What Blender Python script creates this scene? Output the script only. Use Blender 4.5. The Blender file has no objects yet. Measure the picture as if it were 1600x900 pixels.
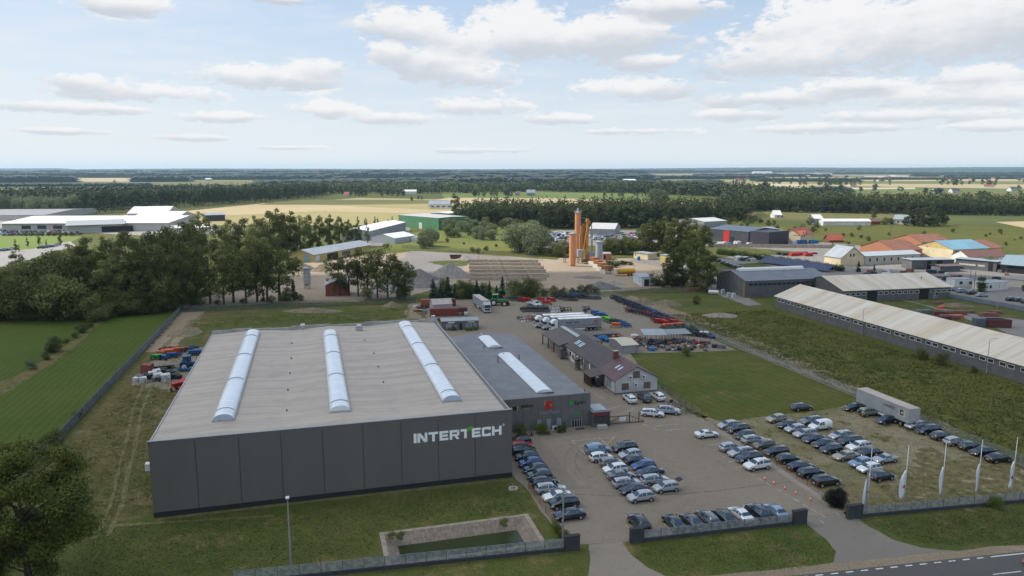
import bpy, bmesh, math, random
import numpy as np
from mathutils import Vector, Matrix
R = math.radians
rnd = random.Random(7)
C = bpy.context.scene.collection
SC = bpy.context.scene
# ------------------------------------------------------------ camera
F_PX, CAM_H = 1140.0, 49.0
PITCH = math.atan(186 / F_PX)
cp, sp = math.cos(PITCH), math.sin(PITCH)
cam = bpy.data.cameras.new('camera')
cam.sensor_width = 36.0
cam.lens = 36.0 * F_PX / 1600
cam.clip_start = 1.0
cam.clip_end = 60000
camo = bpy.data.objects.new('camera', cam)
camo.location = (0, 0, CAM_H)
camo.rotation_euler = (math.pi / 2 - PITCH, 0, 0)
C.objects.link(camo)
SC.camera = camo
# ------------------------------------------------------------ light
SUN_AZ = 292.0      # compass degrees from +Y, clockwise: light comes from the left, a little beyond
SUN_EL = 43.0
SUN_STRENGTH = 4.9
SKY_STRENGTH = 0.15
EXPOSURE = 0.06
CLOUD_PASS = 0.07   # share of sunlight the cloud overhead lets through
HAZE_DENSITY = 0.000045
sd = Vector((math.sin(R(SUN_AZ)) * math.cos(R(SUN_EL)), math.cos(R(SUN_AZ)) * math.cos(R(SUN_EL)), math.sin(R(SUN_EL))))
sun = bpy.data.lights.new('sun', 'SUN')
sun.energy = SUN_STRENGTH
sun.angle = R(0.53)
sun.color = (1.0, 0.95, 0.86)
suno = bpy.data.objects.new('sun', sun)
suno.rotation_euler = (-sd).to_track_quat('-Z', 'Y').to_euler()
C.objects.link(suno)
SC.view_settings.view_transform = 'Standard'
SC.view_settings.look = 'None'
SC.view_settings.gamma = 1
SC.view_settings.exposure = EXPOSURE
SC.view_settings.use_curve_mapping = False
SC.cycles.max_bounces = 5
SC.cycles.transparent_max_bounces = 12
SC.cycles.volume_bounces = 1
SC.cycles.caustics_reflective = False
SC.cycles.caustics_refractive = False
class NT:
 """small helper for building shader node graphs"""
 def __init__(s, tree):
  s.t = tree
  s.n = tree.nodes
  s.l = tree.links
 def node(s, typ, **kw):
  nd = s.n.new(typ)
  for k, v in kw.items():
   setattr(nd, k, v)
  return nd
 def put(s, nd, idx, v):
  if v is None:
   return
  if isinstance(v, bpy.types.NodeSocket):
   s.l.new(v, nd.inputs[idx])
  else:
   nd.inputs[idx].default_value = v
 def m(s, op, a, b=None, c=None, clamp=False):
  nd = s.node('ShaderNodeMath', operation=op, use_clamp=clamp)
  s.put(nd, 0, a); s.put(nd, 1, b); s.put(nd, 2, c)
  return nd.outputs[0]
 def v(s, op, a, b=None, scale=None):
  nd = s.node('ShaderNodeVectorMath', operation=op)
  s.put(nd, 0, a); s.put(nd, 1, b)
  if scale is not None:
   s.put(nd, 3, scale)
  return nd.outputs[1] if op in ('LENGTH', 'DOT_PRODUCT') else nd.outputs[0]
 def noise(s, vec, scale, detail=3, rough=0.5, dist=0.0):
  nd = s.node('ShaderNodeTexNoise')
  s.put(nd, 'Vector', vec)
  nd.inputs['Scale'].default_value = scale
  nd.inputs['Detail'].default_value = detail
  nd.inputs['Roughness'].default_value = rough
  nd.inputs['Distortion'].default_value = dist
  return nd.outputs['Fac']
 def ramp(s, fac, lo, hi):
  nd = s.node('ShaderNodeMapRange')
  nd.interpolation_type = 'SMOOTHSTEP'
  s.put(nd, 0, fac); s.put(nd, 1, lo); s.put(nd, 2, hi)
  return nd.outputs[0]
 def mix(s, fac, a, b):
  nd = s.node('ShaderNodeMix', data_type='RGBA')
  s.put(nd, 0, fac); s.put(nd, 6, a); s.put(nd, 7, b)
  return nd.outputs[2]
def c4(c):
 return (c[0], c[1], c[2], 1.0)
# ------------------------------------------------------------ world: sky with clouds
w = bpy.data.worlds.new('World')
SC.world = w
w.use_nodes = True
q = NT(w.node_tree)
q.n.clear()
wout = q.node('ShaderNodeOutputWorld')
bg = q.node('ShaderNodeBackground')
bg.inputs['Strength'].default_value = SKY_STRENGTH
sky = q.node('ShaderNodeTexSky', sky_type='NISHITA')
sky.sun_disc = False
sky.sun_elevation = R(SUN_EL)
sky.sun_rotation = R(SUN_AZ)
sky.air_density = 1.0
sky.dust_density = 1.6
sky.ozone_density = 1.0
tc = q.node('ShaderNodeTexCoord')
sep = q.node('ShaderNodeSeparateXYZ')
q.l.new(tc.outputs['Generated'], sep.inputs[0])
X, Y, Z = sep.outputs[0], sep.outputs[1], sep.outputs[2]
az = q.m('ARCTAN2', X, Y)
comb = q.node('ShaderNodeCombineXYZ')
q.l.new(az, comb.inputs[0]); q.l.new(Z, comb.inputs[1])
P0 = comb.outputs[0]
st = q.v('MULTIPLY', P0, (1.0, 2.0, 1.0))
nA = q.noise(st, 9.0, 6, 0.6)
nB = q.noise(st, 34.0, 5, 0.62)
nC = q.noise(q.v('ADD', st, (7.3, 1.9, 0.0)), 5.0, 3, 0.5)
def sky_px(px, py):
 a = (px - 800) / F_PX; v = (py - 450) / F_PX
 d = Vector((a, cp - v * sp, -sp - v * cp)).normalized()
 return math.atan2(d.x, d.y), d.z
CL = [  # centre px, centre py, half width, half height of each cumulus
 (830, 58, 235, 34), (930, 60, 130, 36), (650, 42, 90, 26), (820, 36, 75, 34), (760, 64, 120, 24),
 (1060, 12, 110, 22), (1330, 58, 235, 40), (1270, 30, 95, 40), (1500, 22, 190, 46), (1400, 72, 210, 34), (1200, 95, 130, 26), (1640, 20, 90, 60),
 (690, 100, 112, 32), (610, 82, 38, 18), (740, 120, 70, 18), (420, 120, 122, 18), (500, 106, 60, 16), (135, 130, 46, 13), (220, 144, 110, 17),
 (985, 140, 100, 18), (1010, 98, 55, 14), (880, 185, 70, 10), (1210, 155, 100, 15), (1340, 138, 90, 14), (1530, 122, 68, 20), (1500, 152, 140, 17),
 (1430, 180, 120, 12), (90, 167, 140, 9), (345, 183, 70, 9), (520, 172, 70, 13), (620, 184, 90, 11), (730, 166, 100, 14), (200, 6, 60, 17), (430, 0, 60, 6),
 (1150, 180, 70, 10), (1300, 200, 120, 8), (1560, 196, 60, 8), (95, 205, 60, 5), (300, 215, 60, 5), (450, 230, 60, 4), (1000, 205, 90, 6), (760, 235, 90, 5)]
acc = None; wsum = None; vsum = None
for (px, py, hw, hh) in CL:
 a0, e0 = sky_px(px, py)
 rx = hw * 1.06 / F_PX; ry = hh * 1.12 / F_PX
 rel = q.v('DIVIDE', q.v('SUBTRACT', P0, (a0, e0, 0.0)), (rx, ry, 1.0))
 f = q.m('SUBTRACT', 1.0, q.v('LENGTH', rel))
 fp = q.m('MAXIMUM', f, 0.0)
 s2 = q.node('ShaderNodeSeparateXYZ'); q.l.new(rel, s2.inputs[0])
 acc = f if acc is None else q.m('MAXIMUM', acc, f)
 wsum = fp if wsum is None else q.m('ADD', wsum, fp)
 t_ = q.m('MULTIPLY', fp, s2.outputs[1])
 vsum = t_ if vsum is None else q.m('ADD', vsum, t_)
acc = q.m('MAXIMUM', acc, -0.8)
relv = q.m('DIVIDE', vsum, q.m('ADD', wsum, 0.04))
edge = q.m('ADD', q.m('MULTIPLY', q.m('SUBTRACT', nA, 0.5), 2.1), q.m('MULTIPLY', q.m('SUBTRACT', nB, 0.5), 1.9))
nD = q.noise(st, 95.0, 4, 0.6)
dens = q.ramp(q.m('ADD', q.m('ADD', acc, edge), q.m('MULTIPLY', q.m('SUBTRACT', nD, 0.5), 0.9)), -0.02, 0.46)
# broken layer in perspective towards the horizon, and all round the sky
inv = q.m('DIVIDE', 1.0, q.m('ADD', q.m('MAXIMUM', Z, 0.0), 0.035))
plane = q.node('ShaderNodeCombineXYZ')
q.l.new(q.m('MULTIPLY', X, inv), plane.inputs[0]); q.l.new(q.m('MULTIPLY', Y, inv), plane.inputs[1])
nP = q.noise(plane.outputs[0], 0.62, 8, 0.62)
lay = q.ramp(nP, 0.47, 0.62)
hi = q.ramp(Z, 0.22, 0.45)
lay = q.m('MULTIPLY', lay, q.m('ADD', 0.32, q.m('MULTIPLY', q.m('MAXIMUM', hi, q.ramp(q.m('MULTIPLY', Y, -1.0), 0.0, 0.4)), 0.5)))
# thin streaks high at the left
stk = q.v('MULTIPLY', P0, (2.2, 26.0, 1.0))
nS = q.noise(q.v('ADD', stk, (3.1, 0.4, 0)), 1.0, 5, 0.55)
a1, e1 = sky_px(90, 95)
rel = q.v('DIVIDE', q.v('SUBTRACT', P0, (a1, e1, 0)), (0.24, 0.055, 1.0))
strk = q.m('MULTIPLY', q.ramp(nS, 0.46, 0.66), q.ramp(q.m('SUBTRACT', 1.0, q.v('LENGTH', rel)), 0.0, 0.6))
veil = q.m('MAXIMUM', lay, q.m('MULTIPLY', strk, 0.55))
# horizon whitening (haze in the far air)
hor = q.m('POWER', q.m('SUBTRACT', 1.0, q.m('MINIMUM', q.m('MULTIPLY', q.m('MAXIMUM', Z, 0.0), 3.2), 1.0)), 1.6)
shade = q.m('ADD', q.m('MULTIPLY', relv, 1.35), q.m('ADD', q.m('MULTIPLY', q.m('SUBTRACT', nC, 0.5), 1.6), q.m('MULTIPLY', q.m('SUBTRACT', nB, 0.5), 0.9)))
lit = q.ramp(shade, -0.62, 0.42)
K = 1.0 / SKY_STRENGTH
def kc(r, g, b):
 return (r * K, g * K, b * K, 1)
skyc = q.mix(0.70, q.v('SCALE', sky.outputs[0], None, 1.0), kc(0.42, 0.58, 0.81))
skyc = q.mix(q.m('MULTIPLY', hor, 0.92), skyc, kc(0.85, 0.89, 0.90))
skyc = q.mix(veil, skyc, kc(0.82, 0.84, 0.86))
cloudc = q.mix(lit, kc(0.56, 0.59, 0.65), kc(0.93, 0.91, 0.90))
cloudc = q.mix(q.m('MULTIPLY', hor, 0.45), cloudc, kc(0.82, 0.86, 0.88))
final = q.mix(q.m('MULTIPLY', dens, 0.90), skyc, cloudc)
q.l.new(final, bg.inputs[0])
q.l.new(bg.outputs[0], wout.inputs[0])
# ------------------------------------------------------------ picture <-> place
def G(px, py, z=0.0):
 a = (px - 800) / F_PX; v = (py - 450) / F_PX
 d = Vector((a, cp - v * sp, -sp - v * cp))
 t = (z - CAM_H) / d.z
 return Vector((d.x * t, d.y * t, z))
def hz(x, yb, yt, z0=0.0):
 g = G(x, yb, z0); v = (yt - 450) / F_PX
 return CAM_H - g.y * (sp + v * cp) / (cp - v * sp)
GA = 15.4                                            # the yard's grid, degrees
U = Vector((math.cos(R(GA)), math.sin(R(GA)), 0)); W = Vector((-math.sin(R(GA)), math.cos(R(GA)), 0))
def wall_hit(A, d, px, py):
 """where the sight line of a picture point meets the vertical plane through A along d: (s, z)"""
 a = (px - 800) / F_PX; v = (py - 450) / F_PX
 r = Vector((a, cp - v * sp, -sp - v * cp))
 # t*r.xy = A.xy + s*d.xy
 det = r.x * (-d.y) + d.x * r.y
 t = (A.x * (-d.y) + d.x * A.y) / det
 s = (r.x * A.y - r.y * A.x) / det
 return s, CAM_H + t * r.z
# ------------------------------------------------------------ materials
MATS = {}
def mat(name, col, rough=0.7, metal=0.0, col2=None, sc=1.0, lo=0.4, hi=0.6, detail=4, bump=0.0, bsc=8.0, world=False,
  stretch=(1, 1, 1), objcol=False, coat=0.0, wave=None, spec=None, grime=0.0):
 if name in MATS:
  return MATS[name]
 m = bpy.data.materials.new(name)
 m.use_nodes = True
 k = NT(m.node_tree)
 b = k.n['Principled BSDF']
 b.inputs['Roughness'].default_value = rough
 b.inputs['Metallic'].default_value = metal
 if coat:
  b.inputs['Coat Weight'].default_value = coat
  b.inputs['Coat Roughness'].default_value = 0.06
 if spec is not None:
  b.inputs['Specular IOR Level'].default_value = spec
 if world:
  P = k.node('ShaderNodeNewGeometry').outputs['Position']
 else:
  P = k.node('ShaderNodeTexCoord').outputs['Object']
 Ps = k.v('MULTIPLY', P, stretch)
 if objcol:
  base = k.node('ShaderNodeObjectInfo').outputs['Color']
 else:
  base = c4(col)
 if col2 is not None:
  n = k.noise(Ps, sc, detail, 0.6)
  base = k.mix(k.ramp(n, lo, hi), base, c4(col2))
 if wave:
  ax, per, amt = wave          # lines across an axis, every per metres
  s_ = k.node('ShaderNodeSeparateXYZ'); k.l.new(P, s_.inputs[0])
  fr = k.m('FRACT', k.m('DIVIDE', s_.outputs[ax], per))
  ln = k.m('LESS_THAN', fr, 0.09)
  base = k.mix(k.m('MULTIPLY', ln, amt), base, (0.02, 0.02, 0.02, 1))
 if grime:
  n3 = k.noise(P, 0.35, 6, 0.65)
  base = k.mix(k.m('MULTIPLY', k.ramp(n3, 0.45, 0.75), grime), base, (0.09, 0.08, 0.065, 1))
 k.put(b, 'Base Color', base)
 if bump:
  bn = k.node('ShaderNodeBump')
  bn.inputs['Strength'].default_value = bump
  bn.inputs['Distance'].default_value = 0.1
  k.l.new(k.noise(Ps, bsc, 4, 0.6), bn.inputs['Height'])
  k.l.new(bn.outputs[0], b.inputs['Normal'])
 MATS[name] = m
 return m
def ground_mat(name, cols, scales=(0.012, 0.09, 0.9, 6.0), bump=0.6, rough=0.95, rows=None, weights=(1, 1, 1), bare=None, speck=None, mott=1.0):
 """three colours mixed at several scales, in world metres"""
 m = bpy.data.materials.new(name); m.use_nodes = True
 k = NT(m.node_tree); b = k.n['Principled BSDF']
 b.inputs['Roughness'].default_value = rough
 b.inputs['Specular IOR Level'].default_value = 0.15
 P = k.node('ShaderNodeNewGeometry').outputs['Position']
 n1 = k.noise(P, scales[0], 5, 0.6, 0.5); n2 = k.noise(P, scales[1], 5, 0.62); n3 = k.noise(P, scales[2], 4, 0.65); n4 = k.noise(P, scales[3], 3, 0.7)
 f1 = k.ramp(k.m('ADD', k.m('MULTIPLY', n1, 0.6), k.m('MULTIPLY', n2, 0.4)), 0.40, 0.60)
 f2 = k.ramp(k.m('ADD', k.m('MULTIPLY', n2, 0.5), k.m('MULTIPLY', n3, 0.5)), 0.42, 0.60)
 c = k.mix(f1, c4(cols[0]), c4(cols[1]))
 c = k.mix(k.m('MULTIPLY', f2, 0.55 * weights[1]), c, c4(cols[2]))
 if bare:
  bc, bs, bl, bh = bare
  nb = k.noise(P, bs, 6, 0.68)
  c = k.mix(k.ramp(nb, bl, bh), c, c4(bc))
 if rows:
  ang, per, amt, rc = rows
  s_ = k.node('ShaderNodeSeparateXYZ'); k.l.new(P, s_.inputs[0])
  d = k.m('ADD', k.m('MULTIPLY', s_.outputs[0], math.cos(R(ang))), k.m('MULTIPLY', s_.outputs[1], math.sin(R(ang))))
  d = k.m('ADD', d, k.m('MULTIPLY', n2, 1.5))
  wv = k.m('SINE', k.m('MULTIPLY', d, 2 * math.pi / per))
  wv = k.m('MULTIPLY', k.ramp(k.m('ADD', wv, k.m('MULTIPLY', n3, 1.2)), 0.2, 1.6), amt)
  c = k.mix(wv, c, c4(rc))
 g = k.m('ADD', k.m('MULTIPLY', k.m('SUBTRACT', n4, 0.5), 1.5 * mott), k.m('ADD', k.m('MULTIPLY', k.m('SUBTRACT', n3, 0.5), 1.0 * mott), 1.0))
 c = k.v('SCALE', c, None, g)
 k.put(b, 'Base Color', c)
 if bump:
  bn = k.node('ShaderNodeBump'); bn.inputs['Strength'].default_value = bump; bn.inputs['Distance'].default_value = 0.35
  k.l.new(k.m('ADD', n3, k.m('MULTIPLY', n4, 0.6)), bn.inputs['Height']); k.l.new(bn.outputs[0], b.inputs['Normal'])
 MATS[name] = m
 return m
def leaf_mat(name, ca, cb, cc=None, sc=0.5, trans=0.25):
 m = bpy.data.materials.new(name); m.use_nodes = True
 k = NT(m.node_tree); b = k.n['Principled BSDF']
 b.inputs['Roughness'].default_value = 0.75
 b.inputs['Specular IOR Level'].default_value = 0.2
 P = k.node('ShaderNodeTexCoord').outputs['Object']
 oi = k.node('ShaderNodeObjectInfo')
 Pp = k.v('ADD', P, k.v('SCALE', (37.0, 11.0, 5.0), None, oi.outputs['Random']))
 n = k.ramp(k.noise(Pp, sc, 3, 0.6), 0.36, 0.64)
 c = k.mix(n, c4(ca), c4(cb))
 n2 = k.noise(Pp, sc * 7, 2, 0.6)
 if cc:
  c = k.mix(k.m('MULTIPLY', k.ramp(n2, 0.55, 0.72), 0.6), c, c4(cc))
 tint = k.m('ADD', 0.72, k.m('MULTIPLY', oi.outputs['Random'], 0.56))
 c = k.v('SCALE', c, None, tint)
 k.put(b, 'Base Color', c)
 tr = k.node('ShaderNodeBsdfTranslucent'); k.l.new(c, tr.inputs[0])
 mx = k.node('ShaderNodeMixShader'); mx.inputs[0].default_value = trans
 out = k.n['Material Output']
 k.l.new(b.outputs[0], mx.inputs[1]); k.l.new(tr.outputs[0], mx.inputs[2]); k.l.new(mx.outputs[0], out.inputs[0])
 MATS[name] = m
 return m
# ------------------------------------------------------------ mesh helper
class MB:
 def __init__(s, M=None):
  s.v = []; s.f = []; s.M = M or Matrix()
 def add(s, vs, fs):
  o = len(s.v)
  s.v += [tuple(s.M @ Vector(p)) for p in vs]
  s.f += [tuple(i + o for i in f) for f in fs]
  return s
 def box(s, x0, y0, z0, x1, y1, z1, rot=0.0, c=None):
  vs = [Vector(p) for p in ((x0, y0, z0), (x1, y0, z0), (x1, y1, z0), (x0, y1, z0), (x0, y0, z1), (x1, y0, z1), (x1, y1, z1), (x0, y1, z1))]
  if rot:
   c = Vector(c) if c else Vector(((x0 + x1) / 2, (y0 + y1) / 2, 0))
   m = Matrix.Rotation(rot, 4, 'Z')
   vs = [m @ (p - c) + c for p in vs]
  return s.add(vs, [(0, 3, 2, 1), (4, 5, 6, 7), (0, 1, 5, 4), (1, 2, 6, 5), (2, 3, 7, 6), (3, 0, 4, 7)])
 def cbox(s, cx, cy, z0, sx, sy, sz, rot=0.0):
  return s.box(cx - sx / 2, cy - sy / 2, z0, cx + sx / 2, cy + sy / 2, z0 + sz, rot)
 def quad(s, *p):
  return s.add(p, [tuple(range(len(p)))])
 def bar(s, a, b, r, n=6, r2=None, caps=True):
  a = Vector(a); b = Vector(b); d = b - a
  if d.length < 1e-6:
   return s
  r2 = r if r2 is None else r2
  qt = d.to_track_quat('Z', 'Y')
  vs = []
  for k_, (p, rr) in enumerate(((a, r), (b, r2))):
   for i in range(n):
    t = 2 * math.pi * i / n
    vs.append(p + qt @ Vector((math.cos(t) * rr, math.sin(t) * rr, 0)))
  fs = [(i, (i + 1) % n, n + (i + 1) % n, n + i) for i in range(n)]
  if caps:
   fs += [tuple(range(n - 1, -1, -1)), tuple(range(n, 2 * n))]
  return s.add(vs, fs)
 def lathe(s, prof, n=16, cx=0, cy=0):
  vs = []; fs = []
  for (r, z) in prof:
   for i in range(n):
    t = 2 * math.pi * i / n
    vs.append((cx + r * math.cos(t), cy + r * math.sin(t), z))
  for j in range(len(prof) - 1):
   for i in range(n):
    fs.append((j * n + i, j * n + (i + 1) % n, (j + 1) * n + (i + 1) % n, (j + 1) * n + i))
  fs.append(tuple(range(n - 1, -1, -1))); fs.append(tuple((len(prof) - 1) * n + i for i in range(n)))
  return s.add(vs, fs)
 def prism(s, poly, z0, z1):
  n = len(poly)
  vs = [(p[0], p[1], z0) for p in poly] + [(p[0], p[1], z1) for p in poly]
  return s.add(vs, [tuple(range(n - 1, -1, -1)), tuple(range(n, 2 * n))] + [(i, (i + 1) % n, n + (i + 1) % n, n + i) for i in range(n)])
 def xprism(s, prof, x0, x1):
  """profile in (y, z) extruded along x"""
  n = len(prof)
  vs = [(x0, p[0], p[1]) for p in prof] + [(x1, p[0], p[1]) for p in prof]
  return s.add(vs, [tuple(range(n)), tuple(range(2 * n - 1, n - 1, -1))] + [(i, n + i, n + (i + 1) % n, (i + 1) % n) for i in range(n)])
 def yprism(s, prof, y0, y1):
  n = len(prof)
  vs = [(p[0], y0, p[1]) for p in prof] + [(p[0], y1, p[1]) for p in prof]
  return s.add(vs, [tuple(range(n)), tuple(range(2 * n - 1, n - 1, -1))] + [(i, n + i, n + (i + 1) % n, (i + 1) % n) for i in range(n)])
 def build(s, name, m, parent=None, smooth=False, label=None, fix=True):
  me = bpy.data.meshes.new(name)
  me.from_pydata(s.v, [], s.f)
  if fix:
   bm = bmesh.new(); bm.from_mesh(me)
   bmesh.ops.recalc_face_normals(bm, faces=bm.faces)
   bm.to_mesh(me); bm.free()
  if smooth:
   for p in me.polygons:
    p.use_smooth = True
  me.materials.append(m)
  o = bpy.data.objects.new(name, me)
  C.objects.link(o)
  if parent:
   o.parent = parent
  if label:
   o['label'] = label
  return o
def thing(name, label, cat, loc=(0, 0, 0), rotz=0.0, group=None):
 o = bpy.data.objects.new(name, None)
 o.empty_display_size = 0.5
 C.objects.link(o)
 o.location = loc; o.rotation_euler = (0, 0, rotz)
 o['label'] = label; o['category'] = cat
 if group:
  o['group'] = group
 return o
def tag(o, label, cat, group=None, kind=None):
 if label:
  o['label'] = label
 if cat:
  o['category'] = cat
 if group:
  o['group'] = group
 if kind:
  o['kind'] = kind
 return o
def copy_tree(root, loc, rotz, label=None, group=None, scale=None, color=None):
 r = root.copy(); C.objects.link(r)
 r.location = loc; r.rotation_euler = (0, 0, rotz)
 if scale is not None:
  r.scale = scale if hasattr(scale, '__len__') else (scale,) * 3
 if label:
  r['label'] = label
 if group:
  r['group'] = group
 if color:
  r.color = c4(color)
 for ch in list(root.children):
  c = ch.copy(); C.objects.link(c); c.parent = r
  if color:
   c.color = c4(color)
  for g in list(ch.children):
   d = g.copy(); C.objects.link(d); d.parent = c
   if color:
    d.color = c4(color)
 return r
class Proto:
 """first use moves the built thing itself, later uses copy it"""
 def __init__(s, root):
  s.root = root; s.used = False
 def put(s, loc, rotz, label, group=None, scale=None, color=None):
  if s.used:
   return copy_tree(s.root, loc, rotz, label, group, 1.0 if scale is None else scale, color)
  s.used = True
  r = s.root
  r.location = loc; r.rotation_euler = (0, 0, rotz); r['label'] = label
  r.scale = (1, 1, 1) if scale is None else (scale if hasattr(scale, '__len__') else (scale,) * 3)
  if group:
   r['group'] = group
  if color:
   for o in [r] + list(r.children_recursive):
    o.color = c4(color)
  return r
def text_mesh(name, body, size, m, parent, M, ext=0.02, bold=0.0, align='LEFT'):
 cu = bpy.data.curves.new(name, 'FONT')
 cu.body = body; cu.size = size; cu.extrude = ext; cu.offset = bold; cu.align_x = align
 cu.resolution_u = 3
 t = bpy.data.objects.new('tmp_text', cu)
 me = bpy.data.meshes.new_from_object(t)
 bpy.data.objects.remove(t)
 me.transform(M)
 me.name = name
 me.materials.clear(); me.materials.append(m)
 o = bpy.data.objects.new(name, me); C.objects.link(o); o.parent = parent
 return o
ORD = ['first', 'second', 'third', 'fourth', 'fifth', 'sixth', 'seventh', 'eighth', 'ninth', 'tenth', 'eleventh', 'twelfth', 'thirteenth', 'fourteenth',
 'fifteenth', 'sixteenth', 'seventeenth', 'eighteenth', 'nineteenth', 'twentieth']
# ============================================================ GROUND
g_base = ground_mat('ground_grass', [(0.074, 0.094, 0.020), (0.118, 0.114, 0.033), (0.047, 0.068, 0.013)], (0.02, 0.10, 0.7, 4.0), bare=((0.165, 0.132, 0.052), 0.16, 0.50, 0.70), mott=1.5)
g_far = ground_mat('far_grass', [(0.15, 0.145, 0.05), (0.25, 0.21, 0.085), (0.09, 0.105, 0.038)], (0.002, 0.012, 0.06, 0.5), bump=0.0)
g_lawn = ground_mat('lawn_grass', [(0.072, 0.093, 0.013), (0.128, 0.115, 0.026), (0.048, 0.070, 0.010)], (0.03, 0.10, 0.6, 4.0), rows=(GA + 8, 2.2, 0.25, (0.044, 0.062, 0.013)), bare=((0.145, 0.115, 0.04), 0.06, 0.50, 0.72), mott=1.4)
g_meadow = ground_mat('meadow_grass', [(0.066, 0.094, 0.011), (0.092, 0.108, 0.015), (0.046, 0.074, 0.009)], (0.02, 0.09, 0.5, 4.0), rows=(GA + 180, 1.6, 0.4, (0.035, 0.068, 0.012)), bump=0.8)
g_rough = ground_mat('rough_grass', [(0.100, 0.106, 0.021), (0.145, 0.130, 0.033), (0.062, 0.077, 0.014)], (0.018, 0.07, 0.45, 3.0), bump=1.0, mott=1.3)
g_dry = ground_mat('dry_grass', [(0.128, 0.106, 0.036), (0.072, 0.084, 0.022), (0.18, 0.138, 0.062)], (0.03, 0.12, 0.8, 4.5), bump=0.9, bare=((0.22, 0.165, 0.105), 0.12, 0.56, 0.72))
g_sand = ground_mat('sand', [(0.25, 0.19, 0.13), (0.32, 0.255, 0.18), (0.19, 0.15, 0.10)], (0.03, 0.15, 0.8, 4.0), bump=0.8, bare=((0.10, 0.10, 0.045), 0.10, 0.60, 0.74))
g_sandy = ground_mat('plant_sand', [(0.31, 0.24, 0.17), (0.37, 0.295, 0.215), (0.23, 0.185, 0.14)], (0.02, 0.08, 0.4, 2.0), bump=0.4)
g_grey = ground_mat('grey_gravel', [(0.22, 0.20, 0.18), (0.28, 0.26, 0.235), (0.17, 0.155, 0.145)], (0.02, 0.1, 0.6, 3.0), bump=0.5)
g_lot = ground_mat('grid_paving_grass', [(0.27, 0.225, 0.145), (0.20, 0.17, 0.095), (0.13, 0.115, 0.04)], (0.03, 0.12, 0.7, 4.0), bump=0.8, bare=((0.105, 0.098, 0.028), 0.30, 0.54, 0.62), mott=1.9)
g_lot2 = ground_mat('overgrown_grid_paving', [(0.14, 0.12, 0.05), (0.10, 0.098, 0.03), (0.19, 0.155, 0.085)], (0.03, 0.12, 0.7, 4.0), bump=0.8, bare=((0.27, 0.22, 0.145), 0.35, 0.56, 0.70), mott=1.8)
g_yard = ground_mat('yard_paving', [(0.226, 0.188, 0.144), (0.256, 0.215, 0.165), (0.186, 0.155, 0.120)], (0.03, 0.13, 0.6, 5.0), bump=0.25, rough=0.9, mott=0.75, bare=((0.150, 0.122, 0.098), 0.16, 0.57, 0.85))
g_drive = ground_mat('drive_concrete', [(0.25, 0.212, 0.168), (0.29, 0.247, 0.198), (0.20, 0.170, 0.136)], (0.05, 0.2, 0.9, 6.0), bump=0.3, mott=0.6)
g_asph = ground_mat('asphalt', [(0.100, 0.097, 0.094), (0.118, 0.114, 0.109), (0.085, 0.083, 0.080)], (0.05, 0.2, 1.0, 8.0), bump=0.2, mott=0.5)
g_entry = ground_mat('old_asphalt', [(0.195, 0.172, 0.145), (0.225, 0.197, 0.165), (0.168, 0.150, 0.128)], (0.05, 0.2, 1.0, 8.0), bump=0.2, mott=0.5)
g_curb = mat('concrete_kerb', (0.30, 0.28, 0.25), 0.9, col2=(0.22, 0.20, 0.18), sc=1.2, grime=0.3)
g_field = {}
def field_mat(key, a, b, c, sc=(0.004, 0.02, 0.12, 0.8), rows=None):
 if key not in g_field:
  g_field[key] = ground_mat('field_' + key, [a, b, c], sc, bump=0.0, rows=rows, mott=0.5)
 return g_field[key]
f_straw = lambda: field_mat('straw', (0.44, 0.335, 0.19), (0.50, 0.39, 0.235), (0.36, 0.285, 0.145), rows=(70, 9, 0.25, (0.36, 0.31, 0.14)))
f_yel = lambda: field_mat('yellowgreen', (0.31, 0.26, 0.11), (0.39, 0.32, 0.155), (0.21, 0.20, 0.075))
f_gre = lambda: field_mat('green', (0.13, 0.17, 0.045), (0.17, 0.20, 0.06), (0.10, 0.135, 0.035))
f_dgre = lambda: field_mat('darkgreen', (0.075, 0.10, 0.032), (0.11, 0.125, 0.038), (0.06, 0.08, 0.028))
f_oliv = lambda: field_mat('olive', (0.135, 0.13, 0.045), (0.17, 0.155, 0.055), (0.09, 0.10, 0.034))
def jitter_poly(pts, amp, step):
 out = []
 n = len(pts)
 for i in range(n):
  a = pts[i]; b = pts[(i + 1) % n]; d = b - a; L = d.length
  k_ = max(1, min(120, int(L / step)))
  nr = Vector((-d.y, d.x, 0)).normalized() if L > 0 else Vector((0, 0, 0))
  for j in range(k_):
   off = 0 if j == 0 else rnd.gauss(0, amp * 0.55)
   out.append(a + d * (j / k_) + nr * off)
 return out
def patch(name, px, m, z, amp=0.0, step=1.0, kind='structure', label=None, world=False):
 pts = [Vector(p) for p in px] if world else [G(x, y) for x, y in px]
 pts = [Vector((p.x, p.y, 0)) for p in pts]
 if amp:
  pts = jitter_poly(pts, amp, step)
 b = MB(); b.add([(p.x, p.y, z) for p in pts], [tuple(range(len(pts)))])
 o = b.build(name, m, fix=False)
 me = o.data
 if me.polygons[0].normal.z < 0:
  me.flip_normals()
 tag(o, label, None, None, kind)
 return o
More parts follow.
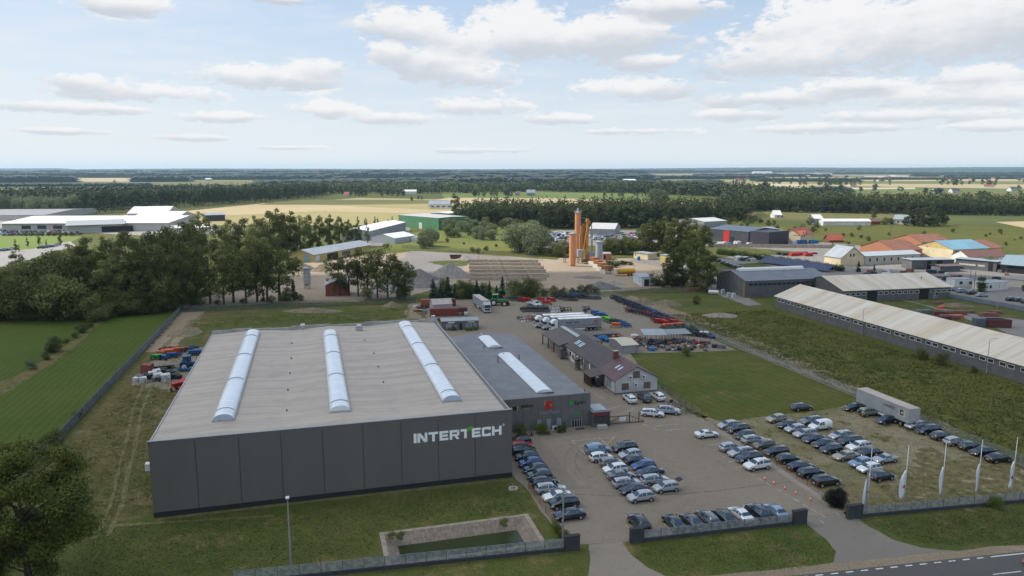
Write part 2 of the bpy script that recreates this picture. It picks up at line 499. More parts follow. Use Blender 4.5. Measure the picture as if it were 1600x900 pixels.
# pond rim corners first: the ground sheet leaves a hole for it
TL, TR = G(593, 833), G(826, 806)
BR = TR - W * 9.0; BL = TL - W * 9.0
TL = Vector((TL.x, TL.y, 0)); TR = TL + U * (TR - TL).dot(U); BL = TL - W * 9.0; BR = TR - W * 9.0
hole = [BL, BR, TR, TL]
outer = [Vector((-1500, 30, 0)), Vector((1500, 30, 0)), Vector((1500, 1500, 0)), Vector((-1500, 1500, 0))]
b = MB(); b.add([tuple(p) for p in hole + outer], [(0, 1, 5, 4), (1, 2, 6, 5), (2, 3, 7, 6), (3, 0, 4, 7)])
o = b.build('ground', g_base, fix=False)
tag(o, 'rough green and olive grass around the hall', None, None, 'structure')
for p in o.data.polygons:
 if p.normal.z < 0: p.flip()
b = MB(); b.box(-15500, -400, -4.0, 15500, 15500, -2.0)
tag(b.build('terrain', g_far), 'flat farmland reaching to the horizon', None, None, 'structure')
b = MB()
for (x0, y0, x1, y1) in ((-15000, 1480, 15000, 15000), (-15000, 31, -1490, 1480), (1490, 31, 15000, 1480)):
 b.quad((x0, y0, -0.05), (x1, y0, -0.05), (x1, y1, -0.05), (x0, y1, -0.05))
tag(b.build('farmland', g_far), 'distant green and yellow farmland', None, None, 'structure')
# near surfaces
patch('meadow', [(-60, 508), (120, 497), (277, 486), (54, 732), (-150, 830)], g_meadow, 0.004, 0.4, 3)
patch('field_path', [(-40, 610), (20, 590), (75, 560), (120, 528), (150, 505), (160, 503), (125, 535), (85, 566), (30, 600), (-30, 640)], g_dry, 0.008, 0.5, 2)
patch('dirt', [(282, 486), (345, 482), (560, 478), (690, 470), (720, 492), (690, 520), (520, 530), (333, 530), (244, 790), (150, 830), (60, 735)], g_dry, 0.004, 0.5, 2)
patch('rough_grass_strip', [(330, 497), (420, 484), (640, 476), (655, 498), (640, 510), (320, 520), (305, 540), (290, 535)], g_base, 0.008, 0.9, 1.5)
patch('sand_track', [(283, 488), (322, 486), (300, 510), (278, 540), (250, 552), (228, 550)], g_sand, 0.010, 0.8, 1.2)
patch('tyre_track', [(642, 474), (660, 474), (650, 488), (668, 500), (640, 502), (632, 487)], g_sand, 0.010, 0.6, 1.2)
patch('machine_yard', [(262, 546), (322, 542), (285, 612), (205, 602), (225, 575)], g_yard, 0.012, 0.5, 1.5)
yard = [(780, 700), (800, 742), (824, 765), (848, 803), (872, 830), (884, 846), (906, 851), (984, 846), (1258, 814), (1264, 806), (1326, 806), (1296, 778), (1210, 722), (1124, 668),
  (1074, 641), (1050, 614), (1010, 590), (985, 552), (1085, 550), (1150, 547), (1100, 523), (1062, 507), (1000, 480), (953, 461), (850, 464), (744, 466), (700, 468), (655, 470), (668, 500), (688, 530), (740, 580)]
patch('yard', yard, g_yard, 0.016, 0.12, 1.5)
patch('lawn', [(1000, 556), (1165, 548), (1330, 617), (1336, 638), (1260, 645), (1190, 652), (1128, 660), (1082, 640), (1052, 612), (1012, 584)], g_lawn, 0.014, 0.25, 1.5)
patch('dry_lawn_edge', [(1026, 600), (1050, 612), (1096, 640), (1108, 652), (1088, 652), (1066, 636)], g_dry, 0.020, 0.5, 1)
patch('parking_lot', [(1082, 644), (1130, 660), (1190, 651), (1262, 644), (1330, 634), (1400, 662), (1600, 735), (1640, 752), (1640, 772), (1600, 776), (1342, 801), (1322, 806), (1296, 778), (1210, 722), (1124, 668)], g_lot, 0.020, 0.35, 1.0)
patch('parking_grass', [(1440, 700), (1560, 725), (1640, 755), (1640, 776), (1600, 779), (1345, 803), (1335, 795), (1380, 780)], g_lot2, 0.024, 2.2, 1.2)
patch('field_beyond_fence', [(1030, 484), (1100, 478), (1190, 470), (1212, 482), (1640, 614), (1700, 660), (1700, 770), (1560, 706), (1170, 546)], g_rough, 0.006, 0.6, 2)
patch('sand_bank', [(985, 462), (1080, 492), (1180, 530), (1290, 578), (1345, 605), (1440, 645), (1500, 672), (1490, 676), (1330, 614), (1150, 540), (1050, 495), (975, 466)], g_sand, 0.012, 0.8, 1.2)
patch('rubble_ground', [(990, 458), (1060, 458), (1130, 456), (1160, 470), (1130, 480), (1060, 485), (1010, 472)], g_base, 0.010, 0.8, 1.5)
patch('kerb_strip', [(1117, 671), (1125, 668), (1300, 779), (1316, 795), (1303, 798), (1284, 783)], mat('strip_paving', (0.30, 0.255, 0.205), 0.9, col2=(0.25, 0.21, 0.17), sc=0.8, bump=0.3), 0.026)
# entrance roads and main road
patch('driveway', [(920, 851), (972, 847), (985, 866), (1010, 886), (1050, 905), (1085, 925), (915, 925), (922, 880)], g_drive, 0.020, 0.08, 1)
patch('entrance_road', [(1246, 808), (1330, 799), (1350, 818), (1395, 843), (1440, 856), (1520, 864), (1600, 862), (1760, 850), (1760, 880), (1262, 905), (1180, 930), (1220, 905), (1275, 893), (1303, 878), (1306, 862), (1290, 842), (1268, 825)], g_entry, 0.020, 0.08, 1)
def on_line(x, x0, y0, x1, y1):
 return y0 + (y1 - y0) * (x - x0) / (x1 - x0)
A = G(1265, 897); B = G(1600, 861.5)
rd = (B - A).normalized(); rn = Vector((rd.y, -rd.x, 0))
RA = A - rd * 120; RB = A + rd * 160
patch('road', [RA, RB, RB + rn * 8.2, RA + rn * 8.2], g_asph, 0.028, world=True)
patch('road_shoulder', [RA - rn * 1.7, RB - rn * 1.7, RB, RA], g_sand, 0.024, 0.2, 1.0, world=True)
m_line = mat('road_paint', (0.62, 0.60, 0.56), 0.8, col2=(0.34, 0.32, 0.29), sc=3.0, lo=0.5, hi=0.7)
b = MB()
def stripe(mb, p, d, n, t0, t1, off, wd, z):
 a = p + d * t0 + n * off; c = p + d * t1 + n * off
 mb.quad((a.x, a.y, z), (c.x, c.y, z), (c.x + n.x * wd, c.y + n.y * wd, z), (a.x + n.x * wd, a.y + n.y * wd, z))
tt = -118
while tt < 158:
 near = -4 < tt < 24
 stripe(b, A, rd, rn, tt, tt + (1.0 if near else 2.2), 0.35, 0.22, 0.033)
 tt += 2.05 if near else 2.2
tt = -118
while tt < 158:
 stripe(b, A, rd, rn, tt, tt + 4.0, 4.0, 0.16, 0.033); tt += 10
tag(b.build('road_markings', m_line, fix=False), 'white dashed edge and centre lines on the road', None, None, 'structure')
# verge strip and ditch grass
patch('verge', [(905, 862), (985, 868), (1010, 890), (1060, 905), (1200, 905), (1270, 893), (1300, 876), (1303, 862), (1280, 838), (1256, 822), (985, 850)][2:], g_base, 0.012, 0.3, 1)
m_worn = mat('worn_grass', (0.17, 0.135, 0.062), 0.95, col2=(0.10, 0.105, 0.032), sc=0.9, lo=0.42, hi=0.58, detail=6, bump=0.8)
def strip(name, ps, wd, z, m, label):
 pp = [G(*p) for p in smooth_pts(ps, 5)]; L_, R_ = [], []
 for i, p in enumerate(pp):
  d = (pp[min(i + 1, len(pp) - 1)] - pp[max(i - 1, 0)]).normalized(); n = Vector((-d.y, d.x, 0)); w_ = wd * rnd.uniform(.55, 1.25) / 2
  L_.append(p + n * w_); R_.append(p - n * w_)
 patch(name, L_ + R_[::-1], m, z, world=True, label=label)
WORN = [([(246, 812), (380, 796), (520, 780), (660, 764), (802, 749)], .9), ([(168, 838), (190, 790), (200, 740), (213, 690), (222, 640), (240, 600)], .7), ([(150, 834), (174, 786), (184, 738), (198, 688), (208, 640), (226, 600)], .6),
  ([(170, 822), (230, 818), (330, 812), (430, 806)], .8), ([(650, 505), (637, 492), (640, 480)], .6), ([(240, 560), (268, 530), (300, 505), (318, 490)], 1.6)]
# faint bay markings in the yard
b = MB()
def seg(mb, x0, y0, x1, y1, wd=0.12, z=0.024):
 a = G(x0, y0); c = G(x1, y1); d = (c - a).normalized(); n = Vector((-d.y, d.x, 0)) * wd / 2
 mb.quad((a.x - n.x, a.y - n.y, z), (c.x - n.x, c.y - n.y, z), (c.x + n.x, c.y + n.y, z), (a.x + n.x, a.y + n.y, z))
for s_ in [(936, 684, 952, 699), (955, 695, 1023, 774), (894, 689, 962, 683), (893, 688, 900, 695), (904, 699, 925, 690), (948, 695, 961, 682), (906, 701, 914, 709), (1022, 774, 1041, 771), (1041, 771, 1060, 769),
  (890, 562 - 0, 922, 585), (922, 585, 950, 604), (945, 641, 970, 634), (965, 648, 990, 640), (930, 616, 945, 624), (1005, 663, 1030, 673), (1020, 666, 1060, 663), (1040, 673, 1072, 670), (1083, 686, 1092, 688),
  (1092, 688, 1125, 684), (1104, 696, 1136, 692), (1114, 703, 1128, 702), (1128, 714, 1140, 712), (1138, 722, 1150, 720), (1150, 731, 1164, 728), (1176, 738, 1201, 734), (1168, 739, 1175, 742),
  (978, 821, 985, 827), (1013, 830, 1026, 838), (1037, 818, 1052, 832), (1282, 816 - 2, 1287, 817), (1305, 801, 1313, 806)]:
 seg(b, *s_)
for i in range(9):
 x = 1170 + i * 14; y = 739 + i * 8.1
 seg(b, x, y, x + 8, y + 4.6)
tag(b.build('bay_markings', mat('bay_paint', (0.50, 0.46, 0.41), 0.85, col2=(0.26, 0.22, 0.185), sc=2.2, lo=0.42, hi=0.62), fix=False), 'worn white parking lines on the yard paving', None, None, 'structure')
# tyre marks and the drain channel
b = MB()
def arc(mb, pts, wd, z):
 for i in range(len(pts) - 1):
  seg(mb, *pts[i], *pts[i + 1], wd=wd, z=z)
def smooth_pts(ps, n=8):
 out = []
 for i in range(len(ps) - 1):
  p0 = ps[max(i - 1, 0)]; p1 = ps[i]; p2 = ps[i + 1]; p3 = ps[min(i + 2, len(ps) - 1)]
  for j in range(n):
   t = j / n
   out.append(tuple(0.5 * ((2 * p1[k]) + (-p0[k] + p2[k]) * t + (2 * p0[k] - 5 * p1[k] + 4 * p2[k] - p3[k]) * t * t + (-p0[k] + 3 * p1[k] - 3 * p2[k] + p3[k]) * t ** 3) for k in (0, 1)))
 out.append(ps[-1]); return out
arc(b, smooth_pts([(884, 731), (882, 718), (889, 704), (905, 692), (928, 686), (955, 684)]), 0.22, 0.0215)
arc(b, smooth_pts([(909, 741), (900, 726), (901, 711), (912, 699), (935, 692)]), 0.22, 0.0215)
tag(b.build('tyre_marks', mat('tyre_mark', (0.13, 0.108, 0.088), 0.9, col2=(0.185, 0.155, 0.123), sc=0.8), fix=False), 'dark curved tyre marks on the yard paving', None, None, 'structure')
b = MB()
arc(b, [(893, 772), (965, 775), (1055, 773), (1130, 766), (1190, 758), (1237, 753)], 0.16, 0.0225)
tag(b.build('drain_channel', mat('drain_iron', (0.05, 0.045, 0.04), 0.8, col2=(0.14, 0.12, 0.10), sc=2.0), fix=False), 'narrow dark drain channel across the yard', None, None, 'structure')
b = MB()
arc(b, [(933, 603), (948, 613), (962, 621), (985, 620)], 0.14, 0.0225)
tag(b.build('drain_channel', MATS['drain_iron'], fix=False), 'short dark drain channel before the office gable', None, None, 'structure')
for i_, (ps_, w_) in enumerate(WORN): strip('worn_track', ps_, w_, 0.029 + i_ * 0.003, m_worn, 'worn bare track in the grass')
# mid distance surfaces
patch('plant_yard', [(130, 480), (200, 470), (330, 462), (440, 440), (470, 412), (560, 400), (660, 392), (850, 403), (1010, 404), (1075, 412), (1105, 430), (1090, 446), (1000, 452), (940, 458), (860, 458), (700, 458), (640, 470), (420, 474), (280, 482)], g_sandy, 0.006, 1.0, 3)
patch('gravel_yard', [(575, 455), (640, 392), (730, 395), (800, 402), (850, 404), (850, 408), (735, 408), (700, 440), (690, 452)], g_grey, 0.012, 1.0, 3)
patch('plant_grass', [(560, 470), (640, 462), (700, 446), (760, 448), (850, 455), (960, 455), (1060, 455), (1060, 459), (950, 461), (740, 466), (640, 474), (560, 478)], g_base, 0.018, 0.8, 2)
patch('grass_island', [(667, 409), (700, 407), (735, 407), (728, 415), (700, 417)], g_base, 0.020, 0.8, 2)
patch('grass_strip', [(610, 386), (700, 388), (840, 396), (880, 400), (870, 406), (720, 396), (650, 392), (600, 396)], g_rough, 0.022, 0.8, 3)
patch('wild_grass', [(600, 372), (690, 356), (800, 356), (842, 392), (760, 393), (640, 390), (600, 388)], ground_mat('wild_meadow', [(0.13, 0.15, 0.035), (0.20, 0.18, 0.05), (0.08, 0.11, 0.03)], (0.01, 0.05, 0.25, 2.0)), 0.024, 1.0, 3)
patch('yard_road', [(1000, 400), (1060, 404), (1110, 420), (1160, 460), (1190, 476), (1170, 478), (1120, 460), (1085, 440), (1040, 418), (980, 408)], g_grey, 0.012, 0.5, 2)
patch('scrap_yard', [(838, 366), (870, 360), (1000, 360), (1060, 366), (1050, 378), (960, 382), (850, 388)], g_grey, 0.012, 1.0, 4)
patch('stone_yard', [(1100, 384), (1105, 372), (1210, 374), (1330, 382), (1420, 392), (1330, 400), (1180, 388)], g_grey, 0.012, 1.0, 4)
patch('works_yard', [(1120, 404), (1140, 400), (1300, 396), (1600, 398), (1760, 420), (1760, 560), (1600, 530), (1490, 490), (1300, 440), (1180, 430)], g_grey, 0.010, 1.0, 4)
patch('small_lawn', [(1140, 414), (1188, 410), (1230, 424), (1200, 432), (1150, 424)], g_lawn, 0.020, 0.5, 2)
patch('works_grass', [(1420, 455), (1480, 463), (1600, 486), (1760, 512), (1760, 530), (1600, 500), (1500, 488), (1380, 462)], g_base, 0.020, 1.0, 2)
patch('scrub_ground', [(1180, 352), (1400, 352), (1640, 352), (1760, 398), (1600, 396), (1440, 388), (1330, 382), (1210, 366), (1150, 360)], g_rough, 0.008, 1.0, 5)
patch('left_lawn', [(-60, 366), (60, 367), (130, 370), (110, 378), (60, 388), (-60, 397)], field_mat('brightgreen', (0.15, 0.20, 0.045), (0.18, 0.22, 0.055), (0.12, 0.16, 0.035)), 0.012, 0.8, 4)
patch('left_road', [(-60, 397), (50, 389), (110, 377), (118, 384), (60, 400), (10, 420), (-60, 430)], ground_mat('pale_paving', [(0.30, 0.28, 0.26), (0.34, 0.32, 0.30), (0.26, 0.24, 0.22)], (0.02, 0.1, 0.6, 3.0), bump=0.2), 0.014, 0.3, 4)
patch('factory_paving', [(-200, 352), (60, 358), (180, 366), (290, 370), (340, 362), (340, 345), (200, 340), (-200, 345)], MATS['pale_paving'], 0.010)
patch('green_shed_paving', [(560, 356), (640, 352), (640, 364), (600, 384), (560, 384)], MATS['grey_gravel'], 0.012, 0.5, 3)
# far fields, by outline
def fld(px, m, z):
 patch('field', px, m, z, 1.5, 25)
fld([(190, 336), (300, 330), (450, 318), (560, 309), (720, 312), (720, 345), (560, 352), (300, 352)], f_yel(), 0.05)
fld([(280, 331), (410, 318), (450, 318), (720, 330), (720, 335), (500, 330), (340, 337)], f_straw(), 0.09)
fld([(300, 338), (560, 341), (640, 346), (500, 352), (280, 350)], f_yel(), 0.13)
fld([(400, 320), (470, 312), (700, 313), (700, 318), (560, 320)], f_oliv(), 0.14)
fld([(690, 303), (740, 300), (1000, 301), (1110, 312), (1070, 322), (700, 316)], f_gre(), 0.08)
fld([(700, 309), (880, 310), (1080, 317), (1060, 323), (880, 322), (660, 316)], f_straw(), 0.12)
fld([(120, 284), (203, 284), (205, 277), (120, 277)], f_straw(), 0.15)
fld([(0, 293), (160, 292), (230, 286), (0, 284)], f_dgre(), 0.15)
fld([(-300, 297), (200, 293), (250, 286), (-300, 288)], field_mat('plough', (0.12, 0.11, 0.075), (0.15, 0.13, 0.09), (0.10, 0.10, 0.06)), 0.12)
fld([(400, 285), (520, 284), (520, 280), (400, 281)], f_gre(), 0.15)
fld([(1120, 296), (1200, 293), (1330, 293), (1330, 286), (1240, 283), (1100, 284)], f_yel(), 0.10)
fld([(1120, 290), (1330, 291), (1640, 296), (1800, 296), (1800, 290), (1350, 286), (1120, 286)], f_straw(), 0.15)
fld([(1300, 298), (1500, 295), (1800, 299), (1800, 303), (1500, 300), (1300, 302)], f_gre(), 0.16)
fld([(1310, 293.5), (1430, 293), (1430, 295.5), (1310, 296)], field_mat('pale', (0.50, 0.44, 0.30), (0.55, 0.48, 0.34), (0.45, 0.40, 0.26)), 0.18)
fld([(1120, 287), (1250, 288), (1250, 291), (1120, 290)], MATS['field_pale'], 0.18)
fld([(1340, 303), (1480, 301), (1700, 305), (1700, 312), (1470, 309), (1330, 307)], f_oliv(), 0.14)
fld([(1480, 309), (1700, 309), (1700, 318), (1540, 318)], f_gre(), 0.15)
fld([(1560, 312), (1700, 312), (1700, 314), (1560, 314)], f_straw(), 0.18)
fld([(1190, 330), (1370, 329), (1450, 336), (1400, 344), (1210, 344)], f_oliv(), 0.10)
fld([(1475, 337), (1700, 334), (1700, 352), (1520, 352), (1475, 349)], f_dgre(), 0.10)
fld([(1555, 347), (1700, 344), (1700, 356), (1600, 356)], f_straw(), 0.14)
fld([(960, 272.5), (1150, 272), (1150, 276), (960, 276)], f_yel(), 0.2)
fld([(1150, 270.5), (1700, 270.5), (1700, 273), (1300, 274), (1150, 273)], f_straw(), 0.2)
fld([(1200, 277), (1700, 278), (1700, 283.5), (1200, 282.5)], f_straw(), 0.2)
fld([(1000, 281), (1180, 281), (1180, 284), (1000, 285)], f_yel(), 0.2)
fld([(1250, 285), (1700, 286), (1700, 288), (1250, 287)], f_gre(), 0.22)
fld([(1350, 275), (1500, 274.5), (1500, 276), (1350, 276.4)], MATS['field_pale'], 0.24)
fld([(0, 271.5), (100, 271.3), (100, 269.8), (0, 269.8)], MATS['field_pale'], 0.24)
# ---- pond
m_slab = mat('pond_slabs', (0.25, 0.20, 0.155), 0.9, col2=(0.18, 0.145, 0.11), sc=1.5, bump=0.5, bsc=4, wave=(0, 0.55, 0.35))
m_rim = mat('pond_rim', (0.32, 0.265, 0.21), 0.9, col2=(0.24, 0.20, 0.16), sc=1.2, bump=0.3)
k = NT(bpy.data.materials.new('pond_water').node_tree) if False else None
mw = bpy.data.materials.new('pond_water'); mw.use_nodes = True
bs = mw.node_tree.nodes['Principled BSDF']; bs.inputs['Base Color'].default_value = (0.032, 0.040, 0.012, 1); bs.inputs['Roughness'].default_value = 0.22; bs.inputs['Specular IOR Level'].default_value = 0.25
kk = NT(mw.node_tree); bn = kk.node('ShaderNodeBump'); bn.inputs['Strength'].default_value = 0.25; bn.inputs['Distance'].default_value = 0.02
kk.l.new(kk.noise(kk.node('ShaderNodeTexCoord').outputs['Object'], 3.0, 3), bn.inputs['Height']); kk.l.new(bn.outputs[0], bs.inputs['Normal'])
pond = thing('pond', 'rectangular fire pond with sloping slab banks behind the slatted front fence', 'pond', tuple(TL), R(GA))
LX, LY = (TR - TL).length, 9.0
b = MB()
def rect(x0, y0, x1, y1, z): return [(x0, y0, z), (x1, y0, z), (x1, y1, z), (x0, y1, z)]
o_ = rect(0.6, -LY + 0.6, LX - 0.6, -0.6, 0.03); i_ = rect(2.6, -LY + 2.6, LX - 2.6, -2.7, -1.25)
b.add(o_ + i_, [(0, 1, 5, 4), (1, 2, 6, 5), (2, 3, 7, 6), (3, 0, 4, 7)])
b.build('bank', m_slab, pond)
b = MB(); r0 = rect(-0.05, -LY - 0.05, LX + 0.05, 0.05, 0.05)
r1 = rect(0.6, -LY + 0.6, LX - 0.6, -0.6, 0.05)
b.add(r0 + r1, [(0, 1, 5, 4), (1, 2, 6, 5), (2, 3, 7, 6), (3, 0, 4, 7)]); b.build('rim', m_rim, pond)
b = MB(); b.quad(*rect(1.6, -LY + 1.6, LX - 1.6, -1.6, -1.0)); b.build('water', mw, pond)
# ---- heaps: irregular mounds
def mound(name, label, cat, c, rx, ry, h, m, rot=0.0, n=26, rough=0.18, peak=1.0, group=None):
 rg = random.Random(int(c[0] * 13 + c[1] * 7) & 0xffff)
 b = MB(); vs = []; fs = []
 rings = 7
 ph = [rg.uniform(0, 6.28) for _ in range(4)]
 for j in range(rings + 1):
  t = j / rings
  for i in range(n):
   a = 2 * math.pi * i / n
   k_ = 1 + rough * (math.sin(2 * a + ph[0]) * 0.5 + math.sin(3 * a + ph[1]) * 0.4 + math.sin(5 * a + ph[2]) * 0.3) + rg.gauss(0, rough * 0.22)
   rr = (1 - t) * k_
   zz = h * (t ** peak) * (1 + rg.gauss(0, rough * 0.3)) if j else -0.05
   vs.append((rx * rr * math.cos(a), ry * rr * math.sin(a), zz if j < rings else h))
 for j in range(rings):
  for i in range(n):
   fs.append((j * n + i, j * n + (i + 1) % n, (j + 1) * n + (i + 1) % n, (j + 1) * n + i))
 b.add(vs, fs)
 g = G(*c)
 o = b.build(name, m, smooth=True)
 o.location = (g.x, g.y, 0); o.rotation_euler = (0, 0, rot)
 return tag(o, label, cat, group)
m_gravel = mat('gravel_grey', (0.20, 0.18, 0.165), 0.95, col2=(0.27, 0.24, 0.21), sc=0.8, bump=0.8, bsc=3)
m_gravd = mat('gravel_dark', (0.13, 0.12, 0.115), 0.95, col2=(0.18, 0.165, 0.15), sc=0.8, bump=0.8, bsc=3)
m_soil = mat('soil', (0.21, 0.155, 0.105), 0.95, col2=(0.13, 0.11, 0.06), sc=0.7, bump=1.0, bsc=2.5)
m_brush = mat('rubble', (0.30, 0.25, 0.21), 0.95, col2=(0.16, 0.13, 0.10), sc=1.6, bump=1.0, bsc=3)
for a in [('gravel_heap', 'largest pointed grey gravel heap left of the concrete bays', 'gravel heap', (703, 432), 11, 8, 6.5, m_gravel),
  ('gravel_heap', 'dark grey gravel heap left of the largest pointed heap', 'gravel heap', (655, 437), 10, 8, 5.0, m_gravd),
  ('gravel_heap', 'low dark gravel heap nearest the row of spruces', 'gravel heap', (663, 447), 9, 6, 2.6, m_gravd),
  ('gravel_heap', 'small grey heap beside the dark red skip', 'gravel heap', (728, 406), 6, 4, 2.2, m_gravel),
  ('gravel_heap', 'dark gravel heap in front of the row of orange feed bins', 'gravel heap', (938, 451), 8, 5, 3.2, m_gravd),
  ('gravel_heap', 'small low grey heap left of the white pump building', 'gravel heap', (960, 444), 5, 4, 1.6, m_gravel),
  ('gravel_heap', 'low wide grey heap before the yellow tanker trailer', 'gravel heap', (920, 434), 7, 4, 0.9, m_gravd),
  ('soil_heap', 'long brown soil heap behind the left part of the hall roof', 'soil heap', (490, 487), 10, 3.0, 1.6, m_soil),
  ('soil_heap', 'sandy soil bank beside the dirt track in the fence corner', 'soil heap', (290, 520), 5, 7, 1.4, m_soil),
  ('soil_heap', 'small soil heap by the back fence near the containers', 'soil heap', (612, 478), 4, 3, 1.7, m_soil),
  ('soil_heap', 'sandy heap behind the right back corner of the hall', 'soil heap', (640, 500), 5, 2, 0.8, m_soil),
  ('soil_heap', 'brown sand heap under the yellow barn with grey roof', 'soil heap', (503, 423), 6, 5, 3.2, m_soil),
  ('soil_heap', 'brown heap right of the ribbed concrete silo between the trees', 'soil heap', (475, 422), 7, 5, 3.4, m_soil),
  ('soil_heap', 'sandy heap just outside the right fence corner', 'soil heap', (1006, 474), 5, 3.5, 2.2, m_sand if False else m_soil),
  ('soil_heap', 'brown soil heap with weeds right of the fence corner', 'soil heap', (1040, 476), 6, 4, 2.0, m_soil),
  ('rubble_heap', 'flat heap of pale rubble lying in the field beyond the right fence', 'rubble heap', (1127, 494), 6, 4.0, 1.3, m_brush),
  ('soil_heap', 'reddish earth heap before the solar panels', 'soil heap', (1236, 425), 11, 4, 2.6, m_brush),
  ('soil_heap', 'small sand heap on the grass of the works yard', 'soil heap', (1494, 478), 6, 3, 1.2, m_soil)]:
 mound(*a)
# concrete bays
m_conc = mat('concrete', (0.44, 0.37, 0.29), 0.9, col2=(0.33, 0.28, 0.22), sc=0.5, stretch=(1, 1, 2), bump=0.3, wave=(0, 2.4, 0.25), grime=0.15)
m_sandp = mat('sand_pile', (0.50, 0.40, 0.28), 0.95, col2=(0.29, 0.24, 0.18), sc=0.3, bump=0.6)
for i, (x0, x1, y) in enumerate([(732, 841, 409.5), (733, 845, 414.5), (733, 850, 420), (734, 853, 425.5), (735, 858, 432), (735, 854, 438)]):
 a = G(x0, y); c = G(x1, y + 0.6)
 L = (c - a).length
 t = thing('storage_bay', '%s long concrete storage bay wall with sand behind it, counted from the field side' % ORD[i], 'storage bay', (a.x, a.y, 0), math.atan2(c.y - a.y, c.x - a.x), 'concrete storage bays at the asphalt plant')
 b = MB(); b.box(0, -0.2, 0, L, 0.2, 1.5)
 for k_ in range(int(L / 2.4) + 1):
  b.box(k_ * 2.4 - 0.08, -0.32, 0, k_ * 2.4 + 0.08, -0.2, 1.45)
 b.build('bay_wall', m_conc, t)
 rg = random.Random(i)
 b = MB(); n = 24
 prof = [0.3 + 1.1 * abs(math.sin(k_ * 0.7 + i)) * rg.uniform(0.7, 1.1) for k_ in range(n + 1)]
 vs = []; fs = []
 for k_ in range(n + 1):
  x = L * (0.02 + 0.93 * k_ / n)
  vs += [(x, 0.22, 0), (x, 0.3, prof[k_]), (x, 4.0, prof[k_] * .8), (x, 9.0, 0)]
 for k_ in range(n):
  for j in range(3):
   fs.append((k_ * 4 + j, k_ * 4 + 4 + j, k_ * 4 + 5 + j, k_ * 4 + 1 + j))
 b.add(vs, fs); b.build('sand', m_sandp, t, smooth=True)
# ============================================================ BUILDINGS
m_anth = mat('anthracite_panel', (0.140, 0.130, 0.122), 0.6, col2=(0.146, 0.136, 0.127), sc=0.3, stretch=(1, 1, 0.25), bump=0.12, bsc=10, spec=0.3, wave=(2, 0.55, 0.14))
m_anth2 = mat('grey_panel', (0.125, 0.123, 0.124), 0.55, col2=(0.14, 0.138, 0.138), sc=0.4, bump=0.1, bsc=8)
m_seam = mat('dark_seam', (0.055, 0.052, 0.05), 0.6)
m_plinth = mat('dark_plinth', (0.018, 0.019, 0.024), 0.7)
m_roofh = mat('hall_roof_sheet', (0.42, 0.365, 0.312), 0.75, col2=(0.345, 0.30, 0.258), sc=0.5, lo=0.36, hi=0.66, stretch=(0.05, 1.4, 1), wave=(1, 1.0, 0.12), grime=0.18, detail=6)
m_rooft = mat('tiled_grey_roof', (0.150, 0.152, 0.165), 0.55, col2=(0.185, 0.185, 0.195), sc=0.3, wave=(1, 0.38, 0.55), grime=0.15)
m_trim = mat('light_trim', (0.42, 0.42, 0.42), 0.6, col2=(0.34, 0.34, 0.34), sc=1.0)
m_glass = mat('window_glass', (0.03, 0.038, 0.05), 0.08, spec=0.8)
m_dark = mat('dark_opening', (0.012, 0.012, 0.014), 0.8)
m_white = mat('white_paint', (0.72, 0.72, 0.71), 0.5, col2=(0.62, 0.62, 0.60), sc=1.5)
m_brown = mat('brown_metal', (0.085, 0.05, 0.04), 0.5)
m_black = mat('black_metal', (0.02, 0.02, 0.022), 0.5)
m_rubber = mat('rubber', (0.018, 0.018, 0.018), 0.85)
m_steel = mat('galvanised_steel', (0.36, 0.38, 0.39), 0.45, metal=0.3, col2=(0.28, 0.30, 0.31), sc=2)
m_lamp = mat('lamp_head', (0.55, 0.56, 0.57), 0.4)
def polyc(name, ribper):
 m = bpy.data.materials.new(name); m.use_nodes = True
 k = NT(m.node_tree); bs = k.n['Principled BSDF']
 P = k.node('ShaderNodeTexCoord').outputs['Object']; s_ = k.node('ShaderNodeSeparateXYZ'); k.l.new(P, s_.inputs[0])
 fr = k.m('FRACT', k.m('DIVIDE', s_.outputs[1], ribper)); ln = k.m('LESS_THAN', fr, 0.14)
 n = k.ramp(k.noise(P, 0.6, 4), 0.35, 0.7)
 c = k.mix(n, (0.74, 0.77, 0.81, 1), (0.64, 0.69, 0.74, 1)); c = k.mix(ln, c, (0.40, 0.48, 0.58, 1))
 k.put(bs, 'Base Color', c); bs.inputs['Roughness'].default_value = 0.28
 bs.inputs['Coat Weight'].default_value = 0.3
 MATS[name] = m; return m
m_poly = polyc('polycarbonate', 1.05)
def face_box(mb, face, L, D, s0, z0, s1, z1, t0, t1):
 if face == 'F': mb.box(s0, -t1, z0, s1, -t0, z1)
 elif face == 'L': mb.box(-t1, s0, z0, -t0, s1, z1)
 elif face == 'R': mb.box(L + t0, s0, z0, L + t1, s1, z1)
 elif face == 'B': mb.box(s0, D + t0, z0, s1, D + t1, z1)
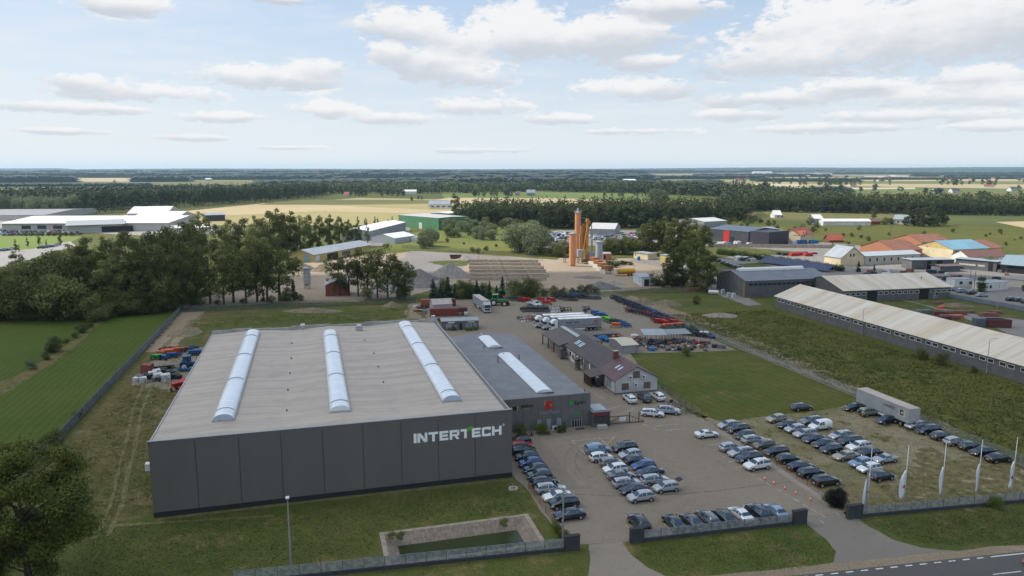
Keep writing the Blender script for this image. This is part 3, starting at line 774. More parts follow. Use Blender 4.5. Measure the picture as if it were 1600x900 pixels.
def add_window(root, face, L, D, s0, z0, s1, z1, kind='window', fm=None, gm=None, fw=0.08, mull=0):
 if s1 < s0: s0, s1 = s1, s0
 if z1 < z0: z0, z1 = z1, z0
 b = MB(); face_box(b, face, L, D, s0, z0, s1, z1, -0.05, 0.03)
 nm = {'window': 'window', 'door': 'door', 'gate': 'garage_door', 'open': 'doorway'}[kind]
 wo = b.build(nm, gm or (m_dark if kind == 'open' else m_glass), root)
 if kind != 'open' and fw > 0:
  b = MB()
  face_box(b, face, L, D, s0 - fw, z0 - fw, s1 + fw, z0, 0.0, 0.06); face_box(b, face, L, D, s0 - fw, z1, s1 + fw, z1 + fw, 0.0, 0.06)
  face_box(b, face, L, D, s0 - fw, z0, s0, z1, 0.0, 0.06); face_box(b, face, L, D, s1, z0, s1 + fw, z1, 0.0, 0.06)
  for i in range(mull):
   c = s0 + (s1 - s0) * (i + 1) / (mull + 1)
   face_box(b, face, L, D, c - fw / 2, z0, c + fw / 2, z1, 0.0, 0.055)
  b.build('frame', fm or m_white, wo)
 return wo
def bld(name, label, cat, A, B, D, eave, ridge, axis, wm, rm, wins=(), over=0.35, group=None, base=None, ang=None, L=None, rt=0.14, ridge_at=0.5, edge=None):
 a = Vector((A[0], A[1], 0)) if len(A) == 3 else G(*A)
 if ang is None:
  c = G(*B); d = c - a; L = L or d.length; ang = math.atan2(d.y, d.x)
 t = thing(name, label, cat, (a.x, a.y, 0), ang, group)
 b = MB()
 if axis == 'x':
  yr = D * ridge_at
  b.xprism([(0, 0), (D, 0), (D, eave), (yr, ridge), (0, eave)], 0, L)
 elif axis == 'y':
  xr = L * ridge_at
  b.yprism([(0, 0), (L, 0), (L, eave), (xr, ridge), (0, eave)], 0, D)
 else:
  b.box(0, 0, 0, L, D, eave)
 b.build('wall', wm, t)
 b = MB(); e = 0.02
 if axis == 'x':
  yr = D * ridge_at; k1 = (ridge - eave) / yr; k2 = (ridge - eave) / (D - yr)
  b.xprism([(-over, eave - over * k1 + e), (-over, eave - over * k1 + rt), (yr, ridge + rt), (D + over, eave - over * k2 + rt), (D + over, eave - over * k2 + e), (yr, ridge + e)], -over, L + over)
 elif axis == 'y':
  xr = L * ridge_at; k1 = (ridge - eave) / xr; k2 = (ridge - eave) / (L - xr)
  b.yprism([(-over, eave - over * k1 + e), (-over, eave - over * k1 + rt), (xr, ridge + rt), (L + over, eave - over * k2 + rt), (L + over, eave - over * k2 + e), (xr, ridge + e)], -over, D + over)
 else:
  b.box(-over, -over, eave + e, L + over, D + over, eave + rt)
 b.build('roof', rm, t)
 if base:
  b = MB(); b.box(-0.04, -0.04, 0, L + 0.04, D + 0.04, base[0]); b.build('plinth', base[1], t)
 for w_ in wins:
  w_ = list(w_); kw = w_[6] if len(w_) > 6 else {}
  face, s0, z0, s1, z1, kind = w_[:6]
  add_window(t, face, L, D, s0, z0, s1, z1, kind, **kw)
 t['_L'] = L
 return t, L, D, a, ang
# ---- the big hall
FR = G(800, 745); FR.z = 0
FLs = G(244, 807)
HL = (FR - FLs).dot(U) + 0.2
O_ = FR - U * HL
hall = thing('warehouse_hall', 'large anthracite panelled hall with three barrel skylights and the big white INTERTECH lettering', 'warehouse', tuple(O_), R(GA))
HD = 72.0; HH = 11.3
b = MB()
b.box(0, 0, 0.75, HL, HD, HH - 0.45)
b.build('wall', m_anth, hall)
b = MB(); b.box(-0.02, -0.02, 0, HL + 0.02, HD + 0.02, 0.7); b.build('plinth', m_plinth, hall)
def hx(px, py=None):
 return wall_hit(O_, U, px, py if py else 700)[0]
for px in (312, 379, 444, 508, 570, 629, 686, 743):
 s, z = wall_hit(O_, U, px, on_line(px, 244, 807, 800, 745))
 MB().box(s - 0.035, -0.035, 0.8, s + 0.035, -0.001, HH - 0.47).build('panel_joint', m_seam, hall)
# front parapet and cappings
b = MB(); b.box(-0.05, -0.03, HH - 0.45, HL + 0.05, 0.32, HH); b.build('front_parapet', m_anth, hall)
b = MB(); b.box(-0.08, -0.07, HH + 0.003, HL + 0.08, 0.36, HH + 0.07); b.build('capping', mat('cap_metal', (0.30, 0.31, 0.32), 0.4, metal=0.4), hall)
# roof: shallow ridges under the skylights, valleys between
sk = []
for (fx, fy, bx_, by) in ((352, 660, 393, 523), (533, 646, 515, 523), (704, 630, 634, 509)):
 f_ = G(fx, fy, HH - 0.2); g_ = G(bx_, by, HH - 0.2)
 sk.append(((f_ - O_).dot(U), (f_ - O_).dot(W), (g_ - O_).dot(U), (g_ - O_).dot(W)))
xs = [(a[0] + a[2]) / 2 for a in sk]
prof = [(0.0, HH - 0.35)]
pts = [0.0, xs[0], (xs[0] + xs[1]) / 2, xs[1], (xs[1] + xs[2]) / 2, xs[2], HL]
zs = [HH - 0.45, HH + 0.10, HH - 0.42, HH + 0.10, HH - 0.42, HH + 0.10, HH - 0.50]
b = MB()
poly = [(x, z) for x, z in zip(pts, zs)] + [(HL, HH - 0.6), (0, HH - 0.6)]
b.yprism(poly, 0.33, HD - 0.3)
b.build('roof', m_roofh, hall)
b = MB()
n = 60
for i in range(12):
 x0 = HL * i / 12; x1 = HL * (i + 1) / 12
 zz = HH + 0.42 + 0.16 * math.sin(i * 1.7)
 b.box(x0, HD - 0.28, HH - 0.6, x1 - 0.04, HD, zz)
b.build('rear_parapet', mat('parapet_sheet', (0.40, 0.40, 0.39), 0.6, col2=(0.31, 0.31, 0.30), sc=0.5, grime=0.3), hall)
# edge flashings left and right
b = MB(); b.box(-0.06, 0.36, HH - 0.5, 0.10, HD, HH - 0.3); b.box(HL - 0.10, 0.36, HH - 0.55, HL + 0.06, HD, HH - 0.35); b.build('flashing', m_trim, hall)
for i, (x0, y0, x1, y1) in enumerate(sk):
 xm = (x0 + x1) / 2
 y1 = min(y1, HD - 2.2)
 z0 = HH + 0.08
 wv, hv = 1.5, 0.85
 b = MB(); N_ = 14
 prof = [(xm - wv * math.cos(math.pi * k_ / N_), z0 + 0.18 + hv * math.sin(math.pi * k_ / N_)) for k_ in range(N_ + 1)]
 b.yprism(prof, y0, y1)
 s = b.build('skylight', m_poly, hall)
 s['label'] = ['left', 'middle', 'right'][i] + ' long barrel skylight of the hall'
 b = MB(); b.box(xm - wv - 0.12, y0 - 0.1, z0 - 0.15, xm + wv + 0.12, y1 + 0.1, z0 + 0.2); b.build('kerb', m_trim, s)
 for f in (0.05, 0.33, 0.62, 0.9):
  b = MB(); yy = y0 + (y1 - y0) * f
  for k_ in range(2, N_ - 2):
   p, r_ = prof[k_], prof[k_ + 1]
   b.bar((p[0], yy, p[1] + 0.05), (r_[0], yy, r_[1] + 0.05), 0.07, 5)
  b.build('vent_frame', mat('vent_grey', (0.25, 0.28, 0.32), 0.5), s)
# drains, vents, small roof hardware
m_rv = mat('roof_hardware', (0.08, 0.08, 0.08), 0.6)
for px, py in ((456, 536), (455, 560), (453, 583), (450, 609), (448, 641), (570, 532), (584, 552), (591, 573), (599, 597)):
 g_ = G(px, py, HH - 0.3); s, t_ = (g_ - O_).dot(U), (g_ - O_).dot(W); MB().cbox(s, t_, HH - 0.45, 0.25, 0.25, 0.30).build('roof_drain', m_rv, hall)
for px, py in ((561, 514), (473, 513)):
 g_ = G(px, py, HH); s, t_ = (g_ - O_).dot(U), (g_ - O_).dot(W)
 b = MB(); b.cbox(s, t_, HH - 0.2, 1.6 if px == 561 else 0.6, 0.7, 0.9); v_ = b.build('roof_vent', m_trim, hall)
 b = MB(); b.bar((s - 0.5, t_, HH + 0.85), (s + 0.5, t_, HH + 0.85), 0.28, 10); b.build('fan', m_white, v_)
for px in (366, 362, 357, 351, 344, 340, 502, 504, 506, 508, 511):
 for i in range(1):
  g_ = G(px, {366: 546, 362: 560, 357: 578, 351: 597, 344: 625, 340: 630, 502: 540, 504: 565, 506: 585, 508: 612, 511: 620}[px], HH)
  s, t_ = (g_ - O_).dot(U), (g_ - O_).dot(W); MB().bar((s, t_, HH - 0.4), (s, t_, HH + 0.55), 0.05, 5).build('anchor_post', m_white, hall)
s, z = wall_hit(O_, U, 240, 732)
b = MB(); b.box(-0.75, 0.5, z - 0.5, -0.06, 1.5, z + 0.5); b.build('wall_unit', m_white, hall)
# lettering
def glyph(ch, mb, x, w_, h, st, y=-0.06, yb=-0.002):
 def bx(x0, z0, x1, z1): mb.box(x + x0, y, z0, x + x1, yb, z1)
 def pl(ps): mb.yprism([(x + p[0], p[1]) for p in ps], y, yb)
 s = st; k_ = st * 0.92
 if ch == 'I': bx(0, 0, s * 1.1, h)
 elif ch == 'N': bx(0, 0, s, h); bx(w_ - s, 0, w_, h); pl([(0.001 + s * 0.0, h - 0.001), (s * 1.25, h - 0.001), (w_ - 0.001, 0.001), (w_ - s * 1.25, 0.001)])
 elif ch == 'T': bx(0, h - k_, w_, h); bx(w_ / 2 - s / 2, 0, w_ / 2 + s / 2, h - k_)
 elif ch == 't': bx(0, h - k_, w_ * 0.60, h); bx(w_ * 0.60 - s, 0, w_ * 0.60, h - k_)
 elif ch == 'E': bx(0, 0, s, h); bx(s, 0, w_, k_); bx(s, h - k_, w_, h); bx(s, h / 2 - k_ * 0.45, w_ * 0.93, h / 2 + k_ * 0.45)
 elif ch == 'R':
  bx(0, 0, s, h); bx(s, h - k_, w_ * 0.86, h); bx(s, h * 0.34, w_ * 0.86, h * 0.34 + k_ * 0.9)
  bx(w_ - s, h * 0.40, w_, h * 0.94); pl([(w_ * 0.50, h * 0.34), (w_ * 0.50 + s * 1.1, h * 0.34), (w_, 0), (w_ - s * 1.25, 0)])
  bx(w_ * 0.86, h - k_, w_ - s * 0.1, h * 0.99)
 elif ch == 'C': bx(0, h * 0.06, s, h * 0.94); bx(s * 0.3, 0, w_, k_) if False else None; bx(s, 0, w_, k_); bx(s, h - k_, w_, h); bx(w_ - s, k_, w_, h * 0.32); bx(w_ - s, h * 0.68, w_, h - k_); bx(s * 0.35, 0.0, s, h * 0.06); bx(s * 0.35, h * 0.94, s, h)
 elif ch == 'H': bx(0, 0, s, h); bx(w_ - s, 0, w_, h); bx(s, h / 2 - k_ / 2, w_ - s, h / 2 + k_ / 2)
sA, zA = wall_hit(O_, U, 646.5, 692.5); sB, zB = wall_hit(O_, U, 783.5, 680.5)
Hh = 1.50; zl = zA
tot = sB - sA
word = 'INTERtECH'; wid = {'I': 0.36, 'N': 1.5, 'T': 1.45, 'E': 1.35, 'R': 1.5, 't': 1.55, 'C': 1.42, 'H': 1.5}
gap = 0.20; base_w = sum(wid[c] for c in word) + gap * (len(word) - 1); kx = tot / base_w
b = MB(); x = sA; tx = 0
for ch in word:
 if ch == 't': tx = x
 glyph(ch, b, x, wid[ch] * kx, Hh, 0.40)
 x += (wid[ch] + gap) * kx
b.M = Matrix.Translation((0, 0, 0))
b.v = [(p[0], p[1], p[2] + zl) for p in b.v]
m_letter = mat('letter_white', (0.95, 0.95, 0.95), 0.4)
b.build('lettering', m_letter, hall)['label'] = 'white INTERTECH lettering'
b = MB(); xt = tx + wid['t'] * kx * 0.62
b.yprism([(xt, zl + Hh - 0.38), (xt + 0.05, zl + Hh + 0.10), (xt + 0.45, zl + Hh + 0.30), (xt + 1.05, zl + Hh + 0.34), (xt + 0.95, zl + Hh + 0.02), (xt + 0.62, zl + Hh - 0.24), (xt + 0.30, zl + Hh - 0.34)], -0.07, -0.002)
b.build('leaf_mark', mat('letter_green', (0.10, 0.42, 0.05), 0.5), hall)
text_mesh('registered_mark', '®', 0.55, m_letter, hall, Matrix.Translation((sB + 0.15, -0.03, zl + Hh - 0.1)) @ Matrix.Rotation(R(90), 4, 'X'), 0.01)
# ---- second hall with the entrance front
s0, _ = wall_hit(FR, W, 803, 683)
hb = G(921, 664); hx1 = (hb - FR).dot(U); hy1 = (hb - FR).dot(W)
O2 = FR + W * (hy1) + U * 0.12
L2 = hx1 - 0.1; H2 = hz(921, 664, 614);
D2 = (G(705, 527, H2 - 0.5) - O2).dot(W)
h2 = thing('entrance_hall', 'lower grey hall with two barrel skylights and the glazed entrance door', 'office hall', tuple(O2), R(GA))
b = MB(); b.box(0, 0.05, 0, L2, D2, H2 - 0.75); b.build('wall', m_anth2, h2)
b = MB(); b.box(0, -0.12, 0, L2 + 0.06, 0.28, H2); b.build('front_facade', m_anth2, h2)
b = MB(); b.box(-0.02, -0.16, H2 + 0.002, L2 + 0.1, 0.32, H2 + 0.07); b.build('capping', m_anth, h2)
b = MB(); b.yprism([(0, H2 - 0.72), (L2 * 0.52, H2 + 0.05), (L2 + 0.25, H2 - 0.72), (L2 + 0.25, H2 - 0.85), (0, H2 - 0.85)], 0.30, D2 + 0.2); b.build('roof', m_rooft, h2)
b = MB()
for i in range(1, 14):
 b.box(L2 * i / 14 - 0.02, -0.145, 0.3, L2 * i / 14 + 0.02, -0.12, H2 - 0.1)
b.build('panel_joints', mat('joint_grey', (0.075, 0.077, 0.082), 0.6), h2)
F2 = O2 + W * (-0.12)
def w2(px, py): return wall_hit(F2, U, px, py)
for (fx, fy, bx_, by) in ((850, 613, 790, 554), (774, 543, 757, 527)):
 f_ = G(fx, fy, H2 + 0.1); g_ = G(bx_, by, H2 + 0.1)
 y0, y1 = (f_ - O2).dot(W), (g_ - O2).dot(W); xm = ((f_ - O2).dot(U) + (g_ - O2).dot(U)) / 2
 N_ = 12; wv = 1.7
 prof = [(xm - wv * math.cos(math.pi * k_ / N_), H2 + 0.05 + 0.62 * math.sin(math.pi * k_ / N_)) for k_ in range(N_ + 1)]
 b = MB(); b.yprism(prof, y0, y1); s = b.build('skylight', m_poly, h2); s['label'] = 'long front barrel skylight' if fx == 850 else 'short rear barrel skylight'
 b = MB(); b.box(xm - wv - 0.1, y0 - 0.12, H2 - 0.4, xm + wv + 0.1, y1 + 0.12, H2 + 0.1); b.build('kerb', m_anth, s)
xm2 = xm
b = MB(); b.box(xm2 - 0.1, y1 + 0.1, H2 - 0.1, xm2 + 0.1, D2, H2 + 0.12); b.build('ridge_cap', m_trim, h2)
for px, py, hh in ((778, 567, 1.4), (811, 562, 1.0), (787, 558, 0.8), (756, 545, 0.7)):
 g_ = G(px, py, H2 - 0.2); s, t_ = (g_ - O2).dot(U), (g_ - O2).dot(W)
 b = MB(); b.bar((s, t_, H2 - 0.6), (s, t_, H2 - 0.2 + hh), 0.13, 8); v_ = b.build('flue', m_anth, h2)
 b = MB(); b.bar((s, t_, H2 - 0.2 + hh), (s, t_, H2 + hh), 0.22, 8, 0.05); b.build('cowl', m_anth, v_)
fL = 0.13
def win2(x0, y0, x1, y1, **kw):
 a = w2(x0, y1); c = w2(x1, y0)
 return a[0], max(a[1], 0.02), c[0], c[1]
m_pale = mat('pale_glass', (0.26, 0.30, 0.33), 0.12, spec=0.7)
for (x0, y0, x1, y1) in ((839, 655, 846, 672), (854, 654, 861, 671), (869.5, 652.5, 877, 667)):
 a = win2(x0, y0, x1, y1)
 b = MB(); b.box(a[0], -0.16, a[1], a[2], -0.10, a[3]); wo = b.build('window', m_pale, h2)
 b = MB()
 for (p0, q0, p1, q1) in ((a[0] - .1, a[1] - .1, a[2] + .1, a[1]), (a[0] - .1, a[3], a[2] + .1, a[3] + .1), (a[0] - .1, a[1], a[0], a[3]), (a[2], a[1], a[2] + .1, a[3])):
  b.box(p0, -0.2, q0, p1, -0.11, q1)
 b.build('frame', m_anth, wo)
a = win2(893, 652.5, 908.5, 670.5)
b = MB(); b.box(a[0], -0.16, 0.05, a[2], -0.10, a[3]); dr = b.build('entrance_door', m_glass, h2)
b = MB()
for f in (0, 0.27, 0.55, 0.78, 1.0):
 xx = a[0] + (a[2] - a[0]) * f; b.box(xx - 0.05, -0.21, 0.05, xx + 0.05, -0.16, a[3])
b.box(a[0], -0.209, a[3] * 0.8, a[2], -0.161, a[3] * 0.8 + 0.08); b.build('frame', m_steel, dr)
# signs on the entrance front
zt = lambda px, py: w2(px, py)
MX = Matrix.Rotation(R(90), 4, 'X')
def sign_text(name, body, px, py, size, m, bold=0.0, parent=h2, yy=-0.16):
 s, z = zt(px, py)
 return text_mesh(name, body, size, m, parent, Matrix.Translation((s, yy, z)) @ MX, 0.015, bold)
m_sgrey = mat('sign_grey', (0.26, 0.26, 0.26), 0.6); m_sred = mat('sign_red', (0.45, 0.015, 0.02), 0.5); m_sgreen = mat('sign_green', (0.03, 0.30, 0.04), 0.5)
m_sblack = mat('sign_black', (0.015, 0.015, 0.015), 0.5); m_syel = mat('sign_yellow', (0.45, 0.36, 0.10), 0.5)
sign_text('company_name', 'InterTech', 842.3, 648, 1.02, m_sgrey, 0.012)
s, z = zt(851, 639.5)
b = MB()
for (pts_) in ([(0, 0.1), (0.2, 1.55), (1.0, 1.65), (1.75, 1.35), (1.65, 0.95), (1.0, 1.2), (0.85, 0.75), (1.3, 0.55), (1.75, 0.3), (1.6, 0.02), (1.1, 0.0), (0.9, 0.18), (0.5, -0.05)],):
 b.yprism([(s + p[0], z + p[1]) for p in pts_], -0.20, -0.12)
em = b.build('red_emblem', m_sred, h2)
b = MB(); b.yprism([(s - 0.18, z + 0.75), (s + 0.02, z + 1.5), (s + 0.30, z + 1.72), (s + 0.16, z + 1.5), (s + 0.06, z + 0.8)], -0.21, -0.12); b.yprism([(s + 1.1, z + 0.65), (s + 1.4, z + 0.95), (s + 1.5, z + 0.8), (s + 1.25, z + 0.6)], -0.215, -0.12); b.build('emblem_highlight', m_syel, em)
b = MB(); s, z = zt(892, 630)
b.M = Matrix.Translation((s, -0.13, z)) @ MX; b.lathe([(0.42, 0), (0.42, 0.06)], 18); b.M = Matrix(); b.build('green_dot', m_sgreen, h2)
sign_text('partner_name', 'EgAN', 897.5, 632, 0.98, m_sblack, 0.01)
sign_text('door_sign', 'AGRO', 895, 649, 0.62, m_sgreen, 0.03)
b = MB(); s, z = zt(803.5, 638.5); b.M = Matrix.Translation((s, -0.13, z)) @ MX; b.lathe([(0.48, 0), (0.48, 0.05)], 18); b.lathe([(0.30, 0.05), (0.30, 0.08)], 6); b.M = Matrix(); b.build('round_emblem', m_sblack, h2)
b = MB(); b.box(s - 0.75, -0.17, z - 0.4, s - 0.55, -0.12, z + 0.4); b.box(s + 0.55, -0.17, z - 0.4, s + 0.75, -0.12, z + 0.4); b.build('emblem_wings', m_syel, h2)
sign_text('brand_name', 'JENSON', 813.5, 637.5, 0.72, m_sblack, 0.02)
sign_text('brand_line', '& SONS', 818, 640.2, 0.34, m_syel, 0.0)
# outdoor unit and doormat of the entrance
s, z = w2(864.5, 676)
b = MB(); b.box(s - 0.5, -1.3, 0.05, s + 0.6, -0.8, 0.85); ac = b.build('air_conditioner', m_white, h2)
b = MB(); b.M = Matrix.Translation((s, -1.31, 0.45)) @ MX; b.lathe([(0.28, 0), (0.28, 0.03)], 14); b.M = Matrix(); b.build('fan_grille', m_black, ac)
s, z = w2(902, 672); tagm = MB().box(s - 0.9, -2.0, 0.02, s + 0.9, -1.2, 0.05).build('doormat', m_rubber)
tagm.parent = None; tagm.location = tuple(O2); tagm.rotation_euler = (0, 0, R(GA)); tag(tagm, 'dark doormat before the glazed entrance door', 'doormat')
# ---- guard booth beside the entrance hall
g_ = G(925, 666); k0 = G(924, 667)
kb, L, D, a, an = bld('guard_booth', 'small glazed dark booth with a red sign band beside the entrance hall', 'booth', (926, 668), None, 5.0, 2.9, 0, 'flat', m_anth, mat('booth_roof', (0.12, 0.12, 0.13), 0.4), ang=R(GA), L=3.6, over=0.15,
 wins=[('F', 0.25, 0.9, 2.3, 2.1, 'window', dict(fm=m_black)), ('R', 0.4, 0.9, 4.4, 2.1, 'window', dict(fm=m_black, mull=2)), ('F', 2.6, 0.1, 3.4, 2.1, 'door', dict(fm=m_black))])
b = MB(); b.box(0.2, -0.09, 2.25, 3.4, -0.02, 2.75); sg = b.build('sign_band', mat('booth_red', (0.16, 0.012, 0.03), 0.5), kb)
b = MB(); b.box(0.5, 0.6, 3.05, 3.1, 4.4, 3.12); b.build('roof_light', mat('roof_light', (0.30, 0.32, 0.34), 0.3), kb)
b = MB(); b.bar((0.1, 4.8, 0), (0.1, 4.8, 6.2), 0.07, 8); b.build('mast', m_black, kb)
b = MB(); b.cbox(1.5, -1.1, 0, 1.9, 0.8, 0.75); o = b.build('planter', mat('planter', (0.40, 0.38, 0.35), 0.8)); o.parent = None; o.location = kb.location; o.rotation_euler = kb.rotation_euler; tag(o, 'pale planter box in front of the guard booth', 'planter')
# ---- office building
m_ow = mat('office_wall_shaded', (0.50, 0.50, 0.49), 0.8, col2=(0.43, 0.43, 0.43), sc=0.5)  # white gable end greyed, its shade put into the wall colour
m_ow2 = mat('office_wall_lit', (0.74, 0.71, 0.66), 0.8, col2=(0.52, 0.51, 0.48), sc=0.5)  # brighter copy for the long wall, carrying its lit look in the colour
m_or = mat('office_roof_brown', (0.052, 0.038, 0.035), 0.55, col2=(0.062, 0.046, 0.042), sc=0.4, wave=(1, 0.4, 0.5))
m_or2 = mat('office_roof_red', (0.11, 0.050, 0.048), 0.5, col2=(0.088, 0.044, 0.042), sc=0.4, wave=(1, 0.4, 0.5))
m_beige = mat('beige_render', (0.55, 0.50, 0.42), 0.8)
OA = G(961, 617); OL = (G(1026, 611) - OA).dot(U)
off = thing('office_building', 'long office with brown gabled roof, white walls and three windows in a shade-toned gable', 'office building', (OA.x, OA.y, 0), R(GA))
he, hr = 3.3, hz(996, 613.8, 573)
b = MB(); b.yprism([(0, 0), (OL, 0), (OL, he), (OL / 2, hr), (0, he)], 0, 9.0); b.build('gable_wall', m_ow, off)
b = MB(); b.yprism([(0.5, 0), (OL - 0.5, 0), (OL - 0.5, he), (OL / 2, hr - 0.2), (0.5, he)], 9.003, 33.0); b.build('side_wall', m_ow2, off)
def roof2(y0, y1, inset, dz, m, nm):
 k1 = (hr - he) / (OL / 2); ov = 0.45
 x0 = inset - ov; x1 = OL - inset + ov
 z0 = he - ov * k1 + dz
 b = MB(); b.yprism([(x0, z0 + 0.02), (x0, z0 + 0.17), (OL / 2, hr + 0.17 + dz), (x1, z0 + 0.17), (x1, z0 + 0.02), (OL / 2, hr + 0.02 + dz)], y0, y1)
 return b.build(nm, m, off)
r_ = roof2(-0.35, 9.2, 0, 0, m_or2, 'front_roof'); r_['label'] = 'redder front roof over the gable'
r2_ = roof2(9.21, 33.4, 0.45, 0.03, m_or, 'rear_roof')
b = MB(); b.cbox(OL / 2 - 0.9, 9.6, hr - 0.6, 1.1, 0.7, 1.9); ch = b.build('chimney', mat('chimney_brick', (0.16, 0.055, 0.045), 0.8), off)
b = MB(); b.cbox(OL / 2 - 0.9, 9.6, hr + 1.303, 1.25, 0.85, 0.1); b.build('chimney_cap', m_trim, ch)
slope = (hr - he) / (OL / 2)
for k_, (yy, fx, par) in enumerate(((3.0, 0.52, r_), (4.6, 0.52, r_), (26.3, 0.5, r2_), (27.4, 0.5, r2_), (29.0, 0.5, r2_), (30.1, 0.5, r2_))):
 b = MB(); x0 = OL / 2 * fx - 0.55; x1 = x0 + 1.15
 if par is r2_: x0 -= 0.3
 f = lambda x: he + x * slope + 0.24
 b.add([(x0, yy, f(x0)), (x1, yy, f(x1)), (x1, yy + 0.62, f(x1)), (x0, yy + 0.62, f(x0)), (x0, yy, f(x0) - .1), (x1, yy, f(x1) - .1), (x1, yy + 0.62, f(x1) - .1), (x0, yy + 0.62, f(x0) - .1)],
  [(0, 1, 2, 3), (4, 7, 6, 5), (0, 4, 5, 1), (1, 5, 6, 2), (2, 6, 7, 3), (3, 7, 4, 0)]); b.build('roof_window', mat('rooflight_glass', (0.45, 0.58, 0.68), 0.15), par)
for (x0, y0, x1, y1) in ((990, 580.5, 999, 590), (972, 599.5, 981.5, 608.5), (1006.5, 597.3, 1015.5, 606)):
 a0 = wall_hit(OA, U, x0, y1); a1 = wall_hit(OA, U, x1, y0)
 add_window(off, 'F', OL, 9, a0[0], a0[1], a1[0], a1[1], 'window', fm=mat('window_brown', (0.12, 0.05, 0.035), 0.6), gm=mat('blind_glass', (0.14, 0.12, 0.11), 0.2), fw=0.12, mull=1)
for px, py in ((984.5, 589), (1005, 588), (993, 600.5)):
 s, z = wall_hit(OA, U, px, py)
 b = MB(); b.box(s - 0.4, -0.45, z - 0.35, s + 0.4, -0.05, z + 0.35); ac = b.build('air_conditioner', m_white, off)
 b = MB(); b.M = Matrix.Translation((s - 0.08, -0.455, z)) @ MX; b.lathe([(0.24, 0), (0.24, 0.02)], 12); b.M = Matrix(); b.build('fan_grille', m_black, ac)
# side wall features (left face, along y)
for (y0, z0, y1, z1, kind, mm) in ((13.2, 0.05, 16.0, 3.0, 'gate', mat('gate_grey', (0.17, 0.17, 0.155), 0.6)), (17.2, 0.05, 20.0, 3.0, 'gate', MATS['gate_grey']), (21.3, 1.0, 22.0, 2.6, 'window', None), (24.5, 0.05, 26.3, 2.7, 'gate', MATS['gate_grey']),
        (10.6, 1.0, 11.3, 2.6, 'window', None), (27.6, 1.0, 28.6, 2.3, 'window', None), (29.6, 1.2, 30.5, 2.3, 'window', None), (2.4, 0.7, 4.6, 2.6, 'window', m_pale)):
 inset = 0 if y0 < 9 else 0.5
 rootx = off
 b = MB(); b.box(inset - 0.03, y0, z0, inset + 0.05, y1, z1); wo = b.build('garage_door' if kind == 'gate' else 'window', mm or m_glass, off)
 b = MB(); b.box(inset - 0.06, y0 - .1, z0, inset - 0.001, y0, z1 + .1); b.box(inset - 0.06, y1, z0, inset - 0.001, y1 + .1, z1 + .1); b.box(inset - 0.06, y0, z1, inset - 0.001, y1, z1 + .1); b.build('frame', m_anth, wo)
for yy in (23.4, 25.6, 27.2):
 b = MB(); b.box(-0.05, yy, 2.2, 0.45, yy + 0.8, 2.85); b.build('air_conditioner', m_white, off)
b = MB(); b.box(-0.35, -0.35, -0.0, OL + 0.0, -0.003, 0.35) if False else None
b = MB(); b.box(-0.03, -0.03, 0, OL + 0.03, 9.0, 0.4); b.build('plinth', m_seam if False else mat('plinth_grey', (0.16, 0.16, 0.16), 0.8), off)
b = MB(); b.bar((-0.1, -0.1, 0), (-0.1, -0.1, he - 0.3), 0.06, 6); b.build('downpipe', m_brown, off)
# porch
po = OA - U * 0.0
pr = thing('porch', 'brown timber entrance porch on the long side of the office', 'porch', tuple(OA + U * -3.1 + W * 6.4), R(GA))
b = MB(); b.yprism([(-0.4, 2.45), (-0.4, 2.58), (3.3, 3.25), (3.3, 3.1)], -0.5, 4.9) ; b.build('porch_roof', mat('porch_roof', (0.075, 0.055, 0.042), 0.6, wave=(1, 0.45, 0.5)), pr)
for x_, y_ in ((0, 0), (0, 4.4), (2.9, 0), (0, 2.2)):
 MB().cbox(x_, y_, 0, 0.16, 0.16, 2.5).build('post', m_brown, pr)
b = MB(); b.box(0.05, 0.9, 0, 0.1, 4.3, 2.45); b.box(0.1, 4.35, 0, 2.9, 4.4, 2.5); b.build('side_screen', mat('porch_screen', (0.05, 0.032, 0.026), 0.6), pr)
b = MB(); b.box(1.2, -0.02, 0.02, 2.3, 0.05, 2.2); b.build('door', m_glass, pr)
# smoking shelter and dark cabin by the long wall
for y_, lab, w_ in ((20.8, 'dark roofed notice stand against the office side wall', 1.1), (31.6, 'dark tall cabin at the rear corner of the office', 2.2)):
 st = thing('kiosk', lab, 'kiosk', tuple(OA + U * (-1.4 if w_ < 2 else -1.6) + W * y_), R(GA))
 b = MB(); b.box(0, 0, 0.5, 1.2, w_, 2.5); b.build('body', m_anth, st)
 b = MB(); b.yprism([(-0.25, 2.503), (-0.25, 2.6), (0.6, 2.95), (1.45, 2.6), (1.45, 2.503)], -0.25, w_ + 0.25); b.build('roof', m_black, st)
 for x_ in (0.08, 1.0):
  MB().cbox(x_, 0.1, 0, 0.1, 0.1, 0.5).build('leg', m_black, st); MB().cbox(x_, w_ - 0.15, 0, 0.1, 0.1, 0.5).build('leg', m_black, st)
# carport behind the office
cpo = thing('carport', 'brown low gabled carport with a pale ridge strip behind the office', 'carport', tuple(OA + U * 1.4 + W * 34.2), R(GA))
b = MB(); b.yprism([(-2.6, 2.95), (-2.6, 3.1), (3.5, 4.7), (10.0, 3.35), (10.0, 3.2), (3.5, 4.5)], 0, 15.5); b.build('roof', mat('carport_roof', (0.085, 0.062, 0.054), 0.55, wave=(1, 0.4, 0.4)), cpo)
b = MB(); b.yprism([(2.9, 4.66), (2.9, 4.75), (3.6, 4.9), (4.4, 4.7), (4.4, 4.6)], 0.5, 15.0); b.build('ridge_strip', mat('ridge_strip', (0.35, 0.37, 0.38), 0.3, wave=(1, 1.2, 0.4)), cpo)
for y_ in (0.4, 5.2, 10, 15.0):
 MB().cbox(-2.3, y_, 0, 0.25, 0.25, 2.9).build('post', m_brown, cpo)
 MB().cbox(9.6, y_, 0, 0.25, 0.25, 3.2).build('post', m_brown, cpo)
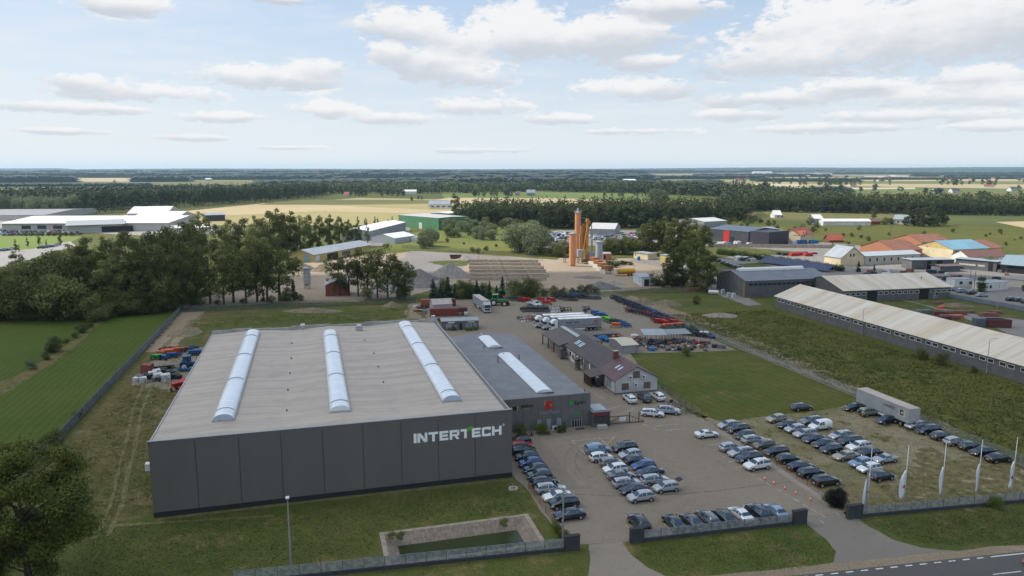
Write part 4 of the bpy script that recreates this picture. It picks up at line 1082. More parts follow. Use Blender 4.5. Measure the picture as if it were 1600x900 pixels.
b = MB(); b.box(-0.8, 0.6, 0, 9.3, 13.5, 2.9); b.build('store_room', mat('store_grey', (0.22, 0.21, 0.20), 0.7), cpo)
# ---- long sheds at the right
def shed_roof(name, L_axis):
 m = bpy.data.materials.new(name); m.use_nodes = True
 k = NT(m.node_tree); bs = k.n['Principled BSDF']; bs.inputs['Roughness'].default_value = 0.8
 P = k.node('ShaderNodeTexCoord').outputs['Object']
 v_ = k.v('MULTIPLY', P, (0.16, 0.008, 0.0)); n = k.noise(v_, 1.0, 3, 0.55)
 v2 = k.v('MULTIPLY', P, (0.55, 0.03, 0.0)); n2 = k.noise(v2, 1.0, 4, 0.6); n3 = k.noise(k.v('MULTIPLY', P, (3.0, 0.15, 0.15)), 1.0, 4, 0.65)
 c = k.mix(k.ramp(n, 0.36, 0.62), (0.60, 0.50, 0.37, 1), (0.70, 0.63, 0.53, 1))
 c = k.mix(k.m('MULTIPLY', k.ramp(n2, 0.5, 0.7), 0.5), c, (0.50, 0.39, 0.26, 1))
 c = k.mix(k.m('MULTIPLY', k.ramp(n3, 0.5, 0.72), 0.35), c, (0.30, 0.26, 0.21, 1))
 k.put(bs, 'Base Color', c)
 s_ = k.node('ShaderNodeSeparateXYZ'); k.l.new(P, s_.inputs[0])
 bn = k.node('ShaderNodeBump'); bn.inputs['Strength'].default_value = 0.5; bn.inputs['Distance'].default_value = 0.06
 k.l.new(k.m('SINE', k.m('MULTIPLY', s_.outputs[0], 18.0)), bn.inputs['Height']); k.l.new(bn.outputs[0], bs.inputs['Normal'])
 MATS[name] = m; return m
m_shr = shed_roof('weathered_shed_roof', 0)
m_shw = mat('shed_wall', (0.125, 0.125, 0.128), 0.7, col2=(0.10, 0.10, 0.102), sc=0.5, grime=0.2)
# shed 1: long wall A (far) -> B (near, off the frame); front face is the long wall seen from the left
a = G(1211, 481); c = G(1600, 600); d = (c - a).normalized(); Ls = 125.0
h1e = hz(1211, 481, 462.5)
D1 = 20.0; h1r = 8.0
wins = []
pos = 1.2
while pos < Ls - 3:
 wins += [('F', pos, h1e - 1.5, pos + 1.6, h1e - 0.75, 'window', dict(fw=0.12)), ('F', pos + 2.2, h1e - 1.5, pos + 3.8, h1e - 0.75, 'window', dict(fw=0.12))]
 pos += 5.55
bld('long_shed', 'very long grey shed with a weathered pale roof and small white framed windows', 'shed', (a.x, a.y, 0), None, D1, h1e, h1r, 'x', m_shw, m_shr, wins, ang=math.atan2(d.y, d.x), L=Ls, over=0.5)
b = MB()
# shed 2
a = G(1319, 478.5)
t_ = wall_hit(a, (G(1486, 464) - a).normalized(), 1319, 454)
h2e = hz(1319, 478.5, 454)
wins = []
a2 = G(1319, 454.5, 4.4); c2 = G(1486, 447.8, 4.4); a2.z = c2.z = 0; h2e = 4.4; d2 = (c2 - a2).normalized()
for x0 in (1321, 1330, 1338, 1347, 1373.5, 1382, 1392.5, 1403, 1412, 1421, 1430, 1455, 1463, 1472, 1480.5):
 yy = on_line(x0, 1319, 454, 1486, 447.5)
 s_0 = wall_hit(a2, d2, x0, yy + 6)[0]; s_1 = wall_hit(a2, d2, x0 + 5.5, yy + 6)[0]
 wins.append(('F', s_0, h2e - 1.9, s_1, h2e - 1.05, 'window', dict(fw=0.14)))
for x0, x1 in ((1355.5, 1370.5), (1436.5, 1451)):
 s_0 = wall_hit(a2, d2, x0, 460)[0]; s_1 = wall_hit(a2, d2, x1, 460)[0]
 wins.append(('F', s_0, 0.02, s_1, h2e - 0.5, 'open'))
bld('wide_shed', 'wide grey shed with a beige roof and two open doorways behind the long shed', 'shed', tuple(a2), None, 27.0, h2e, h2e + 3.6, 'x', m_shw, m_shr, wins, over=0.5, ang=math.atan2(d2.y, d2.x), L=(c2 - a2).length)
# shed 3
h3 = 6.4; a3 = G(1165, 439.5, h3); c3 = G(1296, 434.5, h3); a3.z = c3.z = 0; d3 = (c3 - a3).normalized()
wins = []
for i in range(22):
 s_ = 1.5 + i * 2.05
 if s_ < 45: wins.append(('F', s_, h3 - 1.9, s_ + 1.7, h3 - 1.0, 'window', dict(fw=0.0)))
wins.append(('F', 26.0, 0.02, 33.0, h3 - 2.4, 'open'))
t3, L, D, a, an = bld('dark_shed', 'dark grey shed with a white ridge vent and a narrow window band', 'shed', tuple(a3), None, 22.0, h3, h3 + 2.6, 'x', m_shw, mat('blue_grey_roof', (0.15, 0.165, 0.19), 0.6, col2=(0.18, 0.19, 0.21), sc=0.3), wins, over=0.2, ang=math.atan2(d3.y, d3.x), L=(c3 - a3).length)
b = MB(); b.xprism([(D / 2 - 1.4, h3 + 2.5), (D / 2 - 1.2, h3 + 3.3), (D / 2, h3 + 3.7), (D / 2 + 1.2, h3 + 3.3), (D / 2 + 1.4, h3 + 2.5)], 3, L - 5); b.build('ridge_vent', m_white, t3)
b = MB()
for zz in range(0, 16): b.box(-0.3, 0.0, 0.5 + zz * 0.42, -0.04, 0.9, 0.55 + zz * 0.42)
b.box(-0.3, -0.05, 0.3, -0.24, 0.0, h3); b.box(-0.3, 0.9, 0.3, -0.24, 0.95, h3); b.build('ladder', m_syel, t3)
# ---- mid-distance buildings, one line each
m_green = mat('green_cladding', (0.075, 0.22, 0.10), 0.6, col2=(0.065, 0.19, 0.088), sc=0.2, wave=(0, 3.0, 0.2))
m_lgrey = mat('light_grey_cladding', (0.30, 0.31, 0.325), 0.6, col2=(0.26, 0.27, 0.285), sc=0.2, wave=(0, 4.0, 0.3))
m_wroof = mat('white_roof', (0.78, 0.78, 0.77), 0.6, col2=(0.68, 0.68, 0.67), sc=0.08)
m_wwall = mat('white_wall', (0.66, 0.65, 0.62), 0.8, col2=(0.56, 0.55, 0.52), sc=0.3)
m_yel = mat('yellow_render', (0.52, 0.40, 0.16), 0.8, col2=(0.46, 0.35, 0.14), sc=0.3)
m_cream = mat('cream_render', (0.66, 0.56, 0.36), 0.8, col2=(0.60, 0.50, 0.32), sc=0.3)
m_tile = mat('red_tiles', (0.34, 0.085, 0.045), 0.75, col2=(0.27, 0.07, 0.04), sc=0.5)
m_tile2 = mat('orange_tiles', (0.27, 0.115, 0.065), 0.8, col2=(0.22, 0.09, 0.055), sc=0.3, wave=(0, 2.5, 0.2))
m_broof = mat('blue_roof', (0.20, 0.37, 0.46), 0.5, col2=(0.17, 0.32, 0.40), sc=0.1)
m_groof = mat('grey_metal_roof', (0.27, 0.30, 0.33), 0.5, col2=(0.32, 0.34, 0.36), sc=0.2)
m_darkw = mat('charcoal_cladding', (0.045, 0.042, 0.055), 0.6, col2=(0.06, 0.055, 0.065), sc=0.3)
m_brick = mat('brick_red', (0.22, 0.06, 0.04), 0.85, col2=(0.17, 0.05, 0.035), sc=0.6)
wn = lambda *a: a
bld('green_warehouse', 'big plain green clad warehouse at the edge of the yellow field', 'warehouse', (623, 354), (685.5, 360), 30, 9.9, 10.3, 'x', m_green, mat('pale_roof', (0.42, 0.42, 0.41), 0.7), [('F', 29, 0.1, 33, 5, 'gate', dict(gm=m_wwall)), ('R', 4, 4, 20, 7, 'window', dict(gm=m_black))], over=0.1)
bld('warehouse_annex', 'pale blue grey annex at the right end of the green warehouse', 'warehouse', (701, 345), (717, 343), 20, 7, 7.6, 'x', m_lgrey, m_wroof, over=0.2)
bld('white_roof_shed', 'long light grey shed with a bright white roof left of the green warehouse', 'shed', (578, 376), (634, 360), 20, 6.6, 8.0, 'x', m_lgrey, m_wroof, [('F', 4, 3.6, 5, 4.8, 'window', dict(fw=0)), ('F', 4, 0.8, 5, 2.2, 'window', dict(fw=0)), ('F', 12, 1.0, 13, 2.4, 'window', dict(fw=0))], over=0.2)
bld('storage_tent', 'small white gabled storage tent before the green warehouse', 'tent', (617, 381), (649, 376), 19, 3.6, 6.0, 'x', mat('tent_wall', (0.44, 0.45, 0.47), 0.7), mat('tent_white', (0.68, 0.68, 0.69), 0.6), over=0.05)
bld('container_cabin', 'white and dark cabin beside the small storage tent', 'cabin', (652, 378), (668, 375), 5, 2.9, 3, 'flat', m_wwall, m_groof, over=0.1)
t_, L, D, a, an = bld('yellow_barn', 'long yellow barn with grey metal roof behind the trees', 'barn', (490.5, 410), (579, 393), 15.5, 4.1, 6.4, 'x', m_yel, m_groof, [('L', 2.5, 0.1, 6.5, 3.8, 'gate', dict(gm=mat('blue_grey_gate', (0.27, 0.34, 0.42), 0.6), fw=0)), ('F', 1.5, 0.1, 5, 3.2, 'gate', dict(gm=m_wwall, fw=0)), ('F', 12, 0.1, 22, 3.2, 'open'), ('F', 26, 1, 34, 3.0, 'window', dict(fw=.1, mull=4))], over=0.6)
bld('red_brick_shed', 'small dark red shed with grey roof half hidden by trees at the back fence', 'shed', (509, 463), (547, 461.5), 8, 4.3, 6.3, 'y', m_brick, m_groof, over=0.3)
bld('field_barn', 'long low white barn with blue grey roof in the yellow field', 'barn', (669.5, 326), (704, 326), 22, 5.5, 9.5, 'x', m_wwall, m_groof, [('F', 3 + i * 7, 2.0, 7 + i * 7, 3.6, 'window', dict(fw=0)) for i in range(5)], over=0.5)
t_, L, D, a, an = bld('charcoal_warehouse', 'charcoal warehouse with a bright red door panel and blue grey roof', 'warehouse', (1108, 376), (1169, 382), 34, 8.2, 10.2, 'x', m_darkw, mat('slate_roof', (0.085, 0.11, 0.145), 0.6), over=0.2, wins=[('F', 12, 0.1, 16.5, 8.0, 'gate', dict(gm=mat('bright_red', (0.50, 0.025, 0.02), 0.5), fw=0)), ('F', 17.6, 0.1, 21, 4, 'open')])
b = MB(); b.box(L + 0.3, 0.5, 0, L + 15, 22, 9.0); b.build('wing', mat('wing_cladding', (0.035, 0.03, 0.045), 0.6), t_)
bld('warehouse_annex', 'low grey roofed hall just right of the charcoal warehouse', 'warehouse', (1195, 372), (1225, 370), 25, 4.5, 6.5, 'x', m_lgrey, m_groof, over=0.2)
bld('warehouse_annex', 'pale roofed low hall behind the left end of the charcoal warehouse', 'warehouse', (1100, 358), (1135, 356), 30, 6, 8, 'x', m_lgrey, mat('off_white_roof', (0.52, 0.52, 0.50), 0.7), over=0.2)
t_, L, D, a, an = bld('yellow_house', 'long low cream house part with red tiled roof', 'house', (1227, 380), (1252, 378), 14, 4.2, 7.6, 'x', m_cream, m_tile, [('F', 1, 0.1, 3.5, 3.4, 'open'), ('F', 5, 1, 7, 2.6, 'window', dict(fw=.15)), ('F', 8.3, 1, 10, 2.6, 'window', dict(fw=.15))], over=0.5)
t_, L, D, a, an = bld('yellow_house', 'two storey cream house with twin gables under a red tiled roof', 'house', (1250, 381), (1270, 377), 13, 5.6, 9.6, 'x', m_cream, m_tile, [('F', 1.5, 3.6, 3, 5, 'window', dict(fw=.15)), ('F', 6.2, 3.6, 7.6, 5, 'window', dict(fw=.15)), ('F', 1.5, 0.8, 3, 2.3, 'window', dict(fw=.15)), ('F', 6, 0.8, 7.6, 2.3, 'window', dict(fw=.15))], over=0.5)
for xx in (2.3, 6.9):
 b = MB(); b.yprism([(xx - 2, 5.6), (xx + 2, 5.6), (xx, 8.0)], -0.6, 4.0); g2 = b.build('gable', m_cream, t_)
 b = MB(); b.yprism([(xx - 2.4, 5.4), (xx - 2.4, 5.6), (xx, 8.35), (xx + 2.4, 5.6), (xx + 2.4, 5.4), (xx, 8.1)], -0.9, 4.6); b.build('gable_roof', m_tile, g2)
bld('small_house', 'low red hipped roof right of the cream twin gabled house', 'house', (1296, 378.5), (1318, 378.5), 9, 1.6, 4.8, 'x', m_brick, m_tile, over=0.6)
t_, L, D, a, an = bld('grey_roof_house', 'cream gabled house with grey roof and roof windows facing the works yard', 'house', (1313, 416), (1350, 414), 11.5, 4.3, 9.6, 'y', m_cream, m_groof, [('F', 5.6, 4.6, 6.7, 6.2, 'window', dict(fw=.1)), ('F', 7.6, 4.6, 8.7, 6.2, 'window', dict(fw=.1)), ('R', 2, 1, 3.2, 2.6, 'window', dict(fw=.1)), ('R', 6, 1, 7.2, 2.6, 'window', dict(fw=.1))], over=0.4)
bld('office_wing', 'long low cream wing with pale grey roof and dark windows', 'office', (1351, 414), (1437, 410), 11, 4.6, 6.0, 'x', mat('dusty_cream', (0.46, 0.42, 0.36), 0.8), mat('pale_blue_roof', (0.40, 0.44, 0.47), 0.5), [('F', 2.5 + i * 4.6, 1.6, 3.7 + i * 4.6, 3.4, 'window', dict(fw=.08)) for i in range(7)], over=0.4)
t_, L, D, a, an = bld('yellow_warehouse', 'big yellow hall with a turquoise blue roof and a gable painted paler as sunlit', 'warehouse', (1488, 405.5), (1544, 402.5), 24, 5.4, 9.2, 'x', m_yel, m_broof, [('L', 3, 4.2, 4.2, 5.4, 'window', dict(fw=0)), ('L', 16, 4.6, 17.2, 5.8, 'window', dict(fw=0))] + [('F', 1.5 + i * 6.2, 3.6, 3.3 + i * 6.2, 4.6, 'window', dict(fw=0)) for i in range(4)], over=0.4)
b = MB(); b.box(-0.06, 0.02, 0, -0.005, 23.98, 5.3); b.build('gable_lit_tone', m_cream, t_)  # paler sheet puts the sunlit look of the left gable into colour
bld('yellow_warehouse', 'yellow hall end with brown red roof right of the turquoise roof', 'warehouse', (1545.5, 402.3), (1567, 400.5), 22, 5.2, 8.6, 'x', m_yel, m_tile2, over=0.4)
bld('tile_roof_hall', 'broad orange brown roofed hall left of the turquoise roofed hall', 'hall', (1400, 403), (1440, 401), 26, 4.2, 8.6, 'x', mat('terracotta_wall', (0.36, 0.15, 0.08), 0.8), m_tile2, over=0.4)
bld('tile_roof_hall', 'second orange brown roof behind the turquoise roofed hall', 'hall', (1440, 390), (1486, 389), 26, 4.6, 8.2, 'x', MATS['terracotta_wall'], m_tile2, over=0.4)
bld('tile_roof_hall', 'small dark red roofed house behind the grey open sheds', 'hall', (1512, 412), (1572, 411), 12, 3.6, 6.3, 'x', m_wwall, mat('dark_red_roof', (0.17, 0.085, 0.07), 0.8), over=0.4)
bld('open_shed', 'long dark grey open fronted shed across the works yard', 'shed', (1424, 421), (1490, 420), 8, 4.6, 0, 'flat', m_shw, m_groof, [('F', 8, 0.05, 10.2, 4.2, 'open'), ('F', 13, 0.05, 16, 4.2, 'open'), ('F', 17.5, 2, 25, 2.8, 'window', dict(fw=0))], over=0.5)
bld('open_shed', 'dark grey shed with pale window band running toward the teal roof', 'shed', (1492, 419), (1556, 425), 8, 4.9, 0, 'flat', m_shw, m_groof, [('F', 1, 2.0, 9, 2.8, 'window', dict(fw=0, gm=m_beige)), ('F', 10, 2.0, 13, 2.8, 'window', dict(fw=0, gm=m_beige)), ('F', 14.5, 0.05, 16.5, 4.2, 'open')], over=0.5)
bld('teal_roof_hall', 'low hall with a broad blue grey roof at the right picture edge', 'hall', (1562, 425), (1640, 432), 22, 4.0, 7.4, 'x', m_darkw, mat('teal_grey_roof', (0.22, 0.29, 0.33), 0.5, wave=(0, 3, 0.2)), [('F', 3, 0.1, 10, 3.4, 'open')], over=0.8)
bld('canopy_shed', 'small flat brown roofed shelter in the works yard', 'shelter', (1469, 425), (1500, 424), 6, 2.8, 3.3, 'x', m_shw, mat('brown_felt', (0.13, 0.10, 0.10), 0.9), over=0.7)
bld('site_cabin', 'white pair of site cabins behind the parked cars of the works yard', 'cabin', (1491, 448), (1520, 448), 6, 3.0, 0, 'flat', m_wwall, m_groof, [('F', 2, 1, 3.4, 2.3, 'window', dict(fw=0.05)), ('F', 6, 1, 7.4, 2.3, 'window', dict(fw=0.05))], over=0.1)
bld('site_cabin', 'long white cabin right of the twin thujas in the works yard', 'cabin', (1540, 455), (1576, 452), 6, 3.2, 0, 'flat', m_wwall, m_groof, [('F', 2, 1, 3.4, 2.3, 'window', dict(fw=0.05))], over=0.1)
bld('site_cabin', 'low beige cabin with white awning at the right picture edge', 'cabin', (1570, 447), (1660, 456), 14, 3.2, 0, 'flat', m_beige, mat('dusty_roof', (0.30, 0.27, 0.24), 0.9), [('F', 8, 0.2, 14, 2.6, 'open')], over=0.3)
bld('guard_cabin', 'small grey brick gatehouse in front of the wide shed', 'cabin', (1458, 467), (1483, 464), 4.5, 3.4, 0, 'flat', mat('block_grey', (0.20, 0.20, 0.20), 0.9), m_groof, [('F', 1, 1.3, 7, 2.6, 'window', dict(fw=0.08, mull=3))], over=0.3)
bld('pump_building', 'white flat roofed building with a dark roller door at the plant yard', 'building', (1002, 447.5), (1017, 447.5), 11.5, 3.9, 0, 'flat', mat('cool_white_wall', (0.50, 0.53, 0.56), 0.7), m_groof, [('F', 1.2, 0.05, 3.4, 3.0, 'open'), ('L', 2, 1.2, 2.4, 3.2, 'window', dict(fw=0))], over=0.35, ang=R(8), L=5.2)
bld('yellow_cabin', 'small yellow flat roofed cabin beside the blue barrel', 'cabin', (990, 403), (1012, 406), 7, 3.2, 0, 'flat', m_cream, m_groof, [('F', 1.2, 1.6, 2.0, 2.4, 'window', dict(fw=0.05))], over=0.4)
bld('yellow_cabin', 'narrow yellow machine cabin half hidden by the big tree', 'cabin', (1040, 414), (1048, 413), 4, 5.0, 0, 'flat', m_yel, m_groof, [('F', 0.8, 2.4, 1.8, 3.6, 'window', dict(fw=0.05))], over=0.2)
bld('orange_building', 'small brick orange building behind the grey silo', 'building', (942, 406), (955, 406), 8, 3.3, 0, 'flat', mat('orange_render', (0.42, 0.15, 0.07), 0.8), m_groof, [('F', 0.5, 0.1, 1.5, 2.4, 'open')], over=0.1)
bld('yellow_office', 'ochre two storey building at the left end of the dark shed', 'building', (1121, 450), (1150, 456), 9, 7.4, 0, 'flat', mat('ochre_render', (0.50, 0.31, 0.11), 0.8), mat('felt_roof', (0.10, 0.10, 0.12), 0.9), [('F', 1.6, 3.6, 2.4, 5.6, 'window', dict(fw=0)), ('F', 4.2, 3.6, 5.0, 5.6, 'window', dict(fw=0)), ('F', 0.0, 0, 8, 2.8, 'gate', dict(fw=0, gm=m_beige))], over=0.15)
# containers and yard cabins
m_cred = mat('container_red', (0.20, 0.035, 0.025), 0.6, col2=(0.15, 0.03, 0.022), sc=0.8, wave=(0, 0.5, 0.35), grime=0.2)
m_cdr = mat('container_maroon', (0.10, 0.022, 0.020), 0.6, col2=(0.13, 0.03, 0.025), sc=0.8, wave=(0, 0.5, 0.35))
def container(label, A, L, ang, m, W_=2.44, H_=2.6, group=None):
 a = G(*A)
 t = thing('shipping_container', label, 'container', (a.x, a.y, 0), ang, group)
 MB().box(0, 0, 0.12, L, W_, H_).build('body', m, t)
 for x_ in (0, L - 0.12):
  for y_ in (0, W_ - 0.12): MB().box(x_ - 0.02, y_ - 0.02, 0, x_ + 0.14, y_ + 0.14, H_ + 0.02).build('corner_post', m, t)
 b = MB(); b.box(L + 0.02, 0.2, 0.25, L + 0.06, W_ / 2 - 0.03, H_ - 0.15); b.box(L + 0.02, W_ / 2 + 0.03, 0.25, L + 0.06, W_ - 0.2, H_ - 0.15); b.build('door', m, t)
 return t
container('red corrugated container lying nearest the site office', (672.5, 495), 9.6, R(9), m_cred)
container('short maroon container at the right end of the nearest red container', (716.5, 493), 3.0, R(9), m_cdr)
container('rusty red container behind the left side of the white tent shed', (658, 480), 5.4, R(9), mat('container_rust', (0.30, 0.085, 0.045), 0.7, col2=(0.2, 0.06, 0.035), sc=0.8, wave=(0, 0.5, 0.3)))
container('dark red container behind the right end of the white tent shed', (699, 479), 3.0, R(9), m_cdr)
tt_, L, D, a, an = bld('tent_shed', 'whitish tarpaulin roofed shed standing between the red containers', 'tent', (677, 489), (707, 487), 5.2, 2.8, 4.3, 'x', mat('tarp_wall', (0.36, 0.34, 0.33), 0.8), mat('tarp_roof', (0.42, 0.38, 0.35), 0.8, col2=(0.33, 0.30, 0.27), sc=0.5), over=0.15)
so, L, D, a, an = bld('site_office', 'anthracite site office container with pale blinds and light roof beside the hall', 'site office', (690, 516.5), (748, 514.5), 5.0, 2.75, 0, 'flat', m_anth, mat('cabin_roof', (0.30, 0.32, 0.34), 0.6, col2=(0.24, 0.26, 0.28), sc=0.6), over=0.15,
 wins=[('F', 1.3, 0.5, 3.2, 2.0, 'window', dict(gm=m_pale, fm=m_anth)), ('F', 3.6, 0.4, 4.8, 1.5, 'window', dict(gm=m_pale, fm=m_anth)), ('F', 5.5, 0.05, 6.3, 2.2, 'door', dict(gm=m_dark, fm=m_anth)), ('F', 7.4, 0.4, 8.4, 2.1, 'window', dict(gm=m_pale, fm=m_anth)), ('F', 8.6, 0.4, 9.4, 2.1, 'window', dict(gm=m_pale, fm=m_anth)), ('F', 9.8, 0.4, 10.8, 2.1, 'window', dict(gm=m_pale, fm=m_anth))])
MB().box(2.0, -0.12, 2.2, 4.0, -0.03, 2.6).build('sign_board', m_white, so); MB().box(8.2, -0.12, 2.3, 10.2, -0.03, 2.6).build('sign_board', m_white, so)
for i, (x_, y_) in enumerate(((719, 493.5), (728, 493.5), (677, 499), (664, 490))):
 g_ = G(x_, y_); ib = thing('liquid_tank', ['grey caged liquid tank left of the white one by the site office', 'white caged liquid tank beside the grey one by the site office', 'white cubic tank at the roof corner of the hall', 'small pale tank left of the red containers'][i], 'tank', (g_.x, g_.y, 0), R(12))
 MB().cbox(0, 0, 0.3, 1.15, 1.0, 1.0).build('bottle', [m_shw, m_white, m_white, m_lgrey][i], ib)
 b = MB()
 for j in range(6):
  b.box(-0.62 + j * 0.24, -0.55, 0.15, -0.58 + j * 0.24, -0.52, 1.35); b.box(-0.62 + j * 0.24, 0.52, 0.15, -0.58 + j * 0.24, 0.55, 1.35)
 b.box(-0.62, -0.56, 0.7, 0.64, -0.53, 0.75); b.build('cage', m_steel, ib)
 MB().cbox(0, 0, 0, 1.2, 1.1, 0.14).build('pallet', m_shw, ib)
# ---- the white factory at the left
fa, L, D, a, an = bld('white_factory', 'very large white roofed factory beyond the left trees', 'factory', (4, 362), (150, 362), 60, 6.5, 9.5, 'x', mat('factory_wall', (0.42, 0.41, 0.39), 0.8), m_wroof, [('F', 15 + i * 12, 2.0, 22 + i * 12, 4.8, 'window', dict(fw=0)) for i in range(5)] + [('F', 82, 0.1, 92, 5, 'gate', dict(fw=0, gm=m_shw))], over=1.0, ang=R(3), L=128, ridge_at=0.75)
bld('white_factory', 'grey roofed flat factory wing left of the white roof', 'factory', (-160, 346), (70, 344), 120, 5.0, 7.0, 'x', MATS['factory_wall'], mat('felt_grey', (0.25, 0.25, 0.26), 0.9), over=0.5)
bld('white_factory', 'grey flat roofed front wing of the factory with a red pillared porch', 'factory', (108, 365), (192, 362), 30, 6.5, 9.0, 'x', MATS['factory_wall'], mat('factory_grey_roof', (0.30, 0.32, 0.33), 0.7), [('F', 22, 0.1, 44, 4.6, 'open')], over=2.0)
bld('white_factory', 'white roofed hall at the right end of the factory', 'factory', (206, 352), (275, 352), 45, 6.0, 11.0, 'x', MATS['factory_wall'], m_wroof, over=0.5)
bld('white_factory', 'distant white factory roof behind the right end', 'factory', (200, 345), (262, 344), 60, 7.0, 12.0, 'x', MATS['factory_wall'], m_wroof, over=0.5)
bld('white_factory', 'dark blue canopy building at the far right of the factory', 'factory', (322, 346), (352, 345), 20, 6.0, 7.5, 'x', m_darkw, m_groof, over=1.5)
bld('white_factory', 'low pale hall between the factory and the poplars', 'factory', (268, 365), (330, 363), 18, 4.0, 5.5, 'x', MATS['factory_wall'], mat('warm_white_roof', (0.62, 0.58, 0.52), 0.7), over=0.5)
bld('shed_roof_hall', 'grey white roofed hall in the scrap yard behind the silos', 'hall', (921, 369), (960, 370), 30, 5.5, 8.8, 'x', m_lgrey, mat('dust_white_roof', (0.48, 0.47, 0.46), 0.7), over=0.3)
# far houses and barns
m_roofs = [m_tile, m_groof, mat('brown_tiles', (0.16, 0.09, 0.07), 0.8), m_wroof, mat('dark_roof', (0.09, 0.09, 0.10), 0.7)]
far = [('white long stable with pale roof in the far right field', 'stable', (1286, 352.5), (1360, 352.5), 10, 3.8, 5.6, m_wwall, 3),
 ('tall pale grey barn end at the left of the white stable', 'barn', (1272, 351), (1285, 351), 14, 5.5, 8.5, m_lgrey, 3),
 ('small red roofed shed at the right end of the white stable', 'shed', (1361, 351), (1376, 351), 8, 3, 5, m_brick, 2),
 ('white house with dark roof beside the single tall tree', 'house', (1396, 350), (1422, 351), 14, 4.5, 8, m_wwall, 1),
 ('tiny white gabled house above the charcoal warehouse', 'house', (1210, 341), (1221, 341), 12, 3.5, 7.5, m_wwall, 3),
 ('dark red roofed farmhouse in the trees above the charcoal warehouse', 'house', (1158, 344), (1183, 344), 14, 2.5, 7.5, m_brick, 2),
 ('small pink roofed house left of the dark red farmhouse', 'house', (1138, 341), (1150, 341), 9, 3, 6.5, m_wwall, 2),
 ('grey house alone in the green field right of the belt gap', 'house', (823, 306), (836, 306), 14, 6, 11, m_lgrey, 1),
 ('small brown barn left of the lone grey house', 'barn', (805, 306), (812, 306), 12, 4, 8, m_lgrey, 2),
 ('white villa among trees behind the yellow field', 'house', (652, 300), (663, 300), 16, 7, 10, m_wwall, 3),
 ('long white farm building left of the white villa', 'barn', (629, 303), (650, 303), 20, 5, 8, m_wwall, 3),
 ('orange roofed house at the forest edge', 'house', (537, 307), (544, 307), 16, 3, 8, m_wwall, 0),
 ('white farm building in the village behind the left forest', 'house', (518, 290), (535, 290), 20, 6, 12, m_wwall, 3),
 ('pale house with red roof in the village left of the white farm', 'house', (502, 296), (511, 296), 20, 5, 11, m_wwall, 0),
 ('house with brown roof in the village beside the left forest', 'house', (526, 297), (534, 297), 20, 5, 11, m_wwall, 2),
 ('white barn just left of the lone poplar gap', 'barn', (320, 283), (328, 283), 30, 8, 12, m_wwall, 3),
 ('white factory roof among the far woods', 'factory', (976, 285), (994, 285), 60, 8, 12, m_wwall, 3),
 ('large white distant hall at the right of the far woods', 'factory', (1178, 271), (1207, 271), 80, 12, 20, m_wwall, 3),
 ('modern dark roofed villa in the right field', 'house', (1461, 302), (1476, 302), 15, 5, 10, m_wwall, 4),
 ('pale villa right of the dark roofed villa', 'house', (1488, 302), (1500, 302), 15, 5, 10, m_wwall, 4),
 ('grey house at the far right edge by the field trees', 'house', (1580, 299), (1590, 299), 15, 5, 10, m_wwall, 4)]
for (lab, cat, A_, B_, D_, he_, hr_, wm_, ri) in far:
 bld({'house': 'house', 'barn': 'barn', 'stable': 'stable', 'factory': 'factory', 'shed': 'shed'}[cat], lab, cat, A_, B_, D_, he_, hr_, 'x', wm_, m_roofs[ri],
  [('F', 3, 1.2, 4.5, 2.8, 'window', dict(fw=0)), ('F', 7, 1.2, 8.5, 2.8, 'window', dict(fw=0))] if cat == 'house' else [], over=0.5)
rg = random.Random(21)
fh = 0
hp = MB(); hp.xprism([(0, 0), (12, 0), (12, 5), (6, 9), (0, 5)], 0, 16)
hw = thing('village_house', 'x', 'house'); hp.build('wall', m_wwall, hw)
b = MB(); b.xprism([(-0.5, 4.9), (-0.5, 5.2), (6, 9.4), (12.5, 5.2), (12.5, 4.9), (6, 9.05)], -0.5, 16.5); rf_ = b.build('roof', m_tile, hw)
hp2 = thing('village_house', 'x', 'house')
o_ = bpy.data.objects.new('wall', hw.children[0].data); C.objects.link(o_); o_.parent = hp2
me = rf_.data.copy(); me.materials[0] = m_wroof; o_ = bpy.data.objects.new('roof', me); C.objects.link(o_); o_.parent = hp2
PH = [Proto(hw), Proto(hp2)]
zones = [(1340, 1600, 276, 284, 16), (1080, 1180, 270, 284, 12), (1180, 1330, 271, 281, 9), (440, 520, 274, 280, 7), (620, 760, 276, 290, 5), (1300, 1600, 290, 294, 2), (1000, 1100, 276, 284, 7)]
for (x0, x1, y0, y1, n_) in zones:
 for i in range(n_):
  px = rg.uniform(x0, x1); py = rg.uniform(y0, y1); g_ = G(px, py)
  k_ = rg.random()
  PH[0 if k_ < 0.55 else 1].put((g_.x, g_.y, 0), rg.uniform(-0.6, 0.6),
   'tiny distant village house with red roof among fields' if k_ < 0.55 else 'tiny distant village house with white roof among fields',
   'red roofed far village houses' if k_ < 0.55 else 'white roofed far village houses', (rg.uniform(1.0, 3.0), 1, rg.uniform(0.8, 1.2)))
